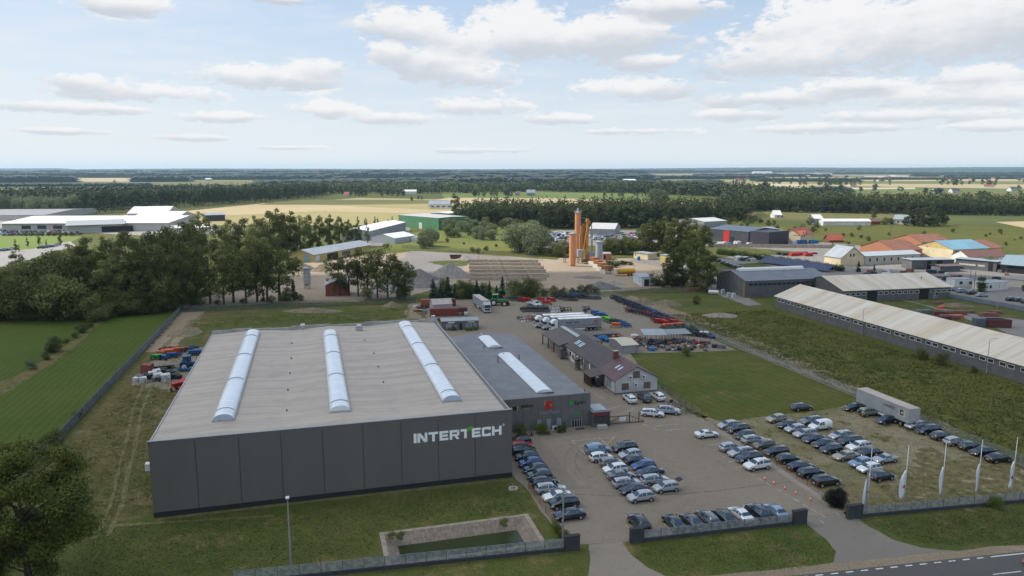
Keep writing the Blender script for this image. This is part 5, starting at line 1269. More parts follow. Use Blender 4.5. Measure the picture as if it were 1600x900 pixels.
# solar field
a = G(1184, 411); c = G(1291, 426);
pv = thing('solar_array', 'long dark blue row of solar panels behind the hedge', 'solar panels', (a.x, a.y, 0), math.atan2(c.y - a.y, c.x - a.x))
Lp = (c - a).length
b = MB(); b.add([(0, 0, 0.8), (Lp, 0, 0.8), (Lp, 6.5, 3.4), (0, 6.5, 3.4), (0, 0, 0.7), (Lp, 0, 0.7), (Lp, 6.5, 3.3), (0, 6.5, 3.3)], [(0, 1, 2, 3), (4, 7, 6, 5), (0, 4, 5, 1), (1, 5, 6, 2), (2, 6, 7, 3), (3, 7, 4, 0)])
b.build('panel_table', mat('solar_blue', (0.022, 0.032, 0.075), 0.3, wave=(0, 1.1, 0.6)), pv)
for i in range(10):
 b = MB(); b.bar((Lp * i / 9.0, 0.8, 0), (Lp * i / 9.0, 0.8, 1.1), 0.07, 5); b.bar((Lp * i / 9.0, 5.5, 0), (Lp * i / 9.0, 5.5, 2.9), 0.07, 5); b.build('support', m_steel, pv)
a = G(1206, 403); c = G(1268, 408)
# ---- asphalt plant
m_sil = mat('silo_orange', (0.66, 0.28, 0.12), 0.55, col2=(0.58, 0.25, 0.11), sc=0.5, stretch=(1, 1, 0.2))
m_sil2 = mat('silo_grey', (0.36, 0.39, 0.42), 0.5, col2=(0.30, 0.33, 0.36), sc=0.4, stretch=(1, 1, 0.2))
m_py = mat('plant_yellow', (0.58, 0.27, 0.04), 0.55, col2=(0.44, 0.19, 0.04), sc=0.6)
m_rust = mat('rust', (0.20, 0.085, 0.045), 0.85, col2=(0.13, 0.07, 0.045), sc=1.0)
def silo(label, px, yb, yt, wpx, m, cap=1.6, legs=True):
 g_ = G(px, yb); Zc = math.hypot(g_.y, 49); r = wpx / 2 * Zc / F_PX; h = hz(px, yb, yt)
 t = thing('silo', label, 'silo', (g_.x, g_.y, 0))
 z0 = 2.2 if legs else 0
 b = MB(); b.lathe([(r * 0.3, z0 - 1.2 if legs else 0), (r, z0 + 0.4), (r, h), (r * 0.9, h + 0.15)], 24); b.build('body', m, t, smooth=False)
 b = MB(); b.lathe([(r * 0.95, h + 0.16), (r * 0.6, h + 0.5), (r * 0.35, h + 0.55), (r * 0.35, h + cap), (r * 0.1, h + cap + 0.1)], 16); b.build('top_filter', m_sil2, t)
 b = MB()
 for i in range(4):
  a_ = math.pi / 4 + i * math.pi / 2
  MB().bar((r * 0.85 * math.cos(a_), r * 0.85 * math.sin(a_), 0), (r * 0.85 * math.cos(a_), r * 0.85 * math.sin(a_), z0 + 0.6), 0.16, 6).build('leg', m, t)
 b = MB(); b.lathe([(r + 0.5, h - 0.05), (r + 0.5, h + 0.03)], 20);
 for i in range(16):
  a_ = i * math.pi / 8; b.bar(((r + .48) * math.cos(a_), (r + .48) * math.sin(a_), h), ((r + .48) * math.cos(a_), (r + .48) * math.sin(a_), h + 1.1), 0.03, 4)
  a2_ = (i + 1) * math.pi / 8; b.bar(((r + .48) * math.cos(a_), (r + .48) * math.sin(a_), h + 1.1), ((r + .48) * math.cos(a2_), (r + .48) * math.sin(a2_), h + 1.1), 0.03, 4)
 b.build('railing', m_steel, t)
 b = MB(); b.bar((r + .1, -0.25, 1), (r + .1, -0.25, h + 1), 0.04, 4); b.bar((r + .1, 0.25, 1), (r + .1, 0.25, h + 1), 0.04, 4)
 zz = 1.2
 while zz < h: b.bar((r + .1, -0.25, zz), (r + .1, 0.25, zz), 0.025, 4); zz += 0.6
 b.build('ladder', m_steel, t)
 return t
silo('tallest orange silo of the asphalt plant with a grey cap', 902, 406, 332, 9.0, m_sil, 2.2)
silo('shorter orange silo standing in front of the tallest one', 894, 415.5, 365, 9.8, m_sil, 0.6, legs=False)
silo('light grey silo right of the orange silos', 935.5, 412.6, 378, 10.6, m_sil2, 1.0, legs=False)
g_ = G(480, 448); t = silo('ribbed pale concrete silo between the left trees', 480, 451, 419, 11.0, mat('silo_ribbed', (0.42, 0.42, 0.43), 0.6, col2=(0.34, 0.34, 0.35), sc=0.5, wave=(2, 1.6, 0.5)), 0.3)
g_ = G(912, 411)
tw = thing('mixing_tower', 'tall yellow bucket elevator and mixing tower of the asphalt plant', 'plant tower', (g_.x, g_.y, 0), R(6))
b = MB(); b.box(1.0, -0.6, 3, 2.3, 0.8, hz(915, 411, 342)); b.build('elevator_shaft', m_py, tw)
b = MB(); b.box(-1.6, 0.5, 3, -0.5, 1.7, hz(909, 411, 353)); b.build('elevator_shaft', mat('plant_ochre', (0.38, 0.18, 0.05), 0.7), tw)
b = MB(); b.box(0.6, -0.9, hz(915, 411, 346), 3.0, 1.1, hz(915, 411, 345)); b.box(2.35, -0.4, hz(915, 411, 350), 3.3, 0.6, hz(915, 411, 346.2)); b.build('head_platform', m_py, tw)
b = MB(); b.box(-2.0, 0.9, 7.5, 1.2, 3.2, 15.5); b.box(-0.4, 0.6, 15.6, 2.8, 2.8, 20.5); b.build('mixing_unit', mat('mixer_rust', (0.34, 0.15, 0.07), 0.7, col2=(0.24, 0.12, 0.07), sc=0.6), tw)
b = MB(); b.bar((1.0, -1.0, 17), (-1.2, -1.6, 2.5), 0.3, 8); b.bar((1.2, -1.0, 17), (1.6, -0.9, 20), 0.3, 8); b.build('chute', m_py, tw)
b = MB(); b.bar((4.0, 0.4, 0), (4.0, 0.4, 20), 0.28, 8); b.build('exhaust_stack', m_steel, tw)
b = MB(); b.box(-3.4, -1.2, 3.2, -0.6, 1.6, 7.2); b.box(2.6, -1.4, 3.2, 5.6, 1.6, 6.0); b.build('hopper', m_sil2, tw)
b = MB()
for x_ in (-3.2, -0.8, 1.2, 3.4, 5.4):
 for y_ in (-1.2, 1.4): b.bar((x_, y_, 0), (x_, y_, 3.4), 0.14, 4)
for i in range(4): b.bar((-3.2 + i * 2.2, -1.3, 0.2), (-1.0 + i * 2.2, -1.3, 3.1), 0.1, 4)
b.build('support_frame', m_rust, tw)
b = MB(); b.bar((-1.5, -2.2, 1.6), (4.5, -2.6, 2.4), 1.0, 12); b.build('drum', m_rust, tw)
b = MB(); b.box(0.2, 1.3, 7.4, 1.0, 2.2, 21);
for i in range(12): b.box(-1.8, 1.0, 8 + i * 1.4, 1.6, 2.4, 8.06 + i * 1.4)
b.build('stairs', m_anth, tw)
for x_, h_ in ((881, 12), (883.5, 12.5), (925, 15)):
 g_ = G(x_, 410); t = thing('pipe_mast', 'thin %s steel mast at the asphalt plant' % {881: 'leftmost', 883.5: 'second', 925: 'right hand'}[x_], 'mast', (g_.x, g_.y, 0))
 b = MB(); b.bar((0, 0, 0), (0, 0, h_), 0.16, 6); b.build('pipe', m_rust, t); MB().cbox(0, 0, 0, 0.8, 0.8, 0.3).build('foot', m_conc, t)
for i in range(5):
 px, py = 922 + i * 6.2, 409 + i * 4.6
 g_ = G(px, py)
 t = thing('feed_bin', '%s orange feed bin of the row leading to the asphalt plant, counted from the silos' % ORD[i], 'feed bin', (g_.x, g_.y, 0), R(-62), 'orange feed bins')
 b = MB(); b.add([(-1.6, -1.2, 2.0), (1.6, -1.2, 2.0), (1.6, 1.2, 2.0), (-1.6, 1.2, 2.0), (-2.1, -1.8, 3.9), (2.1, -1.8, 3.9), (2.1, 1.8, 3.9), (-2.1, 1.8, 3.9)], [(0, 3, 2, 1), (0, 1, 5, 4), (1, 2, 6, 5), (2, 3, 7, 6), (3, 0, 4, 7), (4, 5, 6, 7)]); b.build('hopper', mat('bin_orange', (0.42, 0.16, 0.06), 0.7, col2=(0.33, 0.13, 0.06), sc=0.8), t)
 for x_ in (-1.7, 1.7):
  for y_ in (-1.3, 1.3): MB().cbox(x_, y_, 0, 0.2, 0.2, 2.6).build('leg', m_rust, t)
 MB().box(-2.2, -1.9, 0, 2.2, -1.7, 2.0).build('side_wall', m_beige, t)
g_ = G(961, 431)
t = thing('tanker_trailer', 'yellow tank trailer with red chassis on the plant yard', 'tanker', (g_.x, g_.y, 0), R(6))
b = MB(); b.M = Matrix.Translation((1.2, 0, 2.3)) @ Matrix.Rotation(R(90), 4, 'Y'); b.lathe([(0.4, 0), (1.1, 0.25), (1.1, 8.1), (0.4, 8.4)], 16); b.M = Matrix(); b.build('tank', mat('tank_yellow', (0.60, 0.33, 0.01), 0.4), t)
MB().box(0, -0.9, 0.9, 9.8, 0.9, 1.15).build('chassis', m_sred, t)
MB().box(-0.2, -1.1, 0.9, 1.0, 1.1, 3.2).build('pump_cabinet', m_beige, t)
for x_ in (6.2, 7.5, 8.8):
 b = MB(); b.bar((x_, -1.15, 0.5), (x_, -0.8, 0.5), 0.5, 14); b.build('wheel', m_rubber, t)
g_ = G(998, 406.5); b = MB(); b.lathe([(0.75, 0), (0.8, 0.1), (0.8, 1.9), (0.7, 2.0)], 16); o = b.build('water_barrel', mat('barrel_blue', (0.02, 0.10, 0.26), 0.5), smooth=False); o.location = (g_.x, g_.y, 0); tag(o, 'big blue barrel against the small yellow cabin', 'barrel')
g_ = G(712, 404); b = MB(); b.add([(-2.6, -1.2, 0), (2.6, -1.2, 0), (2.6, 1.2, 0), (-2.6, 1.2, 0), (-3.2, -1.3, 1.9), (3.2, -1.3, 1.9), (3.2, 1.3, 1.9), (-3.2, 1.3, 1.9)], [(0, 1, 2, 3), (0, 1, 5, 4), (1, 2, 6, 5), (2, 3, 7, 6), (3, 0, 4, 7)]); b.box(-3.3, -1.4, 1.9, 3.3, -1.25, 2.05); b.box(-3.3, 1.25, 1.9, 3.3, 1.4, 2.05)
o = b.build('skip', m_cdr); o.location = (g_.x, g_.y, 0); tag(o, 'dark red skip beside the grey heap on the gravel yard', 'skip')
g_ = G(1115, 460); t = thing('gas_tank', 'white cylindrical gas tank on the grass beyond the right fence', 'gas tank', (g_.x, g_.y, 0), R(-20))
b = MB(); b.M = Matrix.Translation((-1.8, 0, 1.0)) @ Matrix.Rotation(R(90), 4, 'Y'); b.lathe([(0.25, -0.25), (0.7, 0), (0.75, 0.2), (0.75, 3.4), (0.7, 3.6), (0.25, 3.85)], 16); b.M = Matrix(); b.build('tank', m_white, t, smooth=True)
for x_ in (-1.1, 1.1): MB().cbox(x_, 0, 0, 0.3, 1.2, 0.5).build('cradle', m_conc, t)
for i, (x_, y_) in enumerate(((1129, 459), (1146, 465), (1139, 464))):
 g_ = G(x_, y_); t = thing('utility_cabinet', ['white utility cabinet next to the gas tank', 'white cabinet at the foot of the dark shed', 'pale blue cabinet before the dark shed'][i], 'cabinet', (g_.x, g_.y, 0), R(20))
 MB().cbox(0, 0, 0.1, 1.3, 0.7, 1.7).build('box', m_white if i < 2 else mat('pale_blue', (0.35, 0.45, 0.52), 0.5), t); MB().box(-0.5, -0.38, 0.3, 0.5, -0.352, 1.6).build('door', m_trim, t)
for i, (x_, y_, l_) in enumerate(((1524, 511, 9), (1543, 512, 7))):
 container(['dark grey blue container left of the maroon one behind the long shed', 'dull maroon container behind the long shed'][i], (x_, y_), l_, R(-6), [mat('container_blue_grey', (0.10, 0.12, 0.15), 0.7, wave=(0, .5, .3)), m_cdr][i])
# ============================================================ FENCES, POLES, FLAGS
m_slat = mat('slat_grey', (0.30, 0.325, 0.33), 0.5, metal=0.2, col2=(0.18, 0.20, 0.215), sc=1.5)
m_sheet = mat('fence_sheet', (0.24, 0.25, 0.265), 0.55, metal=0.2, col2=(0.14, 0.155, 0.17), sc=0.8, wave=(0, 2.6, 0.3))
m_wire = mat('fence_wire', (0.30, 0.335, 0.33), 0.5, metal=0.4)
m_base = mat('fence_plinth', (0.035, 0.038, 0.047), 0.8, col2=(0.048, 0.05, 0.058), sc=1.2, wave=(0, 0.4, 0.25))
def slat_fence(label, A, B, h=1.75, hb=0.45, step=2.5):
 a, c = G(*A), G(*B); d = c - a; L = d.length
 t = thing('slatted_fence', label, 'fence', (a.x, a.y, 0), math.atan2(d.y, d.x))
 MB().box(0, -0.14, 0, L, 0.14, hb).build('plinth_wall', m_base, t)
 n = max(1, round(L / step)); st_ = L / n
 for i in range(n):
  b = MB(); z = hb + 0.07
  while z < h - 0.03:
   b.box(i * st_ + 0.05, -0.02, z, (i + 1) * st_ - 0.05, 0.02, z + 0.095); z += 0.165
  b.build('slat_panel', m_slat, t)
 for i in range(n + 1):
  MB().cbox(i * st_, 0, hb, 0.09, 0.09, h - hb + 0.04).build('post', m_anth2, t)
 return t
def pillar(label, A, B, h=2.0, wd=0.55):
 a, c = G(*A), G(*B); d = c - a; L = d.length
 t = thing('gate_pillar', label, 'gate pillar', (a.x, a.y, 0), math.atan2(d.y, d.x))
 MB().box(0, -wd / 2, 0, L, wd / 2, h).build('blockwork', m_base, t)
 MB().box(-0.06, -wd / 2 - 0.06, h + 0.002, L + 0.06, wd / 2 + 0.06, h + 0.08).build('cap', m_plinth, t)
slat_fence('grey slatted front fence before the pond, left of the narrow drive', (365, 914), (881, 861))
pillar('dark block pillar left of the narrow concrete drive', (882, 861), (905, 858))
pillar('dark block pillar right of the narrow concrete drive', (984, 849), (1005, 846.5))
slat_fence('grey slatted front fence before the row of diagonally parked cars', (1006, 846), (1237, 820), h=1.6)
pillar('dark block pillar left of the wide asphalt entrance', (1238, 820), (1259, 817))
pillar('dark block pillar right of the wide asphalt entrance', (1323, 811), (1346, 808.5))
slat_fence('grey slatted front fence under the white flags', (1347, 808), (1640, 781), h=1.7)
def line_w(A, B):
 a, c = G(*A), G(*B); d = c - a
 return a, d.length, math.atan2(d.y, d.x)
a, L, an = line_w((52, 733), (281, 488))
t = thing('sheet_fence', 'long plain grey sheet metal fence between the green meadow and the hall strip', 'fence', (a.x, a.y, 0), an)
L += 30; t.location = tuple(Vector((a.x, a.y, 0)) - Vector((math.cos(an), math.sin(an), 0)) * 30)
MB().box(0, -0.03, 0.0, L, 0.03, 1.9).build('sheet_panel', m_sheet, t)
for i in range(min(60, int(L / 3) + 1)): MB().cbox(i * 3.0, -0.07, 0, 0.08, 0.06, 1.98).build('post', m_slat, t)
def wire_fence(label, A, B, h=1.9, step=2.6, vs=0.16, mm=None, r=0.012, kick=0.25):
 a, L, an = line_w(A, B)
 t = thing('wire_fence', label, 'fence', (a.x, a.y, 0), an)
 n = max(1, min(99, round(L / step))); st_ = L / n
 for i in range(n + 1): MB().cbox(i * st_, 0, 0, 0.07, 0.07, h + 0.08).build('post', mm or m_wire, t)
 b = MB(); x = 0
 while x < L: b.box(x - r / 2, -r / 2, kick, x + r / 2, r / 2, h); x += vs
 for k_ in range(7): b.box(0, -r, kick + (h - kick) * k_ / 6, L, r, kick + (h - kick) * k_ / 6 + 0.014)
 b.build('wire_mesh', mm or m_wire, t)
 if kick: MB().box(0, -0.03, 0, L, 0.03, kick).build('kick_board', g_curb, t)
 return t
wire_fence('long pale wire mesh fence along the right side of the yard', (956, 463), (1640, 746), r=0.02)
wire_fence('pale wire mesh fence closing the back of the machinery yard', (740, 466.5), (956, 463), r=0.016, step=3.5)
m_wdark = mat('dark_green_wire', (0.075, 0.10, 0.10), 0.5)
wire_fence('dark wire fence behind the hall in front of the tall trees', (282, 488), (650, 473), h=2.4, mm=m_wdark, r=0.05, vs=0.14, kick=0)
wire_fence('dark low fence around the gravel yard beside the wild grass', (628, 388), (842, 402), h=2.2, mm=m_wdark, r=0.05, vs=0.3, kick=0, step=4)
wire_fence('grey fence between the plant yard and the grass of the field', (956, 458), (1078, 456.5), h=2.2, mm=m_anth, r=0.06, vs=0.2, kick=0, step=4)
wire_fence('blue grey fence along the works yard car park', (1485, 466), (1640, 494), h=1.8, mm=mat('blue_fence', (0.10, 0.15, 0.20), 0.6), r=0.07, vs=0.18, kick=0, step=4)
wire_fence('low rusty wire fence along the row of cars beside the hall', (826, 764), (884, 845), h=1.1, mm=m_rust, r=0.012, vs=0.4, kick=0)
wire_fence('low wire fence along the kerb strip between the parking lots', (1124, 668), (1296, 782), h=0.9, mm=m_rust, r=0.010, vs=0.5, kick=0.12)
wire_fence('short wire fence from the bicycle rack along the lawn', (1028, 605), (1091, 652), h=1.7, mm=m_wdark, r=0.012, vs=0.3, kick=0, step=3)
b = MB()
a, L, an = line_w((1100, 402), (1420, 392))
wl = thing('concrete_fence', 'long grey concrete fence behind the hedge by the works yard', 'fence', (G(1108, 386).x, G(1108, 386).y, 0), (G(1335, 388) - G(1108, 386)).to_track_quat('X', 'Z').to_euler().z)
Lc = (G(1335, 388) - G(1108, 386)).length
MB().box(0, -0.1, 0, Lc, 0.1, 2.2).build('panel', m_conc, wl)
# sliding gate
a, L, an = line_w((951, 663.5), (984, 661))
gt = thing('sliding_gate', 'dark steel sliding gate with a white sign and triangular tail', 'gate', (a.x, a.y, 0), an)
b = MB(); Lg = L
b.box(0, -.05, .1, Lg + 3.0, .05, .22); b.box(0, -.05, 1.5, Lg, .05, 1.6); b.bar((Lg, 0, 1.55), (Lg + 3.0, 0, 0.2), 0.05, 4)
for i in range(22): b.box(Lg * i / 21 - .015, -.015, .2, Lg * i / 21 + .015, .015, 1.55)
for i in range(5): b.box(Lg + i * 0.6 - .02, -.02, .2, Lg + i * 0.6 + .02, .02, 1.55 - i * 0.27)
b.bar((0.1, 0, 0.2), (Lg * 0.5, 0, 1.5), 0.05, 4); b.bar((Lg * 0.5, 0, 1.5), (Lg, 0, 0.2), 0.05, 4); b.build('gate_leaf', m_black, gt)
for x_ in (0, Lg, Lg + 1.9): MB().cbox(x_, 0.12, 0, 0.14, 0.14, 2.2).build('post', m_black, gt)
MB().box(Lg * 0.5, -0.09, 0.6, Lg * 0.5 + 1.3, -0.06, 1.4).build('sign', m_white, gt); MB().box(0.15, -0.09, 0.95, 0.9, -0.06, 1.3).build('sign', mat('sign_yellow2', (0.55, 0.48, 0.05), 0.5), gt)
def pole(name, label, cat, x, yb, yt, r0, r1, mm):
 g_ = G(x, yb); h = hz(x, yb, yt)
 t = thing(name, label, cat, (g_.x, g_.y, 0), R(GA))
 b = MB(); b.bar((0, 0, 0), (0, 0, h), r0, 10, r1); b.build('pole', mm, t, smooth=False)
 return t, h
m_pole = mat('concrete_pole', (0.30, 0.275, 0.25), 0.85, col2=(0.24, 0.22, 0.20), sc=1.5)
for (x, yb, yt, lab) in ((455, 889, 783, 'street lamp on a concrete pole in the grass before the big hall'), (879.5, 846, 766, 'street lamp on a brown concrete pole by the left drive pillar'), (1351.5, 800, 733, 'street lamp on a concrete pole beside the leftmost flagpole')):
 t, h = pole('street_lamp', lab, 'street lamp', x, yb, yt, 0.15, 0.09, m_pole)
 b = MB(); b.bar((0, 0, h - 0.05), (0, 0, h + 0.5), 0.04, 6); b.build('bracket', m_steel, t); b = MB(); b.cbox(0, -0.15, h + 0.45, 0.42, 0.62, 0.14); b.build('lamp', m_lamp, t)
for (x, yb, yt, lab) in ((1346.5, 523, 483, 'tall curved street lamp before the left part of the long shed'), (1541, 584, 531, 'tall curved street lamp before the right part of the long shed'), (1557, 490, 442, 'thin lamp mast by the works yard fence'), (1031, 418, 396, 'thin street lamp in the plant yard by the big tree')):
 t, h = pole('street_lamp', lab, 'street lamp', x, yb, yt, 0.10, 0.06, m_steel)
 b = MB(); b.bar((0, 0, h), (0.8, 0, h + 0.25), 0.05, 6); b.bar((0.8, 0, h + 0.25), (1.8, 0, h + 0.28), 0.045, 6); b.build('arm', m_steel, t); b = MB(); b.box(1.5, -0.12, h + 0.18, 2.3, 0.12, h + 0.27); b.build('lamp', m_lamp, t)
for (x, yb, yt) in ((1437, 462, 431), (1390, 388, 352), (1280, 350, 330), (1106, 405, 360), (1443, 380, 360), (640, 395, 375), (1515, 445, 415), (1521, 460, 424), (748, 408, 388)):
 t, h = pole('utility_pole', 'plain thin utility pole standing %s' % {1437: 'at the wide shed', 1390: 'in the scrub behind the tiled hall', 1280: 'left of the white stable', 1106: 'left of the charcoal warehouse', 1443: 'among the scrub bushes', 640: 'beside the small storage tent', 1515: 'between the works yard cabins', 1521: 'just right of another pole in the works yard', 748: 'on the gravel yard by the bays'}[x], 'pole', x, yb, yt, 0.14, 0.09, m_anth if x > 700 else m_pole)
 MB().box(-0.8, -0.05, h - 0.8, 0.8, 0.05, h - 0.68).build('crossarm', m_anth, t)
# flags
m_flag = mat('flag_white', (0.74, 0.76, 0.80), 0.8)
for i, (xt, yt, xb, yb, fx) in enumerate(((1360, 702, 1355, 793, 6), (1420, 697, 1412, 786, 8), (1477, 692, 1470, 781, 5), (1533, 688, 1526, 776, 5), (1589, 684, 1580, 771, 8))):
 g_ = G(xb, yb); h = hz(xb, yb, yt); tp = G(xt, yt, h)
 t = thing('flagpole', ['leftmost white flagpole with a slack white banner beside the lamp post', 'second white flagpole from the left with the fullest banner', 'middle white flagpole with a narrow folded banner', 'second white flagpole from the right with a narrow folded banner', 'rightmost white flagpole at the picture edge'][i], 'flagpole', (g_.x, g_.y, 0), R(GA), 'white flagpoles at the front fence')
 b = MB(); b.bar((0, 0, 0), (0, 0, h), 0.075, 10, 0.045); b.build('pole', m_white, t, smooth=True)
 b = MB(); b.lathe([(0.02, h), (0.07, h + 0.03), (0.07, h + 0.08), (0.02, h + 0.12)], 8); b.build('finial', m_lamp, t)
 ft = h * 0.60; fb = h * 0.10 if i else 0.6
 b = MB(); vs = []; fs = []; rows = 14; cols = 6; rg = random.Random(i)
 wd = [0.75, 0.85, 0.5, 0.45, 0.65][i]
 for r_ in range(rows + 1):
  tt = r_ / rows
  wr = wd * min(1, 0.15 + tt * 3.5) * (1 - 0.25 * math.sin(tt * 5 + i)) * (1 if tt < 0.9 else (1 - (tt - 0.9) * 6))
  for c_ in range(cols + 1):
   u = c_ / cols
   vs.append((-0.06 - wr * u, 0.16 * math.sin(u * 6 + tt * 4 + i) * u + 0.02, ft - (ft - fb) * tt - 0.25 * u))
 for r_ in range(rows):
  for c_ in range(cols):
   k_ = r_ * (cols + 1) + c_; fs.append((k_, k_ + 1, k_ + cols + 2, k_ + cols + 1))
 b.add(vs, fs); fl = b.build('banner', m_flag, t, smooth=True, fix=False)
 sm = fl.modifiers.new('thickness', 'SOLIDIFY'); sm.thickness = 0.012
 if i in (0, 1, 4):
  zz = fb + (ft - fb) * 0.35
  b = MB(); b.yprism([(-0.55, zz), (-0.25, zz + 0.1), (-0.3, zz + 0.55), (-0.5, zz + 0.5)], -0.22, -0.20); b.build('printed_mark', m_sred if i == 1 else m_sblack, t)
# traffic cones
m_cone = mat('cone_orange', (0.75, 0.13, 0.03), 0.5)
for i, (x, y) in enumerate(((1194.5, 750), (1209, 757), (1226, 764.5), (1243, 772.5), (1266, 782.5))):
 g_ = G(x, y); t = thing('traffic_cone', '%s orange and white traffic cone from the far end of the dashed line' % ORD[i], 'traffic cone', (g_.x, g_.y, 0.03), 0.3, 'traffic cones on the dashed line')
 MB().cbox(0, 0, 0, 0.42, 0.42, 0.04).build('base', m_cone, t)
 MB().lathe([(0.16, 0.04), (0.035, 0.75)], 12).build('body', m_cone, t)
 MB().lathe([(0.125, 0.30), (0.09, 0.50)], 12).build('white_band', m_white, t)
g_ = G(802, 765); b = MB(); b.lathe([(0.75, 0), (0.75, 0.28), (0.5, 0.281), (0.48, 0.02)], 20); o = b.build('manhole_ring', m_conc); o.location = (g_.x, g_.y, 0); tag(o, 'pale concrete manhole ring in the grass beside the parked cars', 'manhole ring')
# ============================================================ CARS
m_paint = mat('car_paint', (0.5, 0.5, 0.5), 0.24, objcol=True, coat=1.0, metal=0.15)
m_cglass = mat('car_glass', (0.055, 0.085, 0.12), 0.07, metal=0.55, spec=0.9)  # blue metallic tint mimics sky reflections in the panes
m_ctrim = mat('car_trim', (0.015, 0.015, 0.016), 0.6)
m_rim = mat('alloy_rim', (0.40, 0.41, 0.42), 0.35, metal=0.5)
m_head = mat('headlight_glass', (0.62, 0.65, 0.68), 0.15)
m_tail = mat('tail_light', (0.30, 0.012, 0.010), 0.3)
# station: x, ztop, belt z, half width at top, shoulder half width
def car_mesh(kind):
 if kind == 'hatch':
  L, Wd = 4.15, 1.76; st_ = [(-2.05, 0.80, 0.72, .58, .76), (-1.95, 0.98, 0.86, .66, .82), (-1.72, 1.30, 0.96, .58, .87), (-1.42, 1.45, 0.98, .57, .88), (-0.6, 1.52, 0.96, .60, .88), (0.15, 1.48, 0.93, .60, .88), (0.42, 1.40, 0.92, .60, .88), (1.12, 0.99, 0.92, .74, .88), (1.60, 0.90, 0.84, .70, .86), (1.92, 0.78, 0.70, .62, .80), (2.07, 0.60, 0.55, .52, .70)]
  g0, g1 = 1, 7; wb = (-1.30, 1.28)
 elif kind == 'estate':
  L, Wd = 4.65, 1.80; st_ = [(-2.30, 0.78, 0.70, .60, .78), (-2.20, 1.00, 0.86, .68, .84), (-1.98, 1.36, 0.96, .58, .88), (-1.70, 1.45, 0.98, .58, .89), (-0.5, 1.49, 0.96, .60, .90), (0.20, 1.46, 0.93, .61, .90), (0.46, 1.38, 0.92, .61, .90), (1.22, 0.98, 0.92, .76, .90), (1.80, 0.88, 0.83, .72, .87), (2.18, 0.76, 0.69, .64, .80), (2.33, 0.58, 0.54, .54, .70)]
  g0, g1 = 1, 7; wb = (-1.42, 1.42)
 elif kind == 'sedan':
  L, Wd = 4.65, 1.80; st_ = [(-2.30, 0.82, 0.74, .60, .76), (-2.18, 0.98, 0.90, .68, .84), (-1.62, 1.06, 0.96, .76, .88), (-0.98, 1.38, 0.97, .57, .89), (-0.6, 1.43, 0.96, .59, .90), (0.05, 1.43, 0.93, .60, .90), (0.36, 1.36, 0.92, .60, .90), (1.12, 0.97, 0.92, .76, .90), (1.76, 0.87, 0.82, .72, .87), (2.16, 0.75, 0.68, .64, .80), (2.32, 0.57, 0.53, .54, .70)]
  g0, g1 = 2, 7; wb = (-1.40, 1.38)
 elif kind == 'coupe':
  L, Wd = 4.45, 1.80; st_ = [(-2.20, 0.84, 0.76, .60, .76), (-2.08, 0.99, 0.92, .68, .84), (-1.55, 1.05, 0.96, .76, .88), (-0.75, 1.32, 0.96, .55, .89), (-0.35, 1.36, 0.95, .57, .90), (0.0, 1.36, 0.93, .58, .90), (0.22, 1.31, 0.92, .58, .90), (1.02, 0.95, 0.91, .76, .90), (1.66, 0.86, 0.81, .72, .87), (2.06, 0.74, 0.67, .64, .80), (2.22, 0.56, 0.52, .54, .70)]
  g0, g1 = 2, 7; wb = (-1.32, 1.34)
 elif kind == 'suv':
  L, Wd = 4.55, 1.86; st_ = [(-2.24, 0.92, 0.84, .62, .80), (-2.15, 1.14, 1.00, .70, .87), (-1.95, 1.52, 1.10, .62, .91), (-1.66, 1.64, 1.12, .62, .92), (-0.6, 1.69, 1.10, .64, .93), (0.18, 1.66, 1.07, .65, .93), (0.42, 1.58, 1.06, .65, .93), (1.12, 1.15, 1.06, .79, .92), (1.68, 1.06, 0.98, .76, .90), (2.12, 0.94, 0.84, .70, .85), (2.28, 0.72, 0.66, .60, .76)]
  g0, g1 = 1, 7; wb = (-1.36, 1.40)
 else:  # van
  L, Wd = 4.45, 1.80; st_ = [(-2.20, 0.95, 0.88, .80, .86), (-2.15, 1.68, 1.05, .76, .88), (-2.05, 1.80, 1.10, .74, .89), (-1.5, 1.83, 1.10, .74, .90), (-0.6, 1.83, 1.08, .74, .90), (0.30, 1.82, 1.05, .73, .90), (0.62, 1.70, 1.04, .70, .90), (1.28, 1.12, 1.04, .78, .90), (1.74, 1.00, 0.94, .74, .88), (2.06, 0.86, 0.78, .68, .83), (2.22, 0.64, 0.60, .58, .74)]
  g0, g1 = 1, 7; wb = (-1.32, 1.38)
 low = 0.24 if kind != 'suv' else 0.32
 rings = []
 for i, (x, zt_, zb_, wt, ws) in enumerate(st_):
  e = 0 if 0 < i < len(st_) - 1 else 1
  cab = g0 < i <= g1 - 1
  half = [(ws * .86, low + (0.12 if e else 0)), (ws * (1.0 if not e else .98), low + 0.20), (ws * 1.02, min(0.60, zb_ - 0.12) if not e else 0.50), (ws, zb_), (wt, zt_ - (0.06 if cab else 0.03)), (wt * .78, zt_)]
  ring = [Vector((x, -y, z)) for y, z in half] + [Vector((x, y, z)) for y, z in reversed(half)]
  rings.append(ring)
 return st_, rings, g0, g1, wb, low, L
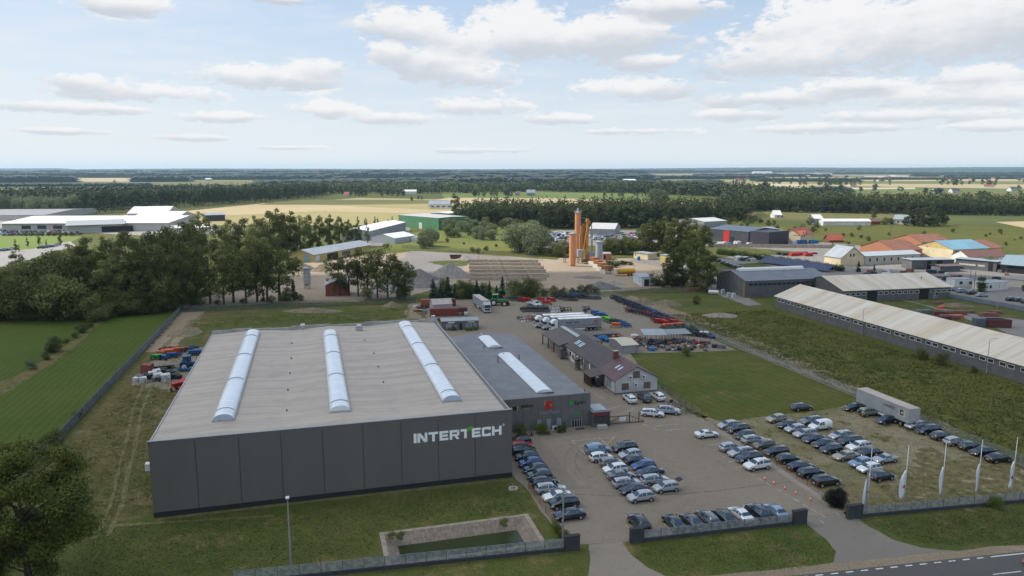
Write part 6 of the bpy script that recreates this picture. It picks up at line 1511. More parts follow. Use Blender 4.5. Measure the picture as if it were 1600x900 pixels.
def car_proto(kind, simple=False):
 st_, rings, g0, g1, wb, low, L = car_mesh(kind)
 nr = len(rings[0])
 def body_mb():
  b = MB(); vs = [p for r in rings for p in r]; fs = []
  for i in range(len(rings) - 1):
   for j in range(nr):
    a_ = i * nr + j; c_ = i * nr + (j + 1) % nr
    fs.append((a_, c_, c_ + nr, a_ + nr))
  fs.append(tuple(range(nr - 1, -1, -1))); fs.append(tuple((len(rings) - 1) * nr + i for i in range(nr)))
  return b.add(vs, fs)
 def strip(mb, i0, i1, j0, j1, fa=0.0, fb=1.0, ga=0.0, gb=1.0, off=0.014):
  """patch over ring stations i0..i1 (fraction fa of first, fb of last span) and ring points j0..j1"""
  def P_(i, f, j, g):
   a_ = rings[i][j].lerp(rings[min(i + 1, len(rings) - 1)][j], f); c_ = rings[i][j + 1].lerp(rings[min(i + 1, len(rings) - 1)][j + 1], f)
   return a_.lerp(c_, g)
  for i in range(i0, i1):
   f0 = fa if i == i0 else 0.0; f1 = fb if i == i1 - 1 else 1.0
   for j in range(j0, j1):
    g0_ = ga if j == j0 else 0.0; g1_ = gb if j == j1 - 1 else 1.0
    q_ = [P_(i, f0, j, g0_), P_(i, f1, j, g0_), P_(i, f1, j, g1_), P_(i, f0, j, g1_)]
    n_ = (q_[1] - q_[0]).cross(q_[3] - q_[0]).normalized()
    ctr = Vector((0, 0, 0.7)); mid = (q_[0] + q_[2]) / 2
    if n_.dot(mid - Vector((mid.x * .5, 0, 0.6))) < 0: n_ = -n_
    mb.quad(*[p + n_ * off for p in q_])
 ns = len(rings)
 def wind(): b = MB(); strip(b, g1 - 1, g1, 4, 7, .05, .93, 0.08, 0.92); return b
 def rear():
  b = MB()
  if kind in ('sedan', 'coupe'): strip(b, g0, g0 + 1, 4, 7, .12, .95, .08, .92)
  elif kind == 'van': strip(b, 0, 1, 4, 7, .35, .9, .1, .9)
  else: strip(b, g0, g0 + 1, 4, 7, .05, .90, .1, .9)
  return b
 def side(j):
  b = MB()
  ga, gb = (0.10, 0.92) if j == 3 else (0.08, 0.90)
  if kind == 'van': strip(b, g1 - 2, g1, j, j + 1, 0.0, .62, ga, gb); strip(b, g1 - 3, g1 - 2, j, j + 1, .35, .94, ga, gb)
  else:
   strip(b, g1 - 2, g1, j, j + 1, 0.0, .72, ga, gb); strip(b, g1 - 3, g1 - 2, j, j + 1, .10, .92, ga, gb)
   s0 = g0 + 1
   if kind == 'coupe': strip(b, g0 + 1, g1 - 3, j, j + 1, 0.0, .98, ga, gb)
   else: strip(b, g0, g1 - 3, j, j + 1, .55, .96, ga, gb)
  return b
 def trim():
  b = MB(); s = rings
  strip(b, 2, 8, 0, 1, 0, 1, 0, .9); strip(b, 2, 8, nr - 2, nr - 1, 0, 1, 0.1, 1)
  hw = st_[5][4]
  for x_ in wb:
   for sg in (-1, 1):
    n_ = 14; vs = [(x_ + 0.39 * math.cos(math.pi * 2 * k_ / n_), sg * (hw * 1.02 + 0.006), 0.33 + 0.39 * math.sin(math.pi * 2 * k_ / n_)) for k_ in range(n_)]
    b.add(vs, [tuple(range(n_))])
  xf = st_[-1][0]
  b.box(xf - 0.04, -0.45, 0.36, xf + 0.015, 0.45, 0.52)
  b.box(st_[0][0] - 0.012, -0.5, low + 0.13, st_[0][0] + 0.05, 0.5, low + 0.24)
  return b
 def plates():
  b = MB(); xf = st_[-1][0]; b.box(xf + 0.012, -0.26, 0.40, xf + 0.022, 0.26, 0.50); b.box(st_[0][0] - 0.02, -0.26, 0.55, st_[0][0] - 0.006, 0.26, 0.66); return b
 def light(front, sg):
  b = MB()
  if front:
   if sg < 0: strip(b, ns - 3, ns - 1, 2, 3, 0.35, 0.75, .15, .95, .012)
   else: strip(b, ns - 3, ns - 1, nr - 4, nr - 3, 0.35, 0.75, .05, .85, .012)
   x0 = st_[-1][0]; y0 = st_[-1][4]
   b.box(x0 - 0.10, sg * y0 * .62 if sg > 0 else -y0 * .97, 0.53, x0 + 0.004, sg * y0 * .97 if sg > 0 else -y0 * .62, 0.585)
  else:
   if sg < 0: strip(b, 0, 1, 2, 3, 0.0, .85, .25, 1.0, .012)
   else: strip(b, 0, 1, nr - 4, nr - 3, 0.0, .85, 0, .75, .012)
   x0 = st_[0][0]; y0 = st_[0][4]; z1_ = st_[0][2]
   b.box(x0 - 0.008, y0 * .62 if sg > 0 else -y0 * .99, z1_ - 0.2, x0 + 0.06, y0 * .99 if sg > 0 else -y0 * .62, z1_ - 0.02)
  return b
 if simple:
  t = thing('parked_car', 'x', 'car')
  body_mb().build('body', m_paint, t, smooth=False)
  b = MB();
  for src in (wind(), rear(), side(3), side(nr - 5)): b.add(src.v, src.f)
  b.build('windows', m_cglass, t, fix=False)
  for x_ in wb:
   for sg in (-1, 1):
    b = MB(); hw = st_[5][4]; b.bar((x_, sg * (hw - .18), .32), (x_, sg * (hw + .02), .32), .32, 10); b.build('wheel', m_rubber, t)
  return Proto(t)
 t = thing('parked_car', 'x', 'car')
 bo = body_mb().build('body', m_paint, t)
 me = bo.data
 for p in me.polygons: p.use_smooth = True
 me.update()
 bpy_edges = me.edges
 em = bo.modifiers.new('edges', 'BEVEL'); em.width = 0.035; em.segments = 2; em.limit_method = 'ANGLE'; em.angle_limit = R(22)
 for nm, mb, mm in (('windscreen', wind(), m_cglass), ('rear_window', rear(), m_cglass), ('side_windows', side(3), m_cglass), ('side_windows', side(nr - 5), m_cglass), ('trim', trim(), m_ctrim), ('number_plates', plates(), m_white)):
  mb.build(nm, mm, t, fix=False)
 for sg in (-1, 1):
  light(True, sg).build('headlight', m_head, t, fix=False); light(False, sg).build('tail_light', m_tail, t, fix=False)
  b = MB(); x_ = st_[g1][0] - 0.18; hw = st_[5][4]; z_ = st_[5][2] + 0.06; b.box(x_ - 0.06, sg * hw if sg > 0 else -hw - .2, z_, x_ + 0.1, sg * hw + .2 if sg > 0 else -hw, z_ + .15); b.build('mirror', m_paint, t)
 rw = 0.34 if kind == 'suv' else 0.315
 hw = st_[5][4]
 for x_ in wb:
  for sg in (-1, 1):
   b = MB(); b.bar((x_, sg * (hw - .19), rw), (x_, sg * (hw + .024), rw), rw, 18); w_ = b.build('wheel', m_rubber, t)
   b = MB(); b.bar((x_, sg * (hw + .02), rw), (x_, sg * (hw + .032), rw), rw * .66, 14); b.build('rim', m_rim, w_)
 if kind in ('suv', 'estate'):
  b = MB(); zt_ = st_[4][1]
  for sg in (-1, 1): b.box(-1.5, sg * .56 - .02, zt_ - 0.01, .1, sg * .56 + .02, zt_ + 0.04)
  b.build('roof_rails', m_ctrim, t)
 return Proto(t)
CP = {k_: car_proto(k_) for k_ in ('hatch', 'estate', 'sedan', 'suv', 'van', 'coupe')}
NAMES = {'hatch': 'hatchback', 'estate': 'estate car', 'sedan': 'saloon', 'suv': 'crossover', 'van': 'small van', 'coupe': 'coupe'}
COL = {'black': (0.012, 0.012, 0.014), 'navy': (0.008, 0.014, 0.034), 'blue': (0.012, 0.055, 0.22), 'silver': (0.36, 0.38, 0.40), 'white': (0.74, 0.74, 0.74), 'dark grey': (0.045, 0.048, 0.054),
 'grey': (0.15, 0.155, 0.165), 'dark green': (0.010, 0.028, 0.024), 'red': (0.42, 0.014, 0.012), 'beige': (0.34, 0.30, 0.22), 'pale blue': (0.19, 0.28, 0.40), 'brownish grey': (0.20, 0.18, 0.165), 'sage green': (0.26, 0.28, 0.21), 'bronze': (0.13, 0.115, 0.09)}
used_names = set()
def park(rowname, group, ang, cars, far_end):
 n = len(cars)
 for i, c_ in enumerate(cars):
  x, y, kind, col, nose = c_[:5]
  extra = c_[5] if len(c_) > 5 else ''
  g_ = G(x, y)
  an_ = ang + (180 if nose == 'L' else 0) + rnd.gauss(0, 1.4)
  nm = {'L': 'nose left', 'R': 'nose right', 'A': 'nose away', 'F': 'nose towards the road'}[nose]
  pos = ORD[i] + ' from ' + far_end if n > 1 else ''
  lab = ('%s %s%s, %s in %s' % (col, NAMES[kind], extra, pos, rowname)) if pos else '%s %s%s %s' % (col, NAMES[kind], extra, rowname)
  r = CP[kind].put((g_.x, g_.y, 0.03), R(an_), lab, group, None, COL[col])
  r['category'] = 'van' if kind == 'van' else 'car'
  r.name = 'parked_van' if kind == 'van' else 'parked_car'
GRP = 'cars parked in the yard and lots'
# y given is the ground under the middle of the car
park('the row beside the hall wall', 'cars beside the hall wall', GA + 1, [(812, 693, 'hatch', 'black', 'L'), (814, 701, 'hatch', 'red', 'R'), (818, 708.5, 'estate', 'black', 'R'), (823, 718, 'hatch', 'dark green', 'L'), (829, 728, 'hatch', 'blue', 'L'), (836.5, 738, 'hatch', 'navy', 'L'), (842.5, 747.5, 'hatch', 'dark grey', 'L'),
 (850.5, 758.5, 'estate', 'black', 'R'), (859.5, 769, 'estate', 'silver', 'R'), (870.5, 781, 'coupe', 'white', 'L'), (881, 792.5, 'suv', 'black', 'L'), (889.5, 810, 'sedan', 'navy', 'L')], 'the back')
park('the left central row', 'cars in the central double row', GA + 1, [(934, 708, 'van', 'pale blue', 'R'), (939, 719.5, 'hatch', 'white', 'R'), (955, 728, 'hatch', 'brownish grey', 'R'), (961, 738, 'hatch', 'white', 'L'), (970, 748, 'sedan', 'grey', 'R'), (979, 760, 'estate', 'silver', 'R'), (990.5, 770, 'sedan', 'navy', 'L'), (1001, 782, 'hatch', 'silver', 'L')], 'the back')
park('the right central row', 'cars in the central double row', GA + 1, [(976, 705, 'suv', 'black', 'L'), (984.5, 715.5, 'hatch', 'silver', 'L'), (995, 724, 'hatch', 'dark green', 'R'), (1005, 733, 'hatch', 'blue', 'L'), (1015, 743, 'sedan', 'navy', 'L'), (1023, 755, 'estate', 'silver', 'R'), (1040.5, 767, 'hatch', 'silver', 'L', ' with its boot lid open')], 'the back')
park('the row behind the front slatted fence', 'cars behind the front slatted fence', GA + 90, [(998, 823, 'suv', 'black', 'A'), (1052, 822, 'sedan', 'dark green', 'A'), (1080, 820, 'sedan', 'dark grey', 'A'), (1105, 815, 'estate', 'grey', 'A'), (1131, 813, 'sedan', 'black', 'A'), (1157, 810, 'sedan', 'white', 'A'), (1183, 806, 'suv', 'navy', 'A'), (1212, 805, 'sedan', 'pale blue', 'A')], 'the left')
park('standing alone on the yard near the kerb strip', GRP, GA, [(1104, 683, 'coupe', 'white', 'R', ' with black roof glass')], '')
park('the yard row by the kerb strip', 'cars along the kerb strip', GA + 3, [(1141, 704, 'hatch', 'silver', 'R'), (1157, 712, 'estate', 'silver', 'L'), (1170, 721, 'suv', 'navy', 'L'), (1183, 732.5, 'suv', 'white', 'L')], 'the back')
park('the grassy row by the kerb strip', 'cars on the grassy side of the kerb strip', GA + 3, [(1138, 669, 'hatch', 'silver', 'L'), (1153, 676, 'suv', 'black', 'L'), (1163, 685, 'hatch', 'black', 'L'), (1177, 692, 'estate', 'silver', 'R'), (1193, 700, 'hatch', 'bronze', 'L'), (1212, 710.5, 'estate', 'black', 'L'), (1231, 722, 'hatch', 'dark green', 'R'), (1251, 733.5, 'sedan', 'navy', 'R'), (1267, 743.5, 'estate', 'navy', 'R'), (1290, 757.5, 'suv', 'black', 'R')], 'the back')
park('the left row amid the grass lot', 'cars in the middle of the grass lot', GA + 3, [(1213, 659, 'hatch', 'beige', 'L'), (1231, 668, 'sedan', 'navy', 'L'), (1242.5, 675, 'hatch', 'silver', 'L'), (1258, 682.5, 'estate', 'silver', 'L'), (1272, 690.5, 'sedan', 'navy', 'L'), (1287, 698, 'sedan', 'navy', 'L'), (1298.5, 706.5, 'hatch', 'navy', 'L'), (1321, 717.5, 'sedan', 'beige', 'L'), (1345, 728.5, 'hatch', 'pale blue', 'L'), (1358, 737, 'hatch', 'white', 'L'), (1377, 749, 'hatch', 'navy', 'R')], 'the back')
park('the right row amid the grass lot', 'cars in the middle of the grass lot', GA + 3, [(1267, 662, 'estate', 'grey', 'L'), (1281, 671, 'van', 'white', 'L'), (1313, 685.5, 'estate', 'silver', 'L'), (1328, 693.5, 'estate', 'black', 'L'), (1341.5, 704, 'suv', 'white', 'L'), (1358, 712.5, 'sedan', 'black', 'L'), (1382, 722, 'coupe', 'silver', 'L')], 'the back')
park('standing alone at the lawn edge of the grass lot', GRP, GA, [(1252, 640.5, 'estate', 'dark grey', 'R')], '')
park('the right fence row', 'cars along the right wire fence', GA + 1, [(1334, 641, 'sedan', 'black', 'L'), (1357.5, 649, 'suv', 'sage green', 'R', ' with a spare wheel'), (1384, 661, 'hatch', 'navy', 'L'), (1430, 669, 'hatch', 'silver', 'L'), (1450, 677, 'suv', 'navy', 'L'), (1470, 686, 'hatch', 'dark grey', 'R'), (1491, 694.5, 'hatch', 'silver', 'R'), (1515, 702, 'hatch', 'dark green', 'R'), (1535, 710.5, 'sedan', 'black', 'L'), (1559, 720.5, 'sedan', 'black', 'R')], 'the trailer')
park('the three cars before the office gable', 'cars before the office gable', GA + 88, [(983.5, 627.5, 'suv', 'white', 'A'), (1006.5, 626, 'suv', 'dark grey', 'A'), (1027.5, 624, 'suv', 'white', 'A')], 'the left')
park('standing by the sliding gate with a front door open', GRP, GA - 24, [(1019.5, 650, 'estate', 'white', 'R')], '')
park('standing between the white estate and the bicycles', GRP, GA - 24, [(1045, 646.5, 'suv', 'silver', 'R')], '')
park('beside the three white lorries', GRP, GA + 75, [(845.5, 511, 'hatch', 'pale blue', 'F')], '')
g_ = G(1626, 885); CP['hatch'].put((g_.x, g_.y, 0.03), math.atan2(-rd.y, -rd.x), 'red car just entering the picture on the main road at the right edge', GRP, None, COL['red'])['category'] = 'car'
# details of single cars: open door, open boot lid, spare wheel
for o in list(C.objects):
 lb = o.get('label', '') if o.parent is None else ''
 if 'front door open' in lb:
  b = MB(); b.box(0.1, -1.75, 0.35, 0.16, -0.92, 1.0, R(20), (0.13, -0.92, 0)); d_ = b.build('open_door', m_paint, o); d_.color = o.color
 if 'boot lid open' in lb:
  b = MB(); b.add([(-1.75, -.6, 1.5), (-1.75, .6, 1.5), (-2.55, .55, 1.75), (-2.55, -.55, 1.75), (-1.75, -.6, 1.56), (-1.75, .6, 1.56), (-2.55, .55, 1.81), (-2.55, -.55, 1.81)], [(0, 3, 2, 1), (4, 5, 6, 7), (0, 1, 5, 4), (1, 2, 6, 5), (2, 3, 7, 6), (3, 0, 4, 7)]); b.build('boot_lid', m_ctrim, o)
 if 'spare wheel' in lb:
  b = MB(); b.bar((-2.28, 0, 0.95), (-2.45, 0, 0.95), 0.33, 16); b.build('spare_wheel', m_rubber, o)
# small far cars
FP = [car_proto(k_, True) for k_ in ('hatch', 'estate', 'suv')]
rg = random.Random(5)
def far_cars(lst, zone, group, ang=0.0, cols=None):
 n = len(lst)
 for i, (x, y, col) in enumerate(lst):
  g_ = G(x, y)
  FP[rg.randrange(3)].put((g_.x, g_.y, 0.03), R(ang + rg.gauss(0, 5)), '%s car, %s from the left %s' % (col, ORD[i] if i < 20 else 'one far', zone), group, None, COL[col])
far_cars([(1431, 452, 'silver')], 'by the wide shed', 'cars in the works yard')
far_cars([(1502, 457, 'pale blue'), (1518, 460, 'dark green'), (1534, 463.5, 'silver'), (1580, 470, 'navy'), (1592, 471, 'dark grey'), (1490, 454, 'silver'), (1604, 474, 'navy')], 'in the works yard car park', 'cars in the works yard', 15)
far_cars([(1123, 409, 'navy'), (1131, 411.5, 'pale blue'), (1137, 414, 'silver'), (1143, 416, 'dark grey'), (1149, 418, 'pale blue'), (1155, 420, 'navy'), (1162, 423, 'silver')], 'in the row by the small lawn', 'cars by the small lawn', 40)
far_cars([(3, 392.5, 'navy'), (9, 391.5, 'black'), (15, 391, 'silver'), (20, 390, 'navy')], 'on the pale road at the left edge', 'cars on the pale road', 10)
far_cars([(64, 388.5, 'black'), (70, 387.5, 'navy'), (76, 386.5, 'black'), (81, 386, 'dark grey'), (86, 385, 'silver'), (90, 383.5, 'grey')], 'by the poplars on the pale road', 'cars by the poplars', 20)
lst = []
for r_ in range(4):
 for i in range(17):
  lst.append((rg.uniform(-1, 1) + 2 + i * 7.4 + r_ * 1.5, 362 + r_ * 2.1 - (i * 0.12), rg.choice(['silver', 'white', 'black', 'navy', 'grey', 'red', 'dark grey'])))
for (x, y, col) in lst:
 g_ = G(x, y); FP[rg.randrange(3)].put((g_.x, g_.y, 0.03), R(80 + rg.gauss(0, 4)), 'tiny %s car in the packed car park before the white factory' % col, 'tiny %s cars before the white factory' % col, None, COL[col])
for i in range(26):
 x = 566 + i * 2.6; y = 353.5 + rg.uniform(-.4, 1.2) - i * 0.03; col = rg.choice(['silver', 'white', 'black', 'red', 'navy', 'grey'])
 if x > 622: break
 g_ = G(x, y); FP[rg.randrange(3)].put((g_.x, g_.y, 0.03), R(70), 'tiny %s car in the row behind the white roofed shed' % col, 'tiny %s cars behind the white roofed shed' % col, None, COL[col])
for i in range(110):
 x = rg.uniform(842, 1000); y = rg.uniform(366, 380)
 if 885 < x < 930 and y > 372: continue
 col = rg.choice(['silver', 'white', 'white', 'white', 'black', 'navy', 'blue', 'red', 'dark grey', 'silver'])
 g_ = G(x, y); FP[rg.randrange(3)].put((g_.x, g_.y, 0.03), R(rg.uniform(0, 180)), 'tiny %s scrap car in the yard behind the asphalt plant' % col, 'tiny %s cars in the scrap yard' % col, (1.25, 1.15, 1.5), COL[col])
# ============================================================ LORRIES
m_tarp = mat('trailer_grey', (0.27, 0.285, 0.31), 0.6, col2=(0.23, 0.245, 0.27), sc=0.6, wave=(0, 1.1, 0.12))
m_ttop = mat('trailer_top', (0.85, 0.84, 0.82), 0.7, col2=(0.60, 0.58, 0.55), sc=0.4)
m_ttop2 = mat('trailer_top_dusty', (0.46, 0.39, 0.335), 0.8, col2=(0.40, 0.34, 0.29), sc=0.4)
m_cab = mat('cab_white', (0.66, 0.67, 0.68), 0.4, coat=0.4)
m_teal = mat('text_teal', (0.015, 0.06, 0.07), 0.5)
def wheels(t, xs, y=1.05, r=0.5, dual=False):
 for x_ in xs:
  for sg in (-1, 1):
   b = MB(); b.bar((x_, sg * (y - 0.25), r), (x_, sg * (y + 0.08), r), r, 16); w_ = b.build('wheel', m_rubber, t)
   b = MB(); b.bar((x_, sg * (y + 0.07), r), (x_, sg * (y + 0.1), r), r * .5, 12); b.build('rim', m_rim, w_)
def trailer_parts(t, L=13.6, x0=0.0, top=None, side=None, under=True):
 """trailer body from x0 (front) back to x0-L, local x forward"""
 MB().box(x0 - L, -1.25, 1.15, x0, 1.25, 3.92).build('trailer_body', side or m_tarp, t)
 MB().box(x0 - L - .02, -1.27, 3.922, x0 + .02, 1.27, 4.0).build('trailer_top', top or m_ttop, t)
 MB().box(x0 - L + .1, -0.9, 0.85, x0 - .3, 0.9, 1.14).build('chassis', m_black, t)
 wheels(t, (x0 - L + 2.0, x0 - L + 3.3, x0 - L + 4.6), 1.1)
 MB().box(x0 - L, 1.0, .5, x0 - L + .1, -1.0, .95).build('rear_bumper', m_black, t)
 for sg in (-1, 1): MB().box(x0 - 8.3, sg * 1.2 - .02, 0.55, x0 - 4.9, sg * 1.2 + .02, 1.0).build('side_guard', m_white, t)
 b = MB(); b.box(x0 - L - .03, -1.2, 1.2, x0 - L - .005, -0.02, 3.9); b.box(x0 - L - .03, 0.02, 1.2, x0 - L - .005, 1.2, 3.9); b.build('rear_door', m_trim, t)
def cab_parts(t, xb=0.4, col=m_cab):
 """tractor cab, rear wall at xb, front at xb+2.3"""
 x1 = xb + 2.25
 b = MB(); b.yprism([(xb, 0.75), (xb, 3.25), (xb + 0.25, 3.7), (xb + 1.2, 3.78), (x1 - 0.35, 3.1), (x1 - 0.08, 2.9), (x1, 1.7), (x1 + .05, 0.45), (x1 - .3, .4), (xb + 1.9, .75)], -1.22, 1.22)
 o = b.build('cab', col, t); bv = o.modifiers.new('edges', 'BEVEL'); bv.width = 0.09; bv.segments = 2; bv.limit_method = 'ANGLE'
 b = MB(); b.add([(x1 + .006, -1.05, 1.85), (x1 + .006, 1.05, 1.85), (x1 - .07, 1.05, 2.85), (x1 - .07, -1.05, 2.85)], [(0, 1, 2, 3)]); b.build('windscreen', m_cglass, t, fix=False)
 for sg in (-1, 1):
  MB().box(x1 - 1.15, sg * 1.225 - .008, 1.85, x1 - .15, sg * 1.225 + .008, 2.65).build('side_window', m_cglass, t)
  b = MB(); b.box(x1 - .05, sg * 1.38 - .1, 1.9, x1 + .12, sg * 1.38 + .1, 2.65); b.build('mirror', m_black, t)
  MB().box(x1 + .02, sg * .9 - .2, .6, x1 + .065, sg * .9 + .2, .8).build('headlight', m_head, t)
 MB().box(x1 - .02, -.9, .95, x1 + .035, .9, 1.6).build('grille', m_ctrim, t)
 MB().box(xb - 3.6, -.6, .7, xb + 1.9, .6, .95).build('tractor_chassis', m_black, t)
 wheels(t, (xb + 1.25, xb - 2.3), 1.1)
 for sg in (-1, 1): MB().box(xb - 1.6, sg * 1.0 - .15, .45, xb - .3, sg * 1.0 + .15, .95).build('fuel_tank', m_steel, t)
a_ = G(874, 519); e_ = G(939, 516)
an = math.atan2(a_.y - e_.y, a_.x - e_.x)        # nose to the left
dirv = Vector((math.cos(an), math.sin(an), 0)); nrm = Vector((dirv.y, -dirv.x, 0))
if nrm.y < 0: nrm = -nrm
base = Vector((a_.x, a_.y, 0)) + nrm * 1.25
for i in range(3):
 p = base + nrm * (3.35 * i) + dirv * (1.6 * i)
 lab = ['nearest of three white lorries side by side, with Inter Tech on its grey trailer', 'middle one of the three white lorries parked side by side', 'farthest of the three white lorries, with the most shaded pale blue cab'][i]
 t = thing('articulated_lorry', lab, 'lorry', tuple(p), an, 'three white lorries side by side')
 trailer_parts(t, 13.4); cab_parts(t, 0.35)
 # the visible side is local +y (facing the camera): nose left
 sd_ = 1.256
 if i == 0:
  MT = Matrix.Translation((-2.0, sd_, 2.55)) @ Matrix.Rotation(R(180), 4, 'Z') @ Matrix.Rotation(R(90), 4, 'X')
  text_mesh('company_lettering', 'Inter Tech', 1.05, m_teal, t, MT, 0.006, 0.02)
  MT = Matrix.Translation((-10.6, sd_, 2.2)) @ Matrix.Rotation(R(180), 4, 'Z') @ Matrix.Rotation(R(90), 4, 'X')
  text_mesh('company_lettering', 'Inter Tech', 0.42, m_sblack, t, MT, 0.006, 0.012)
  b = MB(); b.yprism([(-11.0, 2.8), (-11.1, 3.3), (-11.7, 3.45), (-12.3, 3.3), (-12.4, 2.9), (-12.1, 3.1), (-11.7, 3.15), (-11.5, 2.95), (-11.9, 2.75), (-11.6, 2.68)], sd_, sd_ + .01); b.build('red_emblem', m_sred, t)
  MB().box(-12.8, sd_ - .002, 1.86, -1.6, sd_ + .008, 1.98).build('red_stripe', mat('stripe_maroon', (0.20, 0.03, 0.04), 0.6), t)
# lorry coming towards the camera
a_ = G(762, 489.5); e_ = G(745, 477.5); an = math.atan2(a_.y - e_.y, a_.x - e_.x)
d_ = Vector((math.cos(an), math.sin(an), 0))
t = thing('articulated_lorry', 'silver lorry with dusty trailer standing alone before the spruces, facing the camera', 'lorry', tuple(Vector((a_.x, a_.y, 0)) - d_ * 2.6), an)
trailer_parts(t, 13.4, top=m_ttop2); cab_parts(t, 0.35, mat('cab_silver', (0.42, 0.46, 0.50), 0.4, coat=0.4))
# parked trailer by the fence
a_ = G(1336.5, 635.5); an = R(GA - 90)
t = thing('semi_trailer', 'lone grey LOGISTIC semi trailer without a cab beside the right fence', 'trailer', tuple(Vector((a_.x, a_.y, 0)) + Vector((math.cos(R(GA)), math.sin(R(GA)), 0)) * 1.3), an + math.pi)
tr_side = mat('trailer_side', (0.31, 0.325, 0.345), 0.65, col2=(0.27, 0.285, 0.30), sc=0.5, wave=(0, 1.2, 0.10))
LT = 14.0
trailer_parts(t, LT, top=m_ttop2, side=tr_side)
for sg in (-1, 1): MB().cbox(-2.4, sg * .8, 0, 0.15, 0.15, 1.1).build('landing_leg', m_black, t)
m_logo = mat('logo_cream', (0.50, 0.46, 0.33), 0.6)
sd_ = 1.256
MT = Matrix.Translation((-LT * .53, sd_, 2.75)) @ Matrix.Rotation(R(180), 4, 'Z') @ Matrix.Rotation(R(90), 4, 'X')
text_mesh('lettering', 'LOGISTIC', 0.72, m_sblack, t, MT, 0.006, 0.015)
MB().box(-LT + 1.0, sd_ - .002, 2.0, -LT + 2.6, sd_ + .004, 3.4).build('logo_panel', m_logo, t)
b = MB()
x0 = -LT + 1.3
for (p0, q0, p1, q1) in ((0.1, 2.2, 1.0, 2.5), (0.7, 2.5, 1.0, 3.0), (0.0, 2.95, 1.15, 3.15), (0.25, 3.15, 0.9, 3.35), (0.1, 2.5, 0.3, 2.8)): b.box(x0 + p0, sd_ + .004, q0, x0 + p1, sd_ + .012, q1)
b.build('logo_mark', mat('logo_navy', (0.01, 0.03, 0.045), 0.6), t)
# flat bed van
a_ = G(840, 480); an = R(-62)
t = thing('flatbed_truck', 'small white cab flatbed recovery truck between red machines at the back fence', 'truck', (a_.x, a_.y, 0), an)
b = MB(); b.yprism([(-1.9, .5), (-1.9, 2.1), (-0.6, 2.15), (0.1, 1.4), (0.9, 1.15), (0.95, .5)], -.95, .95); b.build('cab', m_cab, t)
b = MB(); b.add([(-0.55, -.8, 2.08), (-0.55, .8, 2.08), (0.1, .8, 1.44), (0.1, -.8, 1.44)], [(0, 1, 2, 3)]); b.v = [(p[0] + .03, p[1], p[2] + .03) for p in b.v]; b.build('windscreen', m_cglass, t, fix=False)
MB().box(-7.0, -1.1, .8, -2.0, 1.1, .95).build('flatbed', m_lgrey, t); wheels(t, (0.2, -4.6), .85, .36)
# ============================================================ TRACTORS AND FARM MACHINES
def tractor(label, pos, ang, col, sc=1.0):
 g_ = G(*pos); t = thing('tractor', label, 'tractor', (g_.x, g_.y, 0), ang)
 mc = mat('tractor_%s' % label.split()[0], col, 0.4, coat=0.3)
 b = MB(); b.box(0.2, -.42, .85, 2.35, .42, 1.55); b.box(2.35, -.36, .8, 2.5, .36, 1.45); b.build('bonnet', mc, t)
 b = MB(); b.box(-1.35, -.75, 1.2, .2, .75, 1.4);
 for sg in (-1, 1): b.yprism([(-1.75, 1.3), (-1.5, 1.75), (-.8, 1.95), (-.1, 1.7), (0.05, 1.2), (-.2, 1.2), (-.9, 1.6), (-1.5, 1.3)], sg * .95 - .22, sg * .95 + .22)
 b.build('fenders', mc, t)
 b = MB(); b.add([(-1.2, -.68, 1.4), (.25, -.68, 1.4), (.25, .68, 1.4), (-1.2, .68, 1.4), (-1.05, -.62, 2.65), (.1, -.62, 2.65), (.1, .62, 2.65), (-1.05, .62, 2.65)], [(0, 3, 2, 1), (4, 5, 6, 7), (0, 1, 5, 4), (1, 2, 6, 5), (2, 3, 7, 6), (3, 0, 4, 7)]); b.build('cab_glass', m_cglass, t)
 b = MB(); b.box(-1.2, -.75, 2.652, .25, .75, 2.82)
 for x_, y_ in ((-1.12, -.67), (-1.12, .67), (.18, -.67), (.18, .67)): b.bar((x_, y_, 1.4), (x_ * .9, y_ * .95, 2.66), .05, 5)
 b.build('cab_roof', mc, t)
 for (x_, r_, w_) in ((-.8, .85, .5), (1.9, .58, .36)):
  for sg in (-1, 1):
   b = MB(); b.bar((x_, sg * .72, r_), (x_, sg * (.72 + w_), r_), r_, 18); wo = b.build('wheel', m_rubber, t)
   b = MB(); b.bar((x_, sg * (.71 + w_), r_), (x_, sg * (.75 + w_), r_), r_ * .55, 14); b.build('rim', m_white, wo)
 b = MB(); b.bar((1.3, .3, 1.5), (1.3, .3, 2.5), .05, 6); b.build('exhaust', m_black, t)
 MB().box(-1.4, -.3, .6, 2.2, .3, .9).build('chassis', m_black, t)
 t.scale = (sc,) * 3
 return t
tractor('blue tractor with white rims beside the flat trailer left of the hall', (297, 577), R(12), (0.012, 0.10, 0.26), 1.25)
tractor('bright green tractor with front loader by the spruces', (777, 477), R(-5), (0.03, 0.26, 0.03), 1.45)
tractor('dark red tractor standing right of the bright green one', (789, 476), R(-80), (0.22, 0.015, 0.012), 1.1)
m_imp = mat('implement_paint', (0.5, 0.5, 0.5), 0.5, objcol=True, grime=0.25)
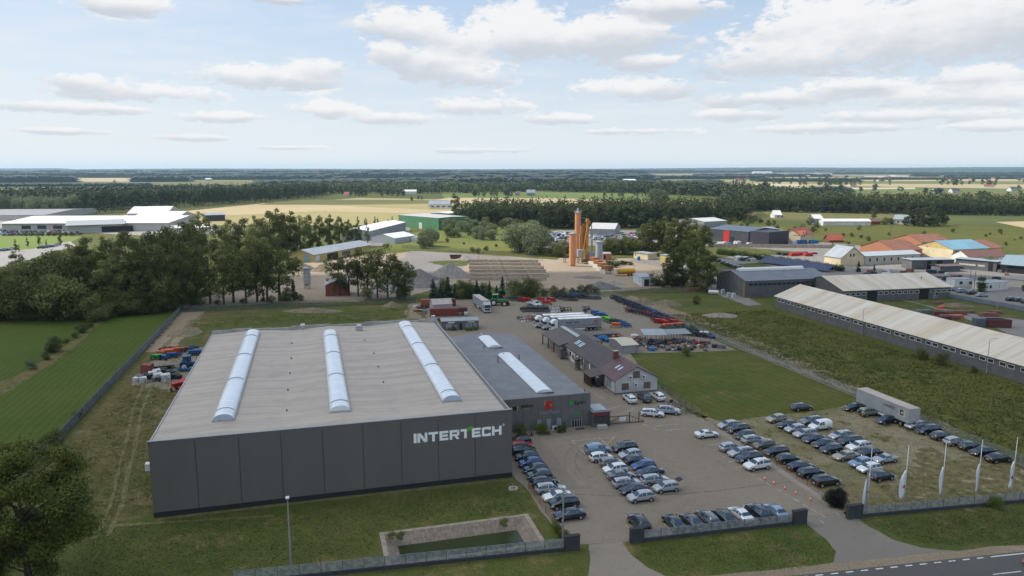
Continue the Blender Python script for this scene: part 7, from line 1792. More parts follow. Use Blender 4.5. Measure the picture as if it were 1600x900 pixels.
def imp_harrow():
 t = thing('harrow', 'x', 'farm machine'); b = MB()
 b.box(-1.5, -.06, .75, 1.5, .06, .87); b.box(-1.5, .64, .75, 1.5, .76, .87); b.box(-1.5, 1.34, .75, 1.5, 1.46, .87)
 for x_ in (-1.45, -.5, .5, 1.45): b.box(x_ - .05, 0.06, .76, x_ + .05, 1.4, .86)
 b.bar((-.4, 0, .85), (0, .1, 1.6), .05, 5); b.bar((.4, 0, .85), (0, .1, 1.6), .05, 5); b.build('frame', m_imp, t)
 b = MB()
 for y_ in (0, .7, 1.4):
  for k_ in range(7): x_ = -1.4 + k_ * .46; b.bar((x_, y_, .75), (x_, y_ + .2, .35), .035, 4); b.bar((x_, y_ + .2, .35), (x_, y_ - .05, .0), .035, 4)
 b.build('tines', m_anth, t)
 b = MB(); b.bar((-1.5, 2.0, .3), (1.5, 2.0, .3), .28, 10); b.build('roller', m_anth, t); return Proto(t)
def imp_disc():
 t = thing('disc_harrow', 'x', 'farm machine'); b = MB()
 b.box(-1.6, -.08, .95, 1.6, .08, 1.1); b.box(-1.6, 1.1, .95, 1.6, 1.26, 1.1); b.box(-.5, -.08, .94, -.35, 1.26, 1.12); b.box(.35, -.08, .94, .5, 1.26, 1.12)
 b.bar((0, -.2, 1.1), (0, .2, 1.9), .09, 5); b.box(-1.7, 1.7, .3, 1.7, 1.9, .95); b.build('frame', m_imp, t)
 b = MB()
 for y_ in (0, 1.18):
  for k_ in range(9):
   x_ = -1.5 + k_ * .375; b.bar((x_ - .02, y_, .32), (x_ + .02, y_ + .03, .32), .32, 10)
  b.bar((-1.6, y_, .32), (1.6, y_, .32), .05, 5)
 b.build('discs', m_anth, t); return Proto(t)
def imp_box():
 t = thing('seed_drill', 'x', 'farm machine'); b = MB()
 b.add([(-1.3, -.3, .8), (1.3, -.3, .8), (1.3, .3, .8), (-1.3, .3, .8), (-1.4, -.55, 1.65), (1.4, -.55, 1.65), (1.4, .55, 1.65), (-1.4, .55, 1.65)], [(0, 3, 2, 1), (0, 1, 5, 4), (1, 2, 6, 5), (2, 3, 7, 6), (3, 0, 4, 7), (4, 5, 6, 7)]); b.build('hopper', m_imp, t)
 b = MB(); b.box(-1.4, -.7, .5, 1.4, -.6, .6); b.box(-1.4, .6, .5, 1.4, .7, .6)
 for x_ in (-1.3, -.4, .4, 1.3): b.bar((x_, -.65, .55), (x_, 0, .9), .04, 4); b.bar((x_, .65, .55), (x_, 0, .9), .04, 4)
 b.build('frame', m_imp, t)
 for sg in (-1, 1): b = MB(); b.bar((sg * 1.5, 0, .4), (sg * 1.7, 0, .4), .4, 12); b.build('wheel', m_rubber, t)
 return Proto(t)
def imp_plough():
 t = thing('plough', 'x', 'farm machine'); b = MB(); b.bar((-1.6, -.5, 1.0), (1.7, 1.0, 1.0), .09, 6); b.bar((-1.6, -.5, 1), (-1.6, -.5, 1.7), .07, 5); b.bar((-1.6, -.5, 1.7), (-.4, 0, 1.0), .05, 5); b.build('beam', m_imp, t)
 b = MB()
 for k_ in range(4):
  x_ = -1.2 + k_ * .85; y_ = -.3 + k_ * .39
  b.bar((x_, y_, 1), (x_ + .1, y_, .3), .05, 5); b.add([(x_, y_ - .1, 0.02), (x_ + .55, y_ - .3, .05), (x_ + .5, y_ + .1, .55), (x_ - .1, y_ + .15, .5), (x_, y_ - .04, .02), (x_ + .55, y_ - .24, .05), (x_ + .5, y_ + .16, .55), (x_ - .1, y_ + .21, .5)], [(0, 1, 2, 3), (4, 7, 6, 5), (0, 4, 5, 1), (1, 5, 6, 2), (2, 6, 7, 3), (3, 7, 4, 0)])
 b.build('shares', m_imp, t); return Proto(t)
IP = {'h': imp_harrow(), 'd': imp_disc(), 'b': imp_box(), 'p': imp_plough()}
IN = {'h': 'harrow', 'd': 'disc harrow', 'b': 'box hopper drill', 'p': 'plough'}
ICOL = {'navy': (0.012, 0.022, 0.06), 'black': (0.018, 0.018, 0.02), 'maroon': (0.12, 0.014, 0.018), 'red': (0.42, 0.022, 0.015), 'orange': (0.62, 0.13, 0.025), 'green': (0.03, 0.24, 0.035), 'dark green': (0.02, 0.055, 0.035), 'blue': (0.018, 0.10, 0.27), 'bright blue': (0.02, 0.17, 0.40), 'white': (0.6, 0.6, 0.6), 'grey': (0.16, 0.16, 0.16), 'pink': (0.45, 0.16, 0.13), 'rusty': (0.22, 0.09, 0.05), 'yellow': (0.5, 0.38, 0.05), 'cream': (0.52, 0.45, 0.32), 'lime': (0.10, 0.45, 0.03)}
def row(x0, y0, x1, y1, n, kinds, cols, ang, zone, group, sc=1.0, jit=0.9):
 for i in range(n):
  f = (i + .5) / n; g_ = G(x0 + (x1 - x0) * f + rnd.uniform(-jit, jit), y0 + (y1 - y0) * f + rnd.uniform(-jit, jit) * .4)
  k_ = kinds[i % len(kinds)]; c_ = cols[min(len(cols) - 1, int(f * len(cols)))]
  IP[k_].put((g_.x, g_.y, 0.02), R(ang + rnd.gauss(0, 20)), '%s %s, %s in the %s' % (c_, IN[k_], ORD[i] if i < 20 else 'late', zone), group, sc, ICOL[c_])
fa_ = GA - 90
GM = 'farm machines along the right fence'
row(955, 467, 1000, 483, 11, 'dhd', ['black', 'black', 'navy'], fa_, 'outer machine row by the right fence from the corner', GM, 1.2)
row(1000, 483, 1052, 505, 13, 'hd', ['navy', 'blue', 'navy', 'maroon'], fa_, 'outer row by the right fence behind the navy ones', GM, 1.15)
row(960, 470, 1000, 486, 9, 'hpd', ['black', 'navy', 'navy'], fa_, 'second machine row by the corner of the right fence', GM, 1.1)
row(976, 487, 1010, 494, 7, 'hp', ['maroon', 'navy', 'maroon'], fa_, 'inner machine row of maroon frames', GM, 1.15)
row(1004, 492, 1046, 508, 11, 'dh', ['maroon', 'navy', 'maroon'], fa_, 'middle row of maroon and navy frames', GM, 1.15)
row(1015, 501, 1030, 503, 3, 'h', ['maroon'], fa_, 'short front row of maroon frames', GM, 1.1)
row(1022, 505, 1036, 506, 3, 'hb', ['red'], fa_, 'red group near the orange row', GM, .9, 1)
row(1036, 507, 1062, 506, 6, 'bhd', ['red'], fa_, 'bright red row by the fence', GM, .95, 1)
row(1031, 512, 1068, 509, 9, 'b', ['orange'], fa_, 'row of orange hoppers', GM, .62)
row(1034, 517, 1080, 515, 12, 'hpd', ['dark green', 'dark green', 'black'], fa_, 'dark green row below the orange hoppers', GM, 1.05, 1)
row(1056, 521, 1100, 527, 13, 'dhp', ['dark green', 'black'], fa_, 'lowest dark green row by the fence', GM, 1.1, 1.5)
row(1050, 513, 1080, 520, 8, 'hd', ['dark green'], fa_, 'upper dark green row by the fence', GM, 1.1, 1)
G2 = 'farm machines at the back fence'
row(803, 470, 812, 470, 2, 'd', ['dark green'], 20, 'pair left of the flatbed truck', G2, 1.2)
row(813, 471, 825, 472, 4, 'bhd', ['red'], 20, 'red group left of the flatbed truck', G2, .95, 1)
row(841, 469, 857, 477, 5, 'hbh', ['red'], -40, 'red diagonal group right of the flatbed truck', G2, .95)
row(859, 470, 864, 472, 2, 'b', ['red'], -40, 'small red pair at the back fence', G2, .9)
row(866, 467, 875, 467, 2, 'h', ['dark green'], 20, 'dark pair at the back fence', G2, 1.2)
row(876, 466, 892, 471, 5, 'dh', ['black'], -20, 'tall black group at the back fence', G2, 1.7)
row(893, 465.5, 902, 466, 2, 'd', ['blue'], 10, 'blue pair at the back fence', G2, 1.4)
row(906, 467, 934, 468, 6, 'hd', ['black', 'grey'], 10, 'long dark row at the back fence', G2, 1.3)
G3 = 'farm machines standing in the open yard'
row(821, 487.5, 853, 487.5, 4, 'd', ['black'], 3, 'long black roller line before the white lorries', G3, 1.3)
row(822, 483.5, 852, 483, 4, 'h', ['grey'], 3, 'grey beam line behind the black rollers', G3, 1.2)
row(814, 500, 850, 496, 9, 'hph', ['green', 'white', 'pink', 'pink', 'white', 'pink', 'navy', 'grey'], 15, 'line of pink and white frames left of the lorries', G3, 1.15)
row(818, 503, 845, 500, 6, 'ph', ['white', 'pink', 'pink', 'rusty', 'navy'], 15, 'front line of pink and white frames left of the lorries', G3, 1.1)
row(864, 488, 886, 486, 5, 'p', ['white', 'grey', 'black'], 5, 'light frames behind the lorries', G3, 1.25)
row(914, 488, 918, 485, 2, 'p', ['navy'], 30, 'navy pair behind the lorries', G3, 1.3)
row(929, 492, 941, 498, 8, 'hbdp', ['blue', 'bright blue', 'blue'], -30, 'blue cluster right of the lorries', G3, 1.0, 2.5)
row(944, 501, 951, 504, 3, 'bh', ['lime'], -20, 'lime green group right of the lorries', G3, .9)
row(954, 505, 962, 506, 2, 'd', ['dark green'], 0, 'dark pair by the orange spreader', G3, 1.1)
row(961, 512, 963.5, 512.5, 1, 'b', ['orange'], 0, 'orange single spreader spot of the open yard', G3, .95)
row(963, 504, 980, 512, 9, 'php', ['navy', 'blue', 'blue'], -35, 'blue frames right of the orange spreader', G3, .95, 2)
G4 = 'farm machines left of the hall'
row(250, 556, 262, 553, 4, 'bhb', ['orange'], 10, 'left orange group beside the hall', G4, .8, 2)
row(262, 554, 274, 551, 5, 'bhb', ['orange'], 10, 'second orange group beside the hall', G4, .85, 2)
row(274, 552, 288, 549, 5, 'bh', ['orange', 'rusty'], 10, 'third orange group beside the hall', G4, .8, 2)
row(252, 549, 268, 546, 3, 'h', ['navy', 'maroon'], 10, 'dark group behind the orange hoppers', G4, .8, 2)
row(286, 549, 304, 545, 4, 'h', ['red', 'blue', 'blue'], 15, 'blue and red back group beside the hall', G4, .8, 2)
row(240, 563, 254, 561, 4, 'bh', ['green'], 5, 'green group beside the hall', G4, .8, 2)
row(256, 562, 276, 557, 7, 'bdhp', ['blue'], 10, 'blue middle group beside the hall', G4, .8, 2)
row(300, 556, 316, 553, 6, 'bdh', ['blue'], 10, 'blue group at the hall edge', G4, .85, 2)
row(280, 582, 292, 581, 2, 'h', ['bright blue'], 5, 'blue frame spot before the tractor', G4, 0.9, 0)
row(278, 611, 286, 604, 2, 'b', ['red'], 60, 'red pair at the hall edge', G4, 1.1, 0)
# flat trailer beside the tractor
a_ = G(233, 580); c_ = G(275, 576)
t = thing('flat_trailer', 'long grey wooden flat trailer in front of the green implements', 'trailer', (a_.x, a_.y, 0), math.atan2(c_.y - a_.y, c_.x - a_.x))
Lf = (c_ - a_).length
b = MB();
for k_ in range(8): b.box(0, k_ * .34, .95, Lf, k_ * .34 + .31, 1.05)
b.build('deck', mat('grey_planks', (0.20, 0.175, 0.155), 0.9, col2=(0.14, 0.12, 0.105), sc=1.0), t)
MB().box(0.3, .4, .6, Lf - .3, 2.3, .9).build('chassis', m_black, t)
for x_ in (1.5, Lf - 1.5):
 for y_ in (.2, 2.5): b = MB(); b.bar((x_, y_ - .12, .42), (x_, y_ + .12, .42), .42, 12); b.build('wheel', m_rubber, t)
MB().bar((Lf, 1.3, .6), (Lf + 2.5, 1.3, .5), .08, 6).build('drawbar', m_rust, t)
# bales, sacks and scrap pieces
def small(name, label, cat, pos, dims, mm, rot=0.0, shape='box', group=None):
 g_ = G(*pos); b = MB()
 if shape == 'box':
  sx, sy, sz = dims; b.add([(-sx / 2, -sy / 2, 0), (sx / 2, -sy / 2, 0), (sx / 2, sy / 2, 0), (-sx / 2, sy / 2, 0), (-sx * .44, -sy * .42, sz), (sx * .46, -sy * .44, sz * .94), (sx * .43, sy * .45, sz), (-sx * .45, sy * .43, sz * .97)], [(0, 3, 2, 1), (4, 5, 6, 7), (0, 1, 5, 4), (1, 2, 6, 5), (2, 3, 7, 6), (3, 0, 4, 7)])
 elif shape == 'round': b.lathe([(dims[0] * .3, 0), (dims[0] * .5, dims[2] * .15), (dims[0] * .5, dims[2] * .85), (dims[0] * .3, dims[2])], 12)
 elif shape == 'roll': b.bar((-dims[0] / 2, 0, dims[1] / 2), (dims[0] / 2, 0, dims[1] / 2), dims[1] / 2, 12)
 o = b.build(name, mm); o.location = (g_.x, g_.y, 0.02); o.rotation_euler = (0, 0, rot); return tag(o, label, cat, group)
rg = random.Random(11)
colm = {}
def cm(c):
 if c not in colm: colm[c] = mat('scrap_' + c.replace(' ', '_'), ICOL[c], 0.7, col2=tuple(v * .6 for v in ICOL[c]), sc=1.5, grime=0.3)
 return colm[c]
for (x, y, s, c) in ((219, 594, 1.8, 'grey'), (224, 597, 1.6, 'white'), (233, 592, 1.6, 'black'), (239, 590, 2.0, 'white'), (245, 586, 1.9, 'white'), (248, 593, 2.0, 'white'), (256, 584, 1.6, 'black'), (259, 595, 2.2, 'white'), (253, 596, 1.6, 'black'), (267, 592, 1.6, 'black'), (275, 591, 1.7, 'dark green'), (280, 592, 1.4, 'black'), (264, 585, 1.5, 'dark green'), (228, 589, 1.4, 'dark green'), (242, 595, 1.4, 'grey'), (213, 596, 1.4, 'white'), (270, 586, 1.4, 'black')):
 small('big_bag', '%s big bag or drum in the heap below the flat trailer' % c, 'big bag', (x, y), (s, s, s * .75), cm(c), rg.uniform(0, 1), 'round' if c != 'white' else 'box', '%s bags and drums below the flat trailer' % c)
small('rusty_hopper', 'rusty red hopper with white lid at the left end of the flat trailer', 'hopper', (231, 585), (2.6, 2.2, 2.6), m_brick)
# scrap and stores area right of the office
stl = mat('rack_steel', (0.10, 0.105, 0.11), 0.7)
def rack(label, A, B, D_, h, shelves, posts, roof=None):
 a, L, an = line_w(A, B)
 t = thing('storage_rack', label, 'storage rack', (a.x, a.y, 0), an)
 for i in range(posts):
  for y_ in (0, D_): MB().cbox(L * i / (posts - 1), y_, 0, .12, .12, h).build('post', stl, t)
 b = MB()
 for z in shelves: b.box(0, 0, z, L, D_, z + .08)
 b.build('shelf', stl, t)
 if roof:
  b = MB(); b.add([(-.6, -.6, h), (L + .6, -.6, h), (L + .6, D_ + .6, h + .5), (-.6, D_ + .6, h + .5), (-.6, -.6, h + .1), (L + .6, -.6, h + .1), (L + .6, D_ + .6, h + .6), (-.6, D_ + .6, h + .6)], [(0, 3, 2, 1), (4, 5, 6, 7), (0, 1, 5, 4), (1, 2, 6, 5), (2, 3, 7, 6), (3, 0, 4, 7)]); b.build('roof', roof, t)
 return t
rack('open store with pale sheet roof in the scrap area right of the office', (1008, 539), (1038, 539), 4.5, 2.9, (0.6,), 5, m_groof)
rack('second lower open store with thin posts right of the roofed store', (1042, 537), (1076, 535.5), 3.5, 2.7, (0.5,), 8, mat('rack_roof', (0.22, 0.24, 0.25), 0.6))
rack('empty dark shelf frame standing behind the office roof', (982, 549), (989, 549), 1.0, 2.6, (0.5, 1.1, 1.7, 2.3), 2)
rack('long low pipe rack behind the pale tent roof', (926, 530), (968, 527), 2.2, 1.3, (0.6, 1.2), 8)
for (x, y, s, c, sh, lab) in ((941, 533, 2.4, 'bright blue', 'roll', 'long bright blue tarpaulin bundle behind the pale tent roof'), (950, 534.5, 1.9, 'bright blue', 'roll', 'middle blue bundle behind the pale tent roof'), (965, 537, 1.9, 'blue', 'round', 'round blue tank behind the pale tent roof'), (991.5, 528, 2.4, 'white', 'round', 'big white round tank beside the open stores'),
       (1018, 548, 1.9, 'bright blue', 'box', 'bright blue box at the edge of the lawn'), (1118, 543, 2.0, 'navy', 'box', 'navy machine by the fence right of the scrap area'), (1127, 544, 2.4, 'grey', 'box', 'grey machine by the fence right of the navy one'), (1100, 525, 3.0, 'white', 'box', 'pale flat object by the machinery row end'), (1113, 529, 1.6, 'blue', 'roll', 'small blue roll by the wire fence')):
 small('stored_item', lab, 'stored item', (x, y), (s, s * .7, s * .45), cm(c), rg.uniform(-.3, .3), sh)
for i in range(130):
 x = rg.uniform(996, 1108); y = rg.uniform(533, 549) if x > 1015 else rg.uniform(530, 546)
 if x > 1085: y = rg.uniform(536, 549)
 c = rg.choice(['rusty', 'grey', 'black', 'red', 'orange', 'white', 'dark green', 'navy', 'rusty', 'grey', 'cream', 'maroon', 'black', 'grey'])
 s = rg.uniform(.5, 1.4)
 if c in ('red', 'orange', 'white', 'cream'): s *= .7
 small('scrap_item', 'small %s piece of scrap machinery in the stores area right of the office' % c, 'scrap piece', (x, y), (s, s * .8, s * rg.uniform(.4, .8)), cm(c), rg.uniform(0, 3), rg.choice(['box', 'box', 'round', 'roll']), '%s scrap pieces in the stores area' % c)
for i in range(24):
 x = rg.uniform(922, 1000); y = 527 + rg.uniform(0, 5); c = rg.choice(['rusty', 'grey', 'black', 'red', 'white', 'dark green', 'orange', 'black', 'grey']); s = rg.uniform(.7, 1.5)
 small('scrap_item', 'small %s item on the ground beside the pipe rack' % c, 'scrap piece', (x, y), (s, s * .8, s * .5), cm(c), rg.uniform(0, 3), rg.choice(['box', 'roll']), '%s items beside the pipe rack' % c)
for i in range(16):
 x = rg.uniform(648, 676); y = rg.uniform(479, 487); c = rg.choice(['grey', 'black', 'white', 'rusty']); s = rg.uniform(.8, 1.6)
 small('scrap_item', 'small %s scrap left of the red containers' % c, 'scrap piece', (x, y), (s * 1.4, s * .6, s * .4), cm(c), rg.uniform(0, 3), 'box', '%s scrap by the red containers' % c)
for i in range(90):
 k_ = i % 3
 if k_ == 0: x, y, c, z_ = rg.uniform(1106, 1190), rg.uniform(380, 385), rg.choice(['white', 'white', 'grey', 'cream', 'bright blue']), 'before the charcoal warehouse'
 elif k_ == 1: x, y, c, z_ = rg.uniform(1150, 1182), rg.uniform(403, 408), rg.choice(['black', 'white', 'grey']), 'beside the solar panels'
 else: x, y, c, z_ = rg.uniform(1345, 1590), rg.uniform(424, 446), rg.choice(['grey', 'black', 'rusty', 'white', 'navy']), 'in the works yard'
 s = rg.uniform(1.4, 3.0)
 if k_ == 2 and 1370 < x < 1500 and y > 440: continue
 small('stacked_goods', '%s stack of goods lying %s' % (c, z_), 'goods stack', (x, y), (s * 1.5, s, s * .6), cm(c), rg.uniform(0, 1), 'box', '%s goods stacks %s' % (c, z_))
for i in range(24):
 x, y = rg.uniform(1408, 1570), rg.uniform(470, 502)
 if y < 470 + (x - 1408) * .06 or (x > 1500 and y < 488): continue
 c = rg.choice(['rusty', 'maroon', 'rusty', 'grey', 'black', 'orange']); s = rg.uniform(1.5, 4)
 small('steel_stack', '%s stack of steel parts in the grass behind the long shed' % c, 'steel stack', (x, y), (s * 1.6, s * .6, s * .35), cm(c), rg.uniform(-.4, .4), 'box', '%s steel stacks behind the long shed' % c)
for i, (x, y, c, s) in enumerate(((1240, 400, 'red', 5), (1252, 399, 'red', 5), (1262, 400, 'red', 5), (1245, 397, 'red', 4), (1272, 397, 'red', 3), (1226, 399, 'black', 4), (1218, 398, 'black', 4), (1256, 397, 'navy', 4))):
 small('machine_stack', '%s machines stored before the grey roofed house' % c, 'machine stack', (x, y), (s, s * .6, s * .35), cm(c), .2, 'box', '%s machines before the grey roofed house' % c)
small('cargo_box', 'blue lorry box beside the cream house', 'cargo box', (1252, 381), (7, 2.4, 2.6), cm('blue'), .1); small('cargo_box', 'second blue box right of the cream house', 'cargo box', (1271, 380), (6, 2.4, 2.2), cm('bright blue'), .1); small('cargo_box', 'white lorry cab before the cream house', 'cargo box', (1239, 382.5), (3, 2.4, 2.8), cm('white'), .1)
small('pallet_stack', 'pile of timber pallets by the fence below the big tree', 'pallet stack', (1083, 455), (6, 2.0, 1.4), cm('rusty'), .1)
# pale tent by the office
bld('pale_tent', 'pale low tent roof between the office and the scrap area', 'tent', (972, 553), (981, 552), 9.0, 2.2, 2.9, 'x', m_lgrey, mat('tent_cream', (0.50, 0.46, 0.36), 0.8), over=0.2, ang=R(GA), L=4.6)
# motorcycle and bicycles by the lawn fence
def two_wheeler(name, label, cat, pos, ang, col, motor, group=None):
 g_ = G(*pos); t = thing(name, label, cat, (g_.x, g_.y, 0.02), ang, group); r_ = .34
 for x_ in (-.55, .55):
  b = MB(); n_ = 14
  for i in range(n_):
   a0 = 2 * math.pi * i / n_; a1 = 2 * math.pi * (i + 1) / n_
   b.bar((x_ + r_ * math.cos(a0), 0, r_ + r_ * math.sin(a0)), (x_ + r_ * math.cos(a1), 0, r_ + r_ * math.sin(a1)), .06 if motor else .025, 5)
  b.build('wheel', m_rubber, t)
 b = MB(); f = .05 if motor else .022
 b.bar((-.55, 0, r_), (-.1, 0, .35), f, 5); b.bar((-.1, 0, .35), (.35, 0, .75), f, 5); b.bar((-.2, 0, .8), (.35, 0, .78), f, 5); b.bar((-.1, 0, .35), (-.22, 0, .88), f, 5); b.bar((-.55, 0, r_), (-.2, 0, .8), f, 5); b.bar((.55, 0, r_), (.33, 0, .95), f, 5)
 if motor: b.cbox(0, 0, .3, .45, .3, .35); b.cbox(.1, 0, .7, .5, .28, .25)
 b.build('frame', cm(col), t)
 MB().cbox(-.25, 0, .85 if motor else .9, .6 if motor else .25, .22 if motor else .14, .1).build('saddle', m_black, t)
 MB().bar((.33, -.3, 1.0), (.33, .3, 1.0), .025, 5).build('handlebar', m_black, t)
two_wheeler('motorcycle', 'black motorcycle standing at the lawn edge behind the silver car', 'motorcycle', (1049, 631.5), R(GA), 'black', True)
for i in range(8):
 x, y = 1055 + i * 3.0, 635.5 + i * 1.75
 two_wheeler('bicycle', '%s bicycle in the rack at the lawn fence, counted from the motorcycle' % ORD[i], 'bicycle', (x, y), R(GA + 10), ['black', 'navy', 'grey', 'dark green', 'white', 'lime', 'black', 'red'][i], False, 'bicycles at the lawn fence')
# ============================================================ VEGETATION
npr = np.random.default_rng(3)
def leaf_quads(cent, nrm, size, squash=0.65):
 """arrays of quads: centres, normals, sizes -> (verts, nquads)"""
 n = len(cent)
 t = npr.normal(size=(n, 3)); t -= (t * nrm).sum(1)[:, None] * nrm; t /= np.linalg.norm(t, axis=1)[:, None] + 1e-9
 bt = np.cross(nrm, t)
 s = size[:, None]
 a = cent + t * s; c = cent - t * s; b_ = cent + bt * s * squash; d = cent - bt * s * squash
 b_ = b_ + nrm * s * 0.15
 return np.stack([a, b_, c, d], 1).reshape(-1, 3)
def quad_mesh(name, v, m):
 n = len(v) // 4
 me = bpy.data.meshes.new(name)
 me.vertices.add(len(v)); me.vertices.foreach_set('co', v.astype(np.float32).ravel())
 me.loops.add(len(v)); me.loops.foreach_set('vertex_index', np.arange(len(v), dtype=np.int32))
 me.polygons.add(n); me.polygons.foreach_set('loop_start', np.arange(0, len(v), 4, dtype=np.int32))
 try: me.polygons.foreach_set('loop_total', np.full(n, 4, dtype=np.int32))
 except Exception: pass
 me.update(calc_edges=True); me.validate()
 me.materials.append(m)
 return me
def crown_points(clusters, n, shell=0.55, fz=0.13):
 """clusters: list of (x,y,z,rx,rz). leaf centres biased to the cluster skins"""
 c = np.array(clusters); w_ = (c[:, 3] ** 2 * c[:, 4]); w_ /= w_.sum()
 idx = npr.choice(len(c), n, p=w_)
 d = npr.normal(size=(n, 3)); d /= np.linalg.norm(d, axis=1)[:, None]
 rad = shell + (1 - shell) * npr.random(n) ** 0.7
 rad *= 1 + npr.normal(size=n) * fz
 P_ = c[idx, :3] + d * rad[:, None] * np.stack([c[idx, 3], c[idx, 3], c[idx, 4]], 1)
 nr = d + npr.normal(size=(n, 3)) * 0.55 + np.array([0, 0, 0.25]); nr /= np.linalg.norm(nr, axis=1)[:, None]
 return P_, nr
def tree_proto(name, H_, crown_r, base, nclus, nleaf, leaf, m_leaf, m_bark, shape='oval', cl=0.27, seed=1, trunk=True, tr=0.022, shell=.55, fz=.10):
 global npr
 npr = np.random.default_rng(seed); rg = random.Random(seed)
 cl_list = []; limbs = []
 hc = H_ - base
 for i in range(nclus):
  for _ in range(30):
   u = rg.random(); z = base + hc * u
   if shape == 'oval': env = math.sin(math.pi * min(1, max(0.02, (u * .93 + .07)))) ** 0.55
   elif shape == 'round': env = math.sqrt(max(0, 1 - (2 * u - 1) ** 2)) * .95 + .12
   elif shape == 'cone': env = (1 - u) * 0.95 + 0.05
   elif shape == 'column': env = min(1, .55 + u * 2) * (1 if u < .6 else max(.12, 1 - (u - .6) * 2.1))
   elif shape == 'spread': env = min(1, .35 + u * 1.6) * math.sqrt(max(0.02, 1 - max(0, u - .45) ** 2 / .3))
   elif shape == 'pine': env = (0.25 if u < .35 else 1) * math.sqrt(max(.02, 1 - max(0, u - .6) ** 2 / .17))
   a_ = rg.uniform(0, 2 * math.pi); rr = crown_r * env * (rg.random() ** .45) * .86
   if rr < crown_r: break
  r_ = crown_r * cl * rg.uniform(.65, 1.25) * (.55 + .6 * env)
  cl_list.append((rr * math.cos(a_), rr * math.sin(a_), z, r_, r_ * rg.uniform(.6, .95)))
  limbs.append((rr * math.cos(a_), rr * math.sin(a_), z, rr))
 P_, nr = crown_points(cl_list, nleaf, shell, fz)
 P_[:, 2] = np.clip(P_[:, 2], 0.15, None)
 v = leaf_quads(P_, nr, npr.uniform(.6, 1.25, len(P_)) * leaf)
 t = thing(name, 'x', 'tree')
 me = quad_mesh('crown', v, m_leaf); o = bpy.data.objects.new('crown', me); C.objects.link(o); o.parent = t
 if trunk:
  b = MB(); n_ = 6; prev = Vector((0, 0, -.1)); r0 = H_ * tr
  top = base + hc * .8
  for i in range(n_):
   f = (i + 1) / n_; p = Vector((rg.uniform(-.02, .02) * H_ * f, rg.uniform(-.02, .02) * H_ * f, top * f)); b.bar(prev, p, r0 * (1 - .8 * (i / n_)), 7, r0 * (1 - .8 * f), caps=False); prev = p
  for (x_, y_, z_, rr) in limbs[::2]:
   if rr > crown_r * .2:
    zz = max(base * .7, z_ - rr * .8); b.bar((0, 0, min(zz, top * .95)), (x_ * .9, y_ * .9, z_), r0 * .32, 4, r0 * .1, caps=False)
  b.build('trunk', m_bark, t, fix=False)
 t['_H'] = H_
 return Proto(t), H_
m_bark = mat('bark', (0.085, 0.068, 0.052), 0.95, col2=(0.05, 0.04, 0.032), sc=1.5, bump=0.5)
m_birch = mat('pale_bark', (0.26, 0.25, 0.22), 0.9, col2=(0.10, 0.09, 0.08), sc=1.5)
lm_dark = leaf_mat('leaves_dark', (0.085, 0.100, 0.026), (0.130, 0.145, 0.040), (0.18, 0.18, 0.06), 0.25)
lm_mid = leaf_mat('leaves_mid', (0.125, 0.145, 0.045), (0.175, 0.19, 0.065), (0.23, 0.235, 0.095), 0.25)
lm_near = leaf_mat('leaves_near', (0.070, 0.092, 0.020), (0.118, 0.132, 0.028), (0.18, 0.175, 0.045), 0.3)
lm_spr = leaf_mat('leaves_spruce', (0.026, 0.052, 0.034), (0.044, 0.072, 0.05), None, 0.4, 0.05)
lm_thu = leaf_mat('leaves_thuja', (0.045, 0.072, 0.016), (0.07, 0.098, 0.022), None, 0.6, 0.08)
lm_wil = leaf_mat('leaves_willow', (0.15, 0.185, 0.085), (0.21, 0.24, 0.13), (0.27, 0.29, 0.17), 0.3)
lm_pine = leaf_mat('leaves_pine', (0.045, 0.070, 0.025), (0.075, 0.098, 0.036), (0.11, 0.115, 0.05), 0.25, 0.1)
lm_purp = leaf_mat('leaves_purple', (0.012, 0.011, 0.012), (0.022, 0.018, 0.018), None, 0.6, 0.05)
lm_yel = leaf_mat('leaves_bright', (0.085, 0.12, 0.018), (0.13, 0.16, 0.03), None, 0.6)
lm_belt = leaf_mat('leaves_belt', (0.050, 0.064, 0.024), (0.080, 0.095, 0.034), (0.12, 0.13, 0.055), 0.2)
lm_dist = leaf_mat('leaves_distant', (0.050, 0.070, 0.028), (0.085, 0.105, 0.042), (0.12, 0.13, 0.055), 0.03, 0.1)
TP = {}
TP['tall'] = [tree_proto('deciduous_tree', 18, 5.0, 1.2, 50, 5200, .30, lm_dark, m_bark, 'oval', .28, s) for s in (11, 12, 13)]
TP['tallm'] = [tree_proto('deciduous_tree', 18, 5.2, 1.2, 50, 5200, .30, lm_mid, m_bark, 'oval', .28, s) for s in (21, 22, 23)]
TP['open'] = [tree_proto('deciduous_tree', 16, 5.8, 2.6, 34, 2700, .27, lm_dark, m_bark, 'spread', .26, s) for s in (31, 32, 33)]
TP['bush'] = [tree_proto('bushy_tree', 8, 4.2, .6, 34, 3600, .24, lm_dark, m_bark, 'round', .36, s, tr=.02) for s in (41, 42)]
TP['bushm'] = [tree_proto('bushy_tree', 8, 4.2, .6, 34, 3600, .24, lm_mid, m_bark, 'round', .36, s, tr=.02) for s in (43, 44)]
TP['willow'] = [tree_proto('willow_bush', 7, 3.6, .4, 30, 2600, .22, lm_wil, m_bark, 'round', .36, s, tr=.02) for s in (51, 52)]
TP['spruce'] = [tree_proto('spruce_tree', 9, 2.3, .4, 60, 3000, .20, lm_spr, m_bark, 'cone', .34, s) for s in (61, 62)]
TP['thuja'] = [tree_proto('thuja', 5, 1.0, .1, 26, 1500, .13, lm_thu, m_bark, 'column', .62, s) for s in (71,)]
TP['poplar'] = [tree_proto('columnar_poplar', 12, 1.9, .8, 30, 1400, .24, lm_mid, m_bark, 'column', .5, s) for s in (81,)]
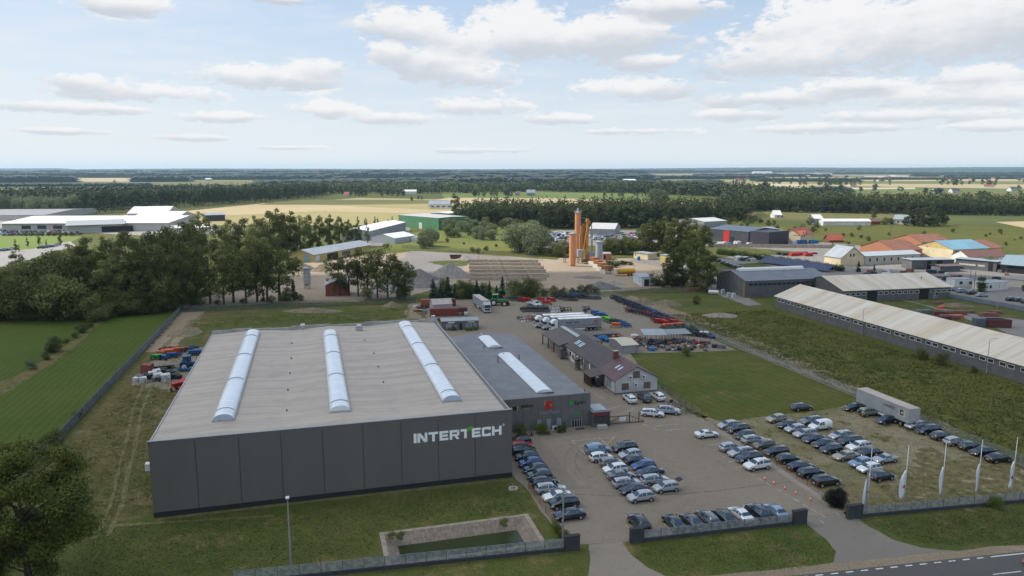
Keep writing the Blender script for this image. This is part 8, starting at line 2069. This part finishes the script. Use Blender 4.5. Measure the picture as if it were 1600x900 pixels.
TP['pine'] = [tree_proto('pine_tree', 18, 4.2, 4, 28, 1400, .45, lm_pine, m_bark, 'pine', .40, s) for s in (91, 92)]
TP['belt'] = [tree_proto('belt_tree', 18, 6.0, 0.4, 34, 1900, .52, lm_belt, m_birch, 'round', .34, s) for s in (95, 96, 97)]
TP['far'] = [tree_proto('field_tree', 14, 6.0, 1.2, 22, 500, .85, lm_dist, m_bark, 'round', .42, s) for s in (98, 99)]
TP['shrubsmall'] = [tree_proto('shrub', 2.0, 1.1, .1, 18, 2600, .07, lm_yel, m_bark, 'round', .4, 133, tr=.01)]
rt_ = random.Random(77)
def tree(kind, x, yb, yt, label, group=None, name=None, cat='tree', wide=1.0):
 p, H_ = rt_.choice(TP[kind]); g_ = G(x, yb); h = hz(x, yb, yt); s = h / H_
 sx = s * wide * rt_.uniform(.9, 1.12)
 r = p.put((g_.x, g_.y, 0), rt_.uniform(0, 6.28), label, group, (sx, sx, s))
 r['category'] = cat
 return r
# the near tree at the lower left, built with small leaves
pn, Hn = tree_proto('deciduous_tree', 17, 7.2, 2.0, 75, 90000, .125, lm_near, m_bark, 'spread', .21, 8, shell=.3, fz=.24)
g_ = G(40, 925); pn.put((g_.x + .5, g_.y, 0), 0.4, 'big leafy tree filling the lower left corner of the picture', None, (1.2, 1.2, hz(70, 925, 700) / 17))
g_ = G(-70, 850)
tree('tallm', -60, 860, 730, 'leafy tree crown cut by the left picture edge')
TL_ = 'tall dark tree in the dense tree group behind the meadow'
GT = 'tall trees in the group behind the meadow'
for (x, yb, yt) in [(135, 480, 385), (165, 482, 384), (200, 482, 368), (222, 478, 372), (245, 476, 365), (268, 472, 354), (295, 470, 350), (182, 486, 395), (150, 470, 390), (285, 482, 378), (255, 486, 384), (228, 488, 392), (300, 460, 356)]:
 tree(rt_.choice(['tall', 'tall', 'tallm']), x, yb, yt, TL_, GT, wide=rt_.choice([.75, .9, 1.05]))
for (x, yb, yt) in [(118, 455, 380), (140, 452, 372), (340, 412, 352), (362, 408, 345), (384, 406, 342), (404, 404, 336), (424, 402, 331), (356, 428, 366), (300, 420, 350), (470, 396, 336), (400, 424, 356), (200, 440, 362), (240, 440, 360), (170, 445, 368), (275, 440, 352)]:
 tree('tallm', x, yb, yt, 'tall lighter green tree in the back of the left tree group', 'lighter trees in the back of the left group')
for (x, yb, yt) in [(438, 402, 326), (455, 398, 330), (484, 391, 336), (500, 389, 337), (516, 388, 335), (531, 387, 338), (545, 386, 343), (558, 385, 349)]:
 tree('tall', x, yb, yt, 'tall dark tree in the row left of the white roofed shed', 'tall dark trees left of the white roofed shed', wide=.8)
tree('tallm', 316, 415, 330, 'single tall pale tree rising above the left group before the factory', wide=.75)
tree('open', 575, 384, 350, 'thin airy tree at the left end of the white roofed shed', wide=.5)
for i, (x, yb, yt) in enumerate([(329, 475, 388), (365, 473, 386), (402, 472, 380), (437, 470, 372), (385, 474, 398), (350, 476, 405), (418, 471, 384), (308, 477, 392)]):
 tree('open', x, yb, yt, '%s tree from a row with bare visible trunk before the sandy ground' % ORD[i], 'trees with visible trunks before the sandy ground', wide=1.0)
tree('spruce', 459, 469, 437, 'dark small conifer before the ribbed silo'); tree('spruce', 412, 471, 455, 'very small spruce between the trunks')
for i, (x, yb, yt) in enumerate([(606, 468, 384), (590, 466, 392), (622, 467, 398), (560, 463, 388), (575, 462, 396), (633, 466, 410), (545, 462, 398), (531, 462, 396)]):
 tree('open', x, yb, yt, '%s tree of the spreading dark group above the red brick shed' % ORD[i], 'spreading trees above the red brick shed', wide=1.0)
tree('bush', 630, 468, 438, 'dark bush under the spreading tree'); tree('bushm', 575, 468, 450, 'light bush right of the red brick shed')
for (x, yb, yt) in [(-20, 500, 448), (8, 500, 442), (32, 499, 436), (55, 499, 444), (75, 499, 437), (96, 498, 440), (118, 497, 445), (-5, 488, 425), (20, 486, 430), (130, 498, 455), (170, 494, 452), (190, 492, 455), (215, 491, 450), (240, 490, 455), (262, 487, 452)]:
 tree('bush', x, yb, yt, 'rounded bushy tree along the back edge of the green meadow', 'bushy trees along the meadow edge')
for (x, yb, yt) in [(100, 500, 432), (20, 480, 416), (45, 476, 410), (70, 474, 408), (95, 472, 400), (118, 472, 400), (3, 470, 420), (60, 460, 408), (30, 458, 416), (88, 460, 402), (108, 455, 394)]:
 tree('bushm', x, yb, yt, 'mid green bushy tree at the left end of the tree group', 'mid green bushy trees at the far left')
tree('bushm', 153, 502, 462, 'greyish lone bush at the end of the meadow path')
tree('tall', 28, 440, 392, 'reddish dark tree beside the pale road', wide=.9)
for i, (x, yb, yt) in enumerate([(25, 393, 374), (43, 386, 371), (61, 383, 363), (73, 385, 374), (95, 383, 361), (30, 393, 382)]):
 tree('poplar', x, yb, yt, '%s columnar poplar from the left on the lawn before the factory' % ORD[i], 'columnar poplars before the factory')
for i, x in enumerate([559, 571, 573, 586, 590, 607, 613]):
 tree('poplar', x, 352 + i * .2, 338 + (i % 3) * 2, '%s small columnar tree by the car row at the yellow field' % ORD[i], 'columnar trees by the yellow field')
for i in range(9):
 tree('bush', 40 + i * 9, 368.5, 362, 'low clipped shrub between factory car park and lawn', 'shrubs before the factory')
for (x, yb, yt) in [(270, 484, 455), (284, 482, 458), (298, 480, 462), (312, 479, 460), (340, 477, 468), (380, 475, 466), (425, 473, 462), (448, 471, 450), (470, 470, 460)]:
 tree('bush', x, yb, yt, 'dark undergrowth bush along the dark wire fence', 'undergrowth along the dark wire fence', cat='bush')
# meadow path bushes
for i, (x, yb, yt, k_) in enumerate([(85, 550, 527, 'bush'), (50, 577, 561, 'willow'), (72, 562, 550, 'bush'), (128, 520, 506, 'bush'), (118, 528, 518, 'bush'), (140, 512, 503, 'bush'), (105, 536, 529, 'bush')]):
 tree(k_, x, yb, yt, '%s bush along the meadow path, in a mixed order of size' % ORD[i], 'bushes along the meadow path', cat='bush', wide=1.15)
tree('bush', 85, 702, 672, 'small dark bush leaning on the sheet fence', cat='bush')
tree('bush', 120, 655, 642, 'small bush by the lower sheet fence', cat='bush')
# spruces and bushes behind the containers
for i, (x, yb, yt) in enumerate([(677, 466, 436), (689, 466, 443), (700, 467, 432), (711, 467, 443), (745, 466, 438), (754, 467, 445), (765, 467, 440), (785, 467, 433), (776, 466, 446), (735, 467, 446)]):
 tree('spruce', x, yb, yt, '%s spruce of the row behind the containers and lorry' % ORD[i], 'spruces behind the containers')
for (x, yb, yt, k_) in [(722, 466, 439, 'bush'), (732, 466, 440, 'bush'), (692, 463, 436, 'bushm'), (804, 465, 439, 'bushm'), (822, 465, 435, 'bush'), (834, 465, 438, 'bush'), (756, 465, 443, 'bush'), (866, 463, 447, 'bush'), (880, 463, 449, 'bush'), (908, 462, 446, 'bush'), (921, 462, 445, 'bush'), (933, 462, 450, 'bush'), (850, 463, 450, 'bush'), (895, 463, 450, 'bush')]:
 tree(k_, x, yb, yt, 'dark bush at the back fence of the machinery yard', 'bushes at the back fence')
# centre right trees
for (x, yb, yt) in [(1004, 396, 350), (1018, 398, 342), (1036, 398, 338), (1052, 400, 341), (1070, 400, 340), (1087, 402, 344), (1100, 404, 352), (1045, 404, 360), (1075, 406, 362)]:
 tree('tall', x, yb, yt, 'big dark tree in the clump behind the plant yard', 'big dark trees behind the plant yard', wide=1.1)
for i, (x, yb, yt) in enumerate([(1066, 442, 378), (1085, 452, 372), (1104, 456, 392), (1050, 448, 396)]):
 tree('tall', x, yb, yt, '%s of four big trees beside the white gas tank' % ORD[i], 'four big trees beside the gas tank', wide=1.25)
for (x, yb, yt) in [(868, 400, 378), (880, 400, 376), (872, 402, 384), (958, 396, 370), (972, 397, 370), (986, 398, 372), (998, 398, 376), (950, 396, 374), (1008, 398, 374), (963, 398, 380), (944, 398, 382), (978, 396, 368)]:
 tree('bush', x, yb, yt, 'dark bushy tree just behind the silos', 'dark bushy trees behind the silos')
for i, (x, yb, yt) in enumerate([(1019, 447, 424), (1026, 446, 428), (1031, 447, 430), (1036, 449, 433), (1041, 445, 425), (1047, 446, 423), (1052, 445, 422), (1058, 446, 428), (1066, 447, 426), (1071, 446, 428)]):
 tree('thuja', x, yb, yt, '%s column thuja from the left beside the pump building' % ORD[i], 'column thujas beside the pump building', wide=1.3)
for i, (x, yb, yt) in enumerate([(948, 410, 404), (953, 413, 404), (957, 415, 404), (961, 418, 407), (965, 416, 407), (950, 418, 408), (954, 423, 409), (971, 413, 407), (978, 413, 408), (985, 414, 409)]):
 tree('thuja' if i < 7 else 'bush', x, yb, yt, '%s evergreen in the hedge between the feed bins and the tanker' % ORD[i], 'evergreen hedge by the tanker', wide=1.6)
# wild willows
rw_ = random.Random(9)
pts = [(830, 394, 352), (812, 394, 350), (842, 394, 356), (822, 388, 350), (800, 386, 356), (835, 398, 362)]
for (x, yb, yt) in pts: tree('willow', x, yb, yt, 'large silvery willow left of the scrap yard', 'large silvery willows', wide=1.15)
for (x, yb, yt) in [(671, 385, 357), (662, 388, 368), (678, 378, 360), (664, 384, 362)]:
 tree('willow', x, yb, yt, 'silvery willow right of the small storage tent', 'silvery willows by the storage tent')
for i in range(34):
 x = rw_.uniform(700, 835); y = 352 + rw_.random() ** 1.2 * 20 + (x - 700) * .06
 h = rw_.uniform(12, 19)
 tree(rw_.choice(['willow', 'bushm', 'willow']), x, y, y - h, 'pale shrub in the overgrown ground before the forest belt', 'pale shrubs before the forest belt')
for (x, y, h) in [(738, 394, 8), (747, 396, 9), (760, 392, 8), (699, 378, 6), (725, 382, 4), (775, 386, 5)]:
 tree('bush', x, y, y - h, 'small dark bush standing in the wild grass', 'small bushes in the wild grass', cat='bush')
# hedges right
n_ = 44
for i in range(n_):
 f = i / (n_ - 1); x = 1122 + (1316 - 1122) * f; y = 397 + (424 - 397) * f
 tree('thuja', x, y, y - 10.5 - rw_.uniform(-1, 1.5), 'thuja in the long hedge behind the solar panels', 'thujas of the long hedge', wide=1.9)
for i in range(16):
 f = i / 15; x = 1128 + 40 * f; y = 412 + 14 * f
 tree('bush', x, y + 1, y - 4, 'low bush edging the small lawn', 'low bushes edging the small lawn', cat='bush')
# trees along the right
for (x, yb, yt, k_, lab) in [(1365, 342, 322, 'tall', 'single round tree above the white stable'), (711, 334, 302, 'tall', 'tall round tree alone at the left end of the forest belt'), (1266, 351, 340, 'bush', 'dark bush at the left end of the stable'), (1384, 351, 340, 'bush', 'dark bush between stable and white house'), (1392, 350, 341, 'bush', 'dark bush touching the white house'),
       (1341, 425, 408, 'spruce', 'small spruce before the grey roofed house'), (1366, 424, 413, 'spruce', 'second small spruce before the office wing'), (1531, 456, 430, 'thuja', 'left of the twin thujas in the works yard'), (1536, 456, 431, 'thuja', 'right of the twin thujas in the works yard'), (1600, 455, 438, 'thuja', 'thuja at the right picture edge'),
       (1472, 571, 550, 'bush', 'dark bush against the long shed'), (1439, 562, 544, 'bush', 'smaller bush against the long shed'), (1521, 583, 572, 'bush', 'low bush at the foot of the long shed'), (1546, 421, 402, 'bushm', 'tree by the small dark red roof'), (1088, 475, 462, 'bush', 'rounded bush on the soil beyond the fence')]:
 tree(k_, x, yb, yt, lab)
for (x, yb, yt) in [(1418, 353, 330), (1430, 353, 326), (1443, 353, 324), (1455, 353, 328), (1466, 353, 326), (1474, 352, 332), (1437, 354, 334), (1460, 354, 336)]:
 tree('belt', x, yb, yt, 'tree of the dark clump right of the white house', 'dark clump right of the white house')
for i in range(40):
 x = rw_.uniform(1130, 1350) if i % 2 else rw_.uniform(1100, 1260); y = rw_.uniform(350, 366) if x > 1190 else rw_.uniform(345, 354)
 tree('bushm' if i % 3 else 'bush', x, y, y - rw_.uniform(5, 10), 'rounded shrub in the scrub above the charcoal warehouse', 'shrubs in the scrub')
for i in range(40):
 x = rw_.uniform(1300, 1640); y = rw_.uniform(362, 386)
 if 1380 < x < 1570 and y > 372: continue
 tree('bush' if i % 2 else 'bushm', x, y, y - rw_.uniform(3, 8), 'low shrub in the rough ground of the far right', 'low shrubs at the far right', cat='bush')
for i, (x, yb, yt, k_, lab) in enumerate([(815, 681, 663, 'bushm', 'big yellow green rounded shrub at the left end of the entrance front'), (830.5, 681, 673, 'spruce', 'tiny conifer right of the big shrub'), (845, 678, 661, 'shrubsmall', 'ball headed small tree before the entrance front'), (857, 679, 673, 'bush', 'low dark shrub left of the outdoor unit'),
         (873.5, 676, 664, 'bush', 'dark green shrub under the third window'), (882, 675, 657, 'thuja', 'slim cone thuja left of the entrance door'), (1308, 791, 765, 'purple', 'dark purple round shrub by the wide entrance pillar'), (1297, 783, 775, 'yel', 'bright green low shrub left of the purple one')]):
 if k_ == 'purple' and 'purple' not in TP: TP['purple'] = [tree_proto('purple_shrub', 3, 1.7, .1, 60, 12000, .075, lm_purp, m_bark, 'round', .42, 139, tr=.01)]
 if k_ == 'yel' and 'yel' not in TP: TP['yel'] = [tree_proto('green_shrub', 1.2, 1.6, .05, 14, 3000, .07, lm_yel, m_bark, 'round', .4, 132, tr=.01)]
 tree(k_, x, yb, yt, lab, cat='shrub')
for i, (x, y) in enumerate([(694, 514), (702, 515.5), (709, 516.5), (730, 517.5), (736, 517), (743, 516), (690, 508), (687, 503)]):
 tree('shrubsmall', x, y, y - 6, 'green shrub at the foot of the site office', 'shrubs at the foot of the site office', cat='shrub')
for i, (x, y) in enumerate([(876, 843), (881, 838), (871, 832), (884, 846), (868, 826), (612, 842), (626, 843), (788, 822)]):
 tree('shrubsmall', x, y, y - 11, 'weedy green shrub by the pond bank and lamp pole', 'weedy shrubs by the pond', cat='shrub')
tree('shrubsmall', 1555, 794, 776, 'lone young bush before the flag fence', cat='shrub')
tree('bushm', 1073, 556, 543, 'green bush at the lawn corner beside the scrap area', cat='shrub')
# forest belts: a front rank of single trees, the mass behind as stuff
def wpoly(px): return [G(x, y) for x, y in px]
def pt_in(p, poly):
 c = False; n = len(poly); j = n - 1
 for i in range(n):
  if ((poly[i].y > p[1]) != (poly[j].y > p[1])) and (p[0] < (poly[j].x - poly[i].x) * (p[1] - poly[i].y) / (poly[j].y - poly[i].y) + poly[i].x): c = not c
  j = i
 return c
def forest(name, label, px, n, h, rr, leafn, leaf, m, seed, hvar=.25):
 global npr
 npr = np.random.default_rng(seed); rg = random.Random(seed)
 poly = wpoly(px); x0 = min(p.x for p in poly); x1 = max(p.x for p in poly); y0 = min(p.y for p in poly); y1 = max(p.y for p in poly)
 cl = []; k_ = 0
 while len(cl) < n and k_ < n * 60:
  k_ += 1; p = (rg.uniform(x0, x1), rg.uniform(y0, y1))
  if pt_in(p, poly):
   hh = h * rg.uniform(1 - hvar, 1 + hvar * .6); cl.append((p[0], p[1], hh * .55, rr * rg.uniform(.75, 1.2), hh * .47))
 P_, nr = crown_points(cl, len(cl) * leafn, .75)
 v = leaf_quads(P_, nr, npr.uniform(.6, 1.3, len(P_)) * leaf, .8)
 me = quad_mesh(name, v, m); o = bpy.data.objects.new(name, me); C.objects.link(o)
 return tag(o, label, None, None, 'stuff')
rb_ = random.Random(15)
for i in range(74):
 x = 716 + (1165 - 716) * (i + rb_.uniform(-.4, .4)) / 73; yb = on_line(x, 716, 349, 1165, 346) + (8 if 850 < x < 1010 else 4) - (6 if x > 1090 else 0) + rb_.uniform(-1.5, 1.5)
 yt = 318 + rb_.uniform(-2, 5) + (4 if x < 760 else 0) - (3 if 940 < x < 1020 else 0) + (2 if x > 1100 else 0)
 tree('belt', x, yb, yt, 'dark tree with pale trunk in the front rank of the central forest belt', 'front rank of the central forest belt')
for i in range(70):
 x = 1165 + (1600 - 1165) * (i + rb_.uniform(-.4, .4)) / 69; yb = on_line(x, 1165, 330, 1600, 337) + rb_.uniform(-1, 1)
 yt = on_line(x, 1165, 306, 1600, 318) + rb_.uniform(-2, 4) - (4 if 1280 < x < 1330 else 0)
 tree('belt', x, yb, yt, 'dark tree in the front rank of the right forest belt', 'front rank of the right forest belt')
for i in range(60):
 x = 2 + 500 * (i + rb_.uniform(-.4, .4)) / 59; yb = (334 if x < 130 else on_line(x, 130, 334, 500, 309)) + rb_.uniform(-.6, .6)
 k_ = 'belt' if x < 140 else 'pine'
 if x < 130: tree('willow', x, yb, yb - rb_.uniform(22, 30), 'pale grey green tree in the front rank left of the pine forest', 'pale trees left of the pine forest', wide=.8)
 else: tree('pine', x, yb, yb - on_line(x, 130, 34, 500, 20) + rb_.uniform(-2, 2), 'pine in the front rank of the left pine forest', 'front rank of the left pine forest')
forest('forest_mass', 'dense dark wood behind the front rank of the central belt', [(716, 347), (850, 350), (1010, 350), (1165, 342), (1180, 333), (900, 338), (760, 338)], 620, 19, 3.6, 46, 1.0, lm_belt, 201)
forest('forest_mass', 'dense wood behind the front rank of the right belt', [(1165, 329), (1600, 336), (1640, 330), (1400, 325), (1165, 322)], 700, 19, 4.2, 36, 1.15, lm_belt, 202)
forest('forest_mass', 'pine forest stretching back on the left', [(0, 332), (130, 332), (300, 322), (500, 308), (520, 303), (300, 303), (0, 312), (-80, 320)], 3400, 19, 4.6, 26, 1.5, lm_pine, 203)
forest('forest_mass', 'wood behind the yellow field at the left centre', [(395, 305), (560, 303), (760, 302), (860, 299), (880, 295), (560, 296), (400, 298)], 1500, 17, 7.0, 22, 2.3, lm_dist, 204, .4)
forest('forest_mass', 'wood behind the green strip at the centre right', [(860, 300), (1010, 303), (1120, 308), (1200, 312), (1200, 303), (1000, 297), (860, 295)], 1300, 19, 7.0, 24, 2.2, lm_dist, 205, .4)
forest('forest_mass', 'bushy wood above the right belt', [(1130, 316), (1330, 324), (1330, 312), (1180, 305), (1130, 307)], 700, 16, 6.0, 24, 1.8, lm_dist, 206, .4)
for (x, yb, yt) in [(1022, 316, 296), (1030, 316, 297), (1037, 316, 299)]: tree('willow', x, yb, yt, 'tall pale rounded tree at the end of the central field', 'pale rounded trees at the end of the central field')
for i, (x0, x1, y, n, h) in enumerate([(740, 800, 306, 14, 9), (940, 1010, 307, 9, 7), (1050, 1110, 299, 10, 8), (640, 660, 313, 4, 6), (1330, 1600, 299, 8, 8), (1250, 1330, 299, 12, 10), (1440, 1470, 303, 6, 9), (1500, 1600, 305, 7, 8), (1360, 1370, 294, 1, 8), (1390, 1392, 288, 1, 6), (1100, 1240, 288, 10, 8), (1330, 1600, 284, 16, 7), (1160, 1340, 283, 24, 7), (170, 180, 285, 2, 4), (1240, 1345, 289, 20, 8), (1470, 1560, 289, 14, 8), (540, 640, 306, 14, 9)]):
 for j in range(n):
  x = rb_.uniform(x0, x1); yb = y + rb_.uniform(-1.2, 1.2); tree('far', x, yb, yb - h * rb_.uniform(.6, 1.1), 'small distant tree standing among the fields', 'small distant trees among the fields')
# far woods as rough canopies
lm_far = mat('far_wood', (0.016, 0.030, 0.020), 0.95, col2=(0.034, 0.048, 0.028), sc=0.012, detail=6)
def canopy(label, x0, x1, ya, yb_, depth, h, nx=None, kind='stuff', name='distant_wood', mm=None, seed=0, hv=.45):
 """rough canopy between picture columns x0..x1; near edge runs from ground row ya to yb_"""
 rg = random.Random(seed + int(x0)); nx = nx or int(abs(x1 - x0) / 1.6); nt = 5
 vs = []; fs = []
 low = [rg.random() for _ in range(nx // 9 + 3)]
 for i in range(nx + 1):
  f = i / nx; px = x0 + (x1 - x0) * f; py = ya + (yb_ - ya) * f
  g_ = G(px, py); d_ = Vector((g_.x, g_.y, 0)).normalized()
  lv = low[i // 9] * (1 - (i % 9) / 9) + low[i // 9 + 1] * (i % 9) / 9
  endf = min(1, min(i, nx - i) / 4)
  for k_ in range(nt + 1):
   p = g_ + d_ * depth * (k_ - 1 if k_ > 0 else 0) / (nt - 1)
   z = -1 if k_ == 0 else h * (.55 + .25 * lv + hv * rg.random() ** 1.3) * (.4 + .6 * endf)
   vs.append((p.x + (rg.uniform(-.3, .3) * depth / nt if k_ > 1 else 0), p.y, z))
 m_ = nt + 1
 for i in range(nx):
  for k_ in range(nt): fs.append((i * m_ + k_, (i + 1) * m_ + k_, (i + 1) * m_ + k_ + 1, i * m_ + k_ + 1))
 b = MB(); b.add(vs, fs); o = b.build(name, mm or lm_far, fix=False)
 return tag(o, label, None, None, kind)
L_ = 'distant dark wood on the plain'
for i, (x0, x1, ya, yb_, dep, h) in enumerate([(-60, 120, 286, 285, 500, 22), (203, 296, 284.5, 284, 400, 20), (296, 520, 281, 281, 700, 18), (-60, 560, 278, 278, 1500, 24), (400, 700, 294, 293, 500, 17), (620, 960, 291, 289, 600, 19), (700, 1020, 284, 283, 900, 22), (540, 980, 279, 278, 1500, 26), (560, 1000, 275, 274.5, 2500, 34),
           (960, 1130, 293, 293, 400, 14), (1000, 1200, 280, 280, 500, 16), (1180, 1345, 284, 284, 300, 12), (1080, 1300, 276.5, 276.5, 250, 18), (1420, 1640, 276, 276, 200, 16), (1300, 1640, 273, 273, 300, 22), (980, 1640, 271, 270.5, 2500, 34), (-60, 600, 273, 273, 2500, 34), (1340, 1480, 281, 281, 200, 10), (1250, 1330, 300, 301, 150, 9), (1480, 1640, 280, 280, 300, 12),
           (880, 1120, 297, 298, 500, 15), (-60, 240, 292, 291, 150, 8)]):
 canopy(L_, x0, x1, ya, yb_, dep, h, seed=i)
# hills on the horizon
def ridge(x0, x1, y, pts, depth, label, seed):
 rg = random.Random(seed); nx = int((x1 - x0) / 2); vs = []; fs = []
 for i in range(nx + 1):
  px = x0 + (x1 - x0) * i / nx; g_ = G(px, y); d_ = Vector((g_.x, g_.y, 0)).normalized()
  yt = np.interp(px, [p[0] for p in pts], [p[1] for p in pts]) + rg.uniform(-.25, .2)
  v_ = (yt - 450) / F_PX; gy = g_.y + d_.y * depth * .5
  ht = CAM_H - gy * (sp + v_ * cp) / (cp - v_ * sp)
  for k_, (dd, hh) in enumerate(((0, -3), (.15, ht * .35), (.5, ht), (1.0, ht * .9))):
   p = g_ + d_ * depth * dd; vs.append((p.x, p.y, hh))
 for i in range(nx):
  for k_ in range(3): fs.append((i * 4 + k_, i * 4 + 4 + k_, i * 4 + 5 + k_, i * 4 + 1 + k_))
 b = MB(); b.add(vs, fs); o = b.build('hills', lm_far, smooth=False, fix=False); tag(o, label, None, None, 'structure')
ridge(-120, 1720, 269.5, [(-120, 264.5), (0, 263.2), (90, 262.8), (120, 264.4), (300, 263.2), (520, 263.8), (760, 264.4), (960, 263.6), (1200, 261.5), (1400, 262.2), (1500, 261.2), (1720, 260.5)], 3000, 'wooded hills along the horizon', 1)
ridge(-120, 1720, 271.0, [(-120, 265.4), (300, 265.0), (560, 266), (760, 265.2), (1000, 265.8), (1300, 264), (1720, 264)], 1500, 'lower wooded hills before the horizon', 2)
# grass clumps in the nearest turf
def grass(name, label, px, n, size, m, seed):
 global npr
 npr = np.random.default_rng(seed); rg = random.Random(seed); poly = wpoly(px)
 x0 = min(p.x for p in poly); x1 = max(p.x for p in poly); y0 = min(p.y for p in poly); y1 = max(p.y for p in poly)
 P_ = []; cur = None
 while len(P_) < n:
  if cur is None or rg.random() < .12: cur = (rg.uniform(x0, x1), rg.uniform(y0, y1))
  p = (cur[0] + rg.gauss(0, .6), cur[1] + rg.gauss(0, .6))
  if pt_in(p, poly): P_.append((p[0], p[1], size * .45))
  else: cur = None
 P_ = np.array(P_); nr = npr.normal(size=P_.shape) * np.array([.55, .55, .3]) + np.array([0, 0, 1.0]); nr /= np.linalg.norm(nr, axis=1)[:, None]
 v = leaf_quads(P_, nr, npr.uniform(.5, 1.3, len(P_)) * size, .8)
 o = bpy.data.objects.new(name, quad_mesh(name, v, m)); C.objects.link(o); return tag(o, label, None, None, 'stuff')
lg_a = leaf_mat('grass_blades', (0.078, 0.106, 0.020), (0.122, 0.134, 0.034), (0.165, 0.16, 0.055), 0.12, 0.15)
lg_b = leaf_mat('weed_blades', (0.084, 0.104, 0.019), (0.145, 0.144, 0.034), (0.185, 0.17, 0.055), 0.06, 0.15)
grass('grass', 'rough uncut grass in front of the hall', [(110, 830), (245, 812), (798, 750), (860, 825), (880, 838), (590, 866), (360, 900), (120, 905)][0:4] + [(828, 800), (592, 830), (585, 866), (360, 900), (120, 905)], 26000, .10, lg_a, 301)
grass('grass', 'tall weeds in the field beyond the right fence', [(1040, 492), (1200, 484), (1640, 616), (1640, 745), (1560, 705)], 60000, .20, lg_b, 302)
grass('grass', 'grass verge between the front fences and the road', [(1010, 850), (1255, 824), (1300, 865), (1265, 888), (1060, 900), (990, 870)], 8000, .09, lg_a, 303)
grass('grass', 'grass verge below the flag fence', [(1350, 815), (1640, 787), (1640, 845), (1500, 855), (1420, 846)], 8000, .09, lg_a, 304)
grass('grass', 'dry weeds on the strip left and behind the hall', [(290, 500), (640, 480), (640, 500), (330, 512), (240, 680), (240, 800), (80, 830), (90, 720), (200, 605), (300, 540)], 20000, .12, lg_b, 305)
# ============================================================ CLOUD OVERHEAD AND HAZE
def cloud_slab():
 """an unseen flat cloud sheet added above the near yards, shaped to shade them and leave the far fields in the sun"""
 alt = 700.0
 off = Vector((sd.x, sd.y, 0)) / sd.z * alt
 m = bpy.data.materials.new('cloud'); m.use_nodes = True; k = NT(m.node_tree); k.n.clear()
 out = k.node('ShaderNodeOutputMaterial'); tr = k.node('ShaderNodeBsdfTransparent'); tl = k.node('ShaderNodeBsdfTranslucent'); df = k.node('ShaderNodeBsdfDiffuse')
 tl.inputs[0].default_value = (1.0, 1.0, 1.0, 1); df.inputs[0].default_value = (1.0, 1.0, 1.0, 1)
 s1 = k.node('ShaderNodeMixShader'); s1.inputs[0].default_value = 0.06; k.l.new(tl.outputs[0], s1.inputs[1]); k.l.new(df.outputs[0], s1.inputs[2])
 s2 = k.node('ShaderNodeMixShader'); s2.inputs[0].default_value = CLOUD_PASS; k.l.new(s1.outputs[0], s2.inputs[1]); k.l.new(tr.outputs[0], s2.inputs[2])
 k.l.new(s2.outputs[0], out.inputs[0])
 # shade region on the ground
 rg = random.Random(4); N_ = 90; vs = []
 edge = [(-900, 60), (-500, 290), (-260, 320), (-120, 335), (-20, 350), (60, 352), (140, 400), (230, 330), (330, 300), (700, 260), (700, -500), (-900, -500)]
 pts_ = jitter_poly([Vector((x, y, 0)) for x, y in edge], 14, 30)
 b = MB(); n = len(pts_)
 b.add([(p.x + off.x, p.y + off.y, alt) for p in pts_], [tuple(range(n))])
 o = b.build('cloud', m, fix=False); tag(o, 'broad cloud sheet above the view, added to shade the near yards', None, None, 'structure')
cloud_slab()  # sheet out of view, outlined to dim the near ground
b = MB(); b.box(-15600, -600, -5.0, 15600, 15600, 125)
hm = bpy.data.materials.new('haze'); hm.use_nodes = True; k = NT(hm.node_tree); k.n.clear()
out = k.node('ShaderNodeOutputMaterial'); pv_ = k.node('ShaderNodeVolumePrincipled'); pv_.inputs['Color'].default_value = (0.52, 0.76, 1.0, 1); pv_.inputs['Density'].default_value = HAZE_DENSITY
pv_.inputs['Anisotropy'].default_value = 0.2
k.l.new(pv_.outputs[0], out.inputs['Volume'])
hz_o = b.build('haze', hm); tag(hz_o, 'thin summer haze over the plain', None, None, 'stuff')
# drop unused prototypes
for lst in list(TP.values()) + [[(p, 0)] for p in list(CP.values()) + FP + list(IP.values()) + PH]:
 for p, _ in lst:
  if not p.used:
   for o in list(p.root.children_recursive) + [p.root]: bpy.data.objects.remove(o)
for o in C.objects:
 for kx in ('_L', '_H'):
  if kx in o: del o[kx]
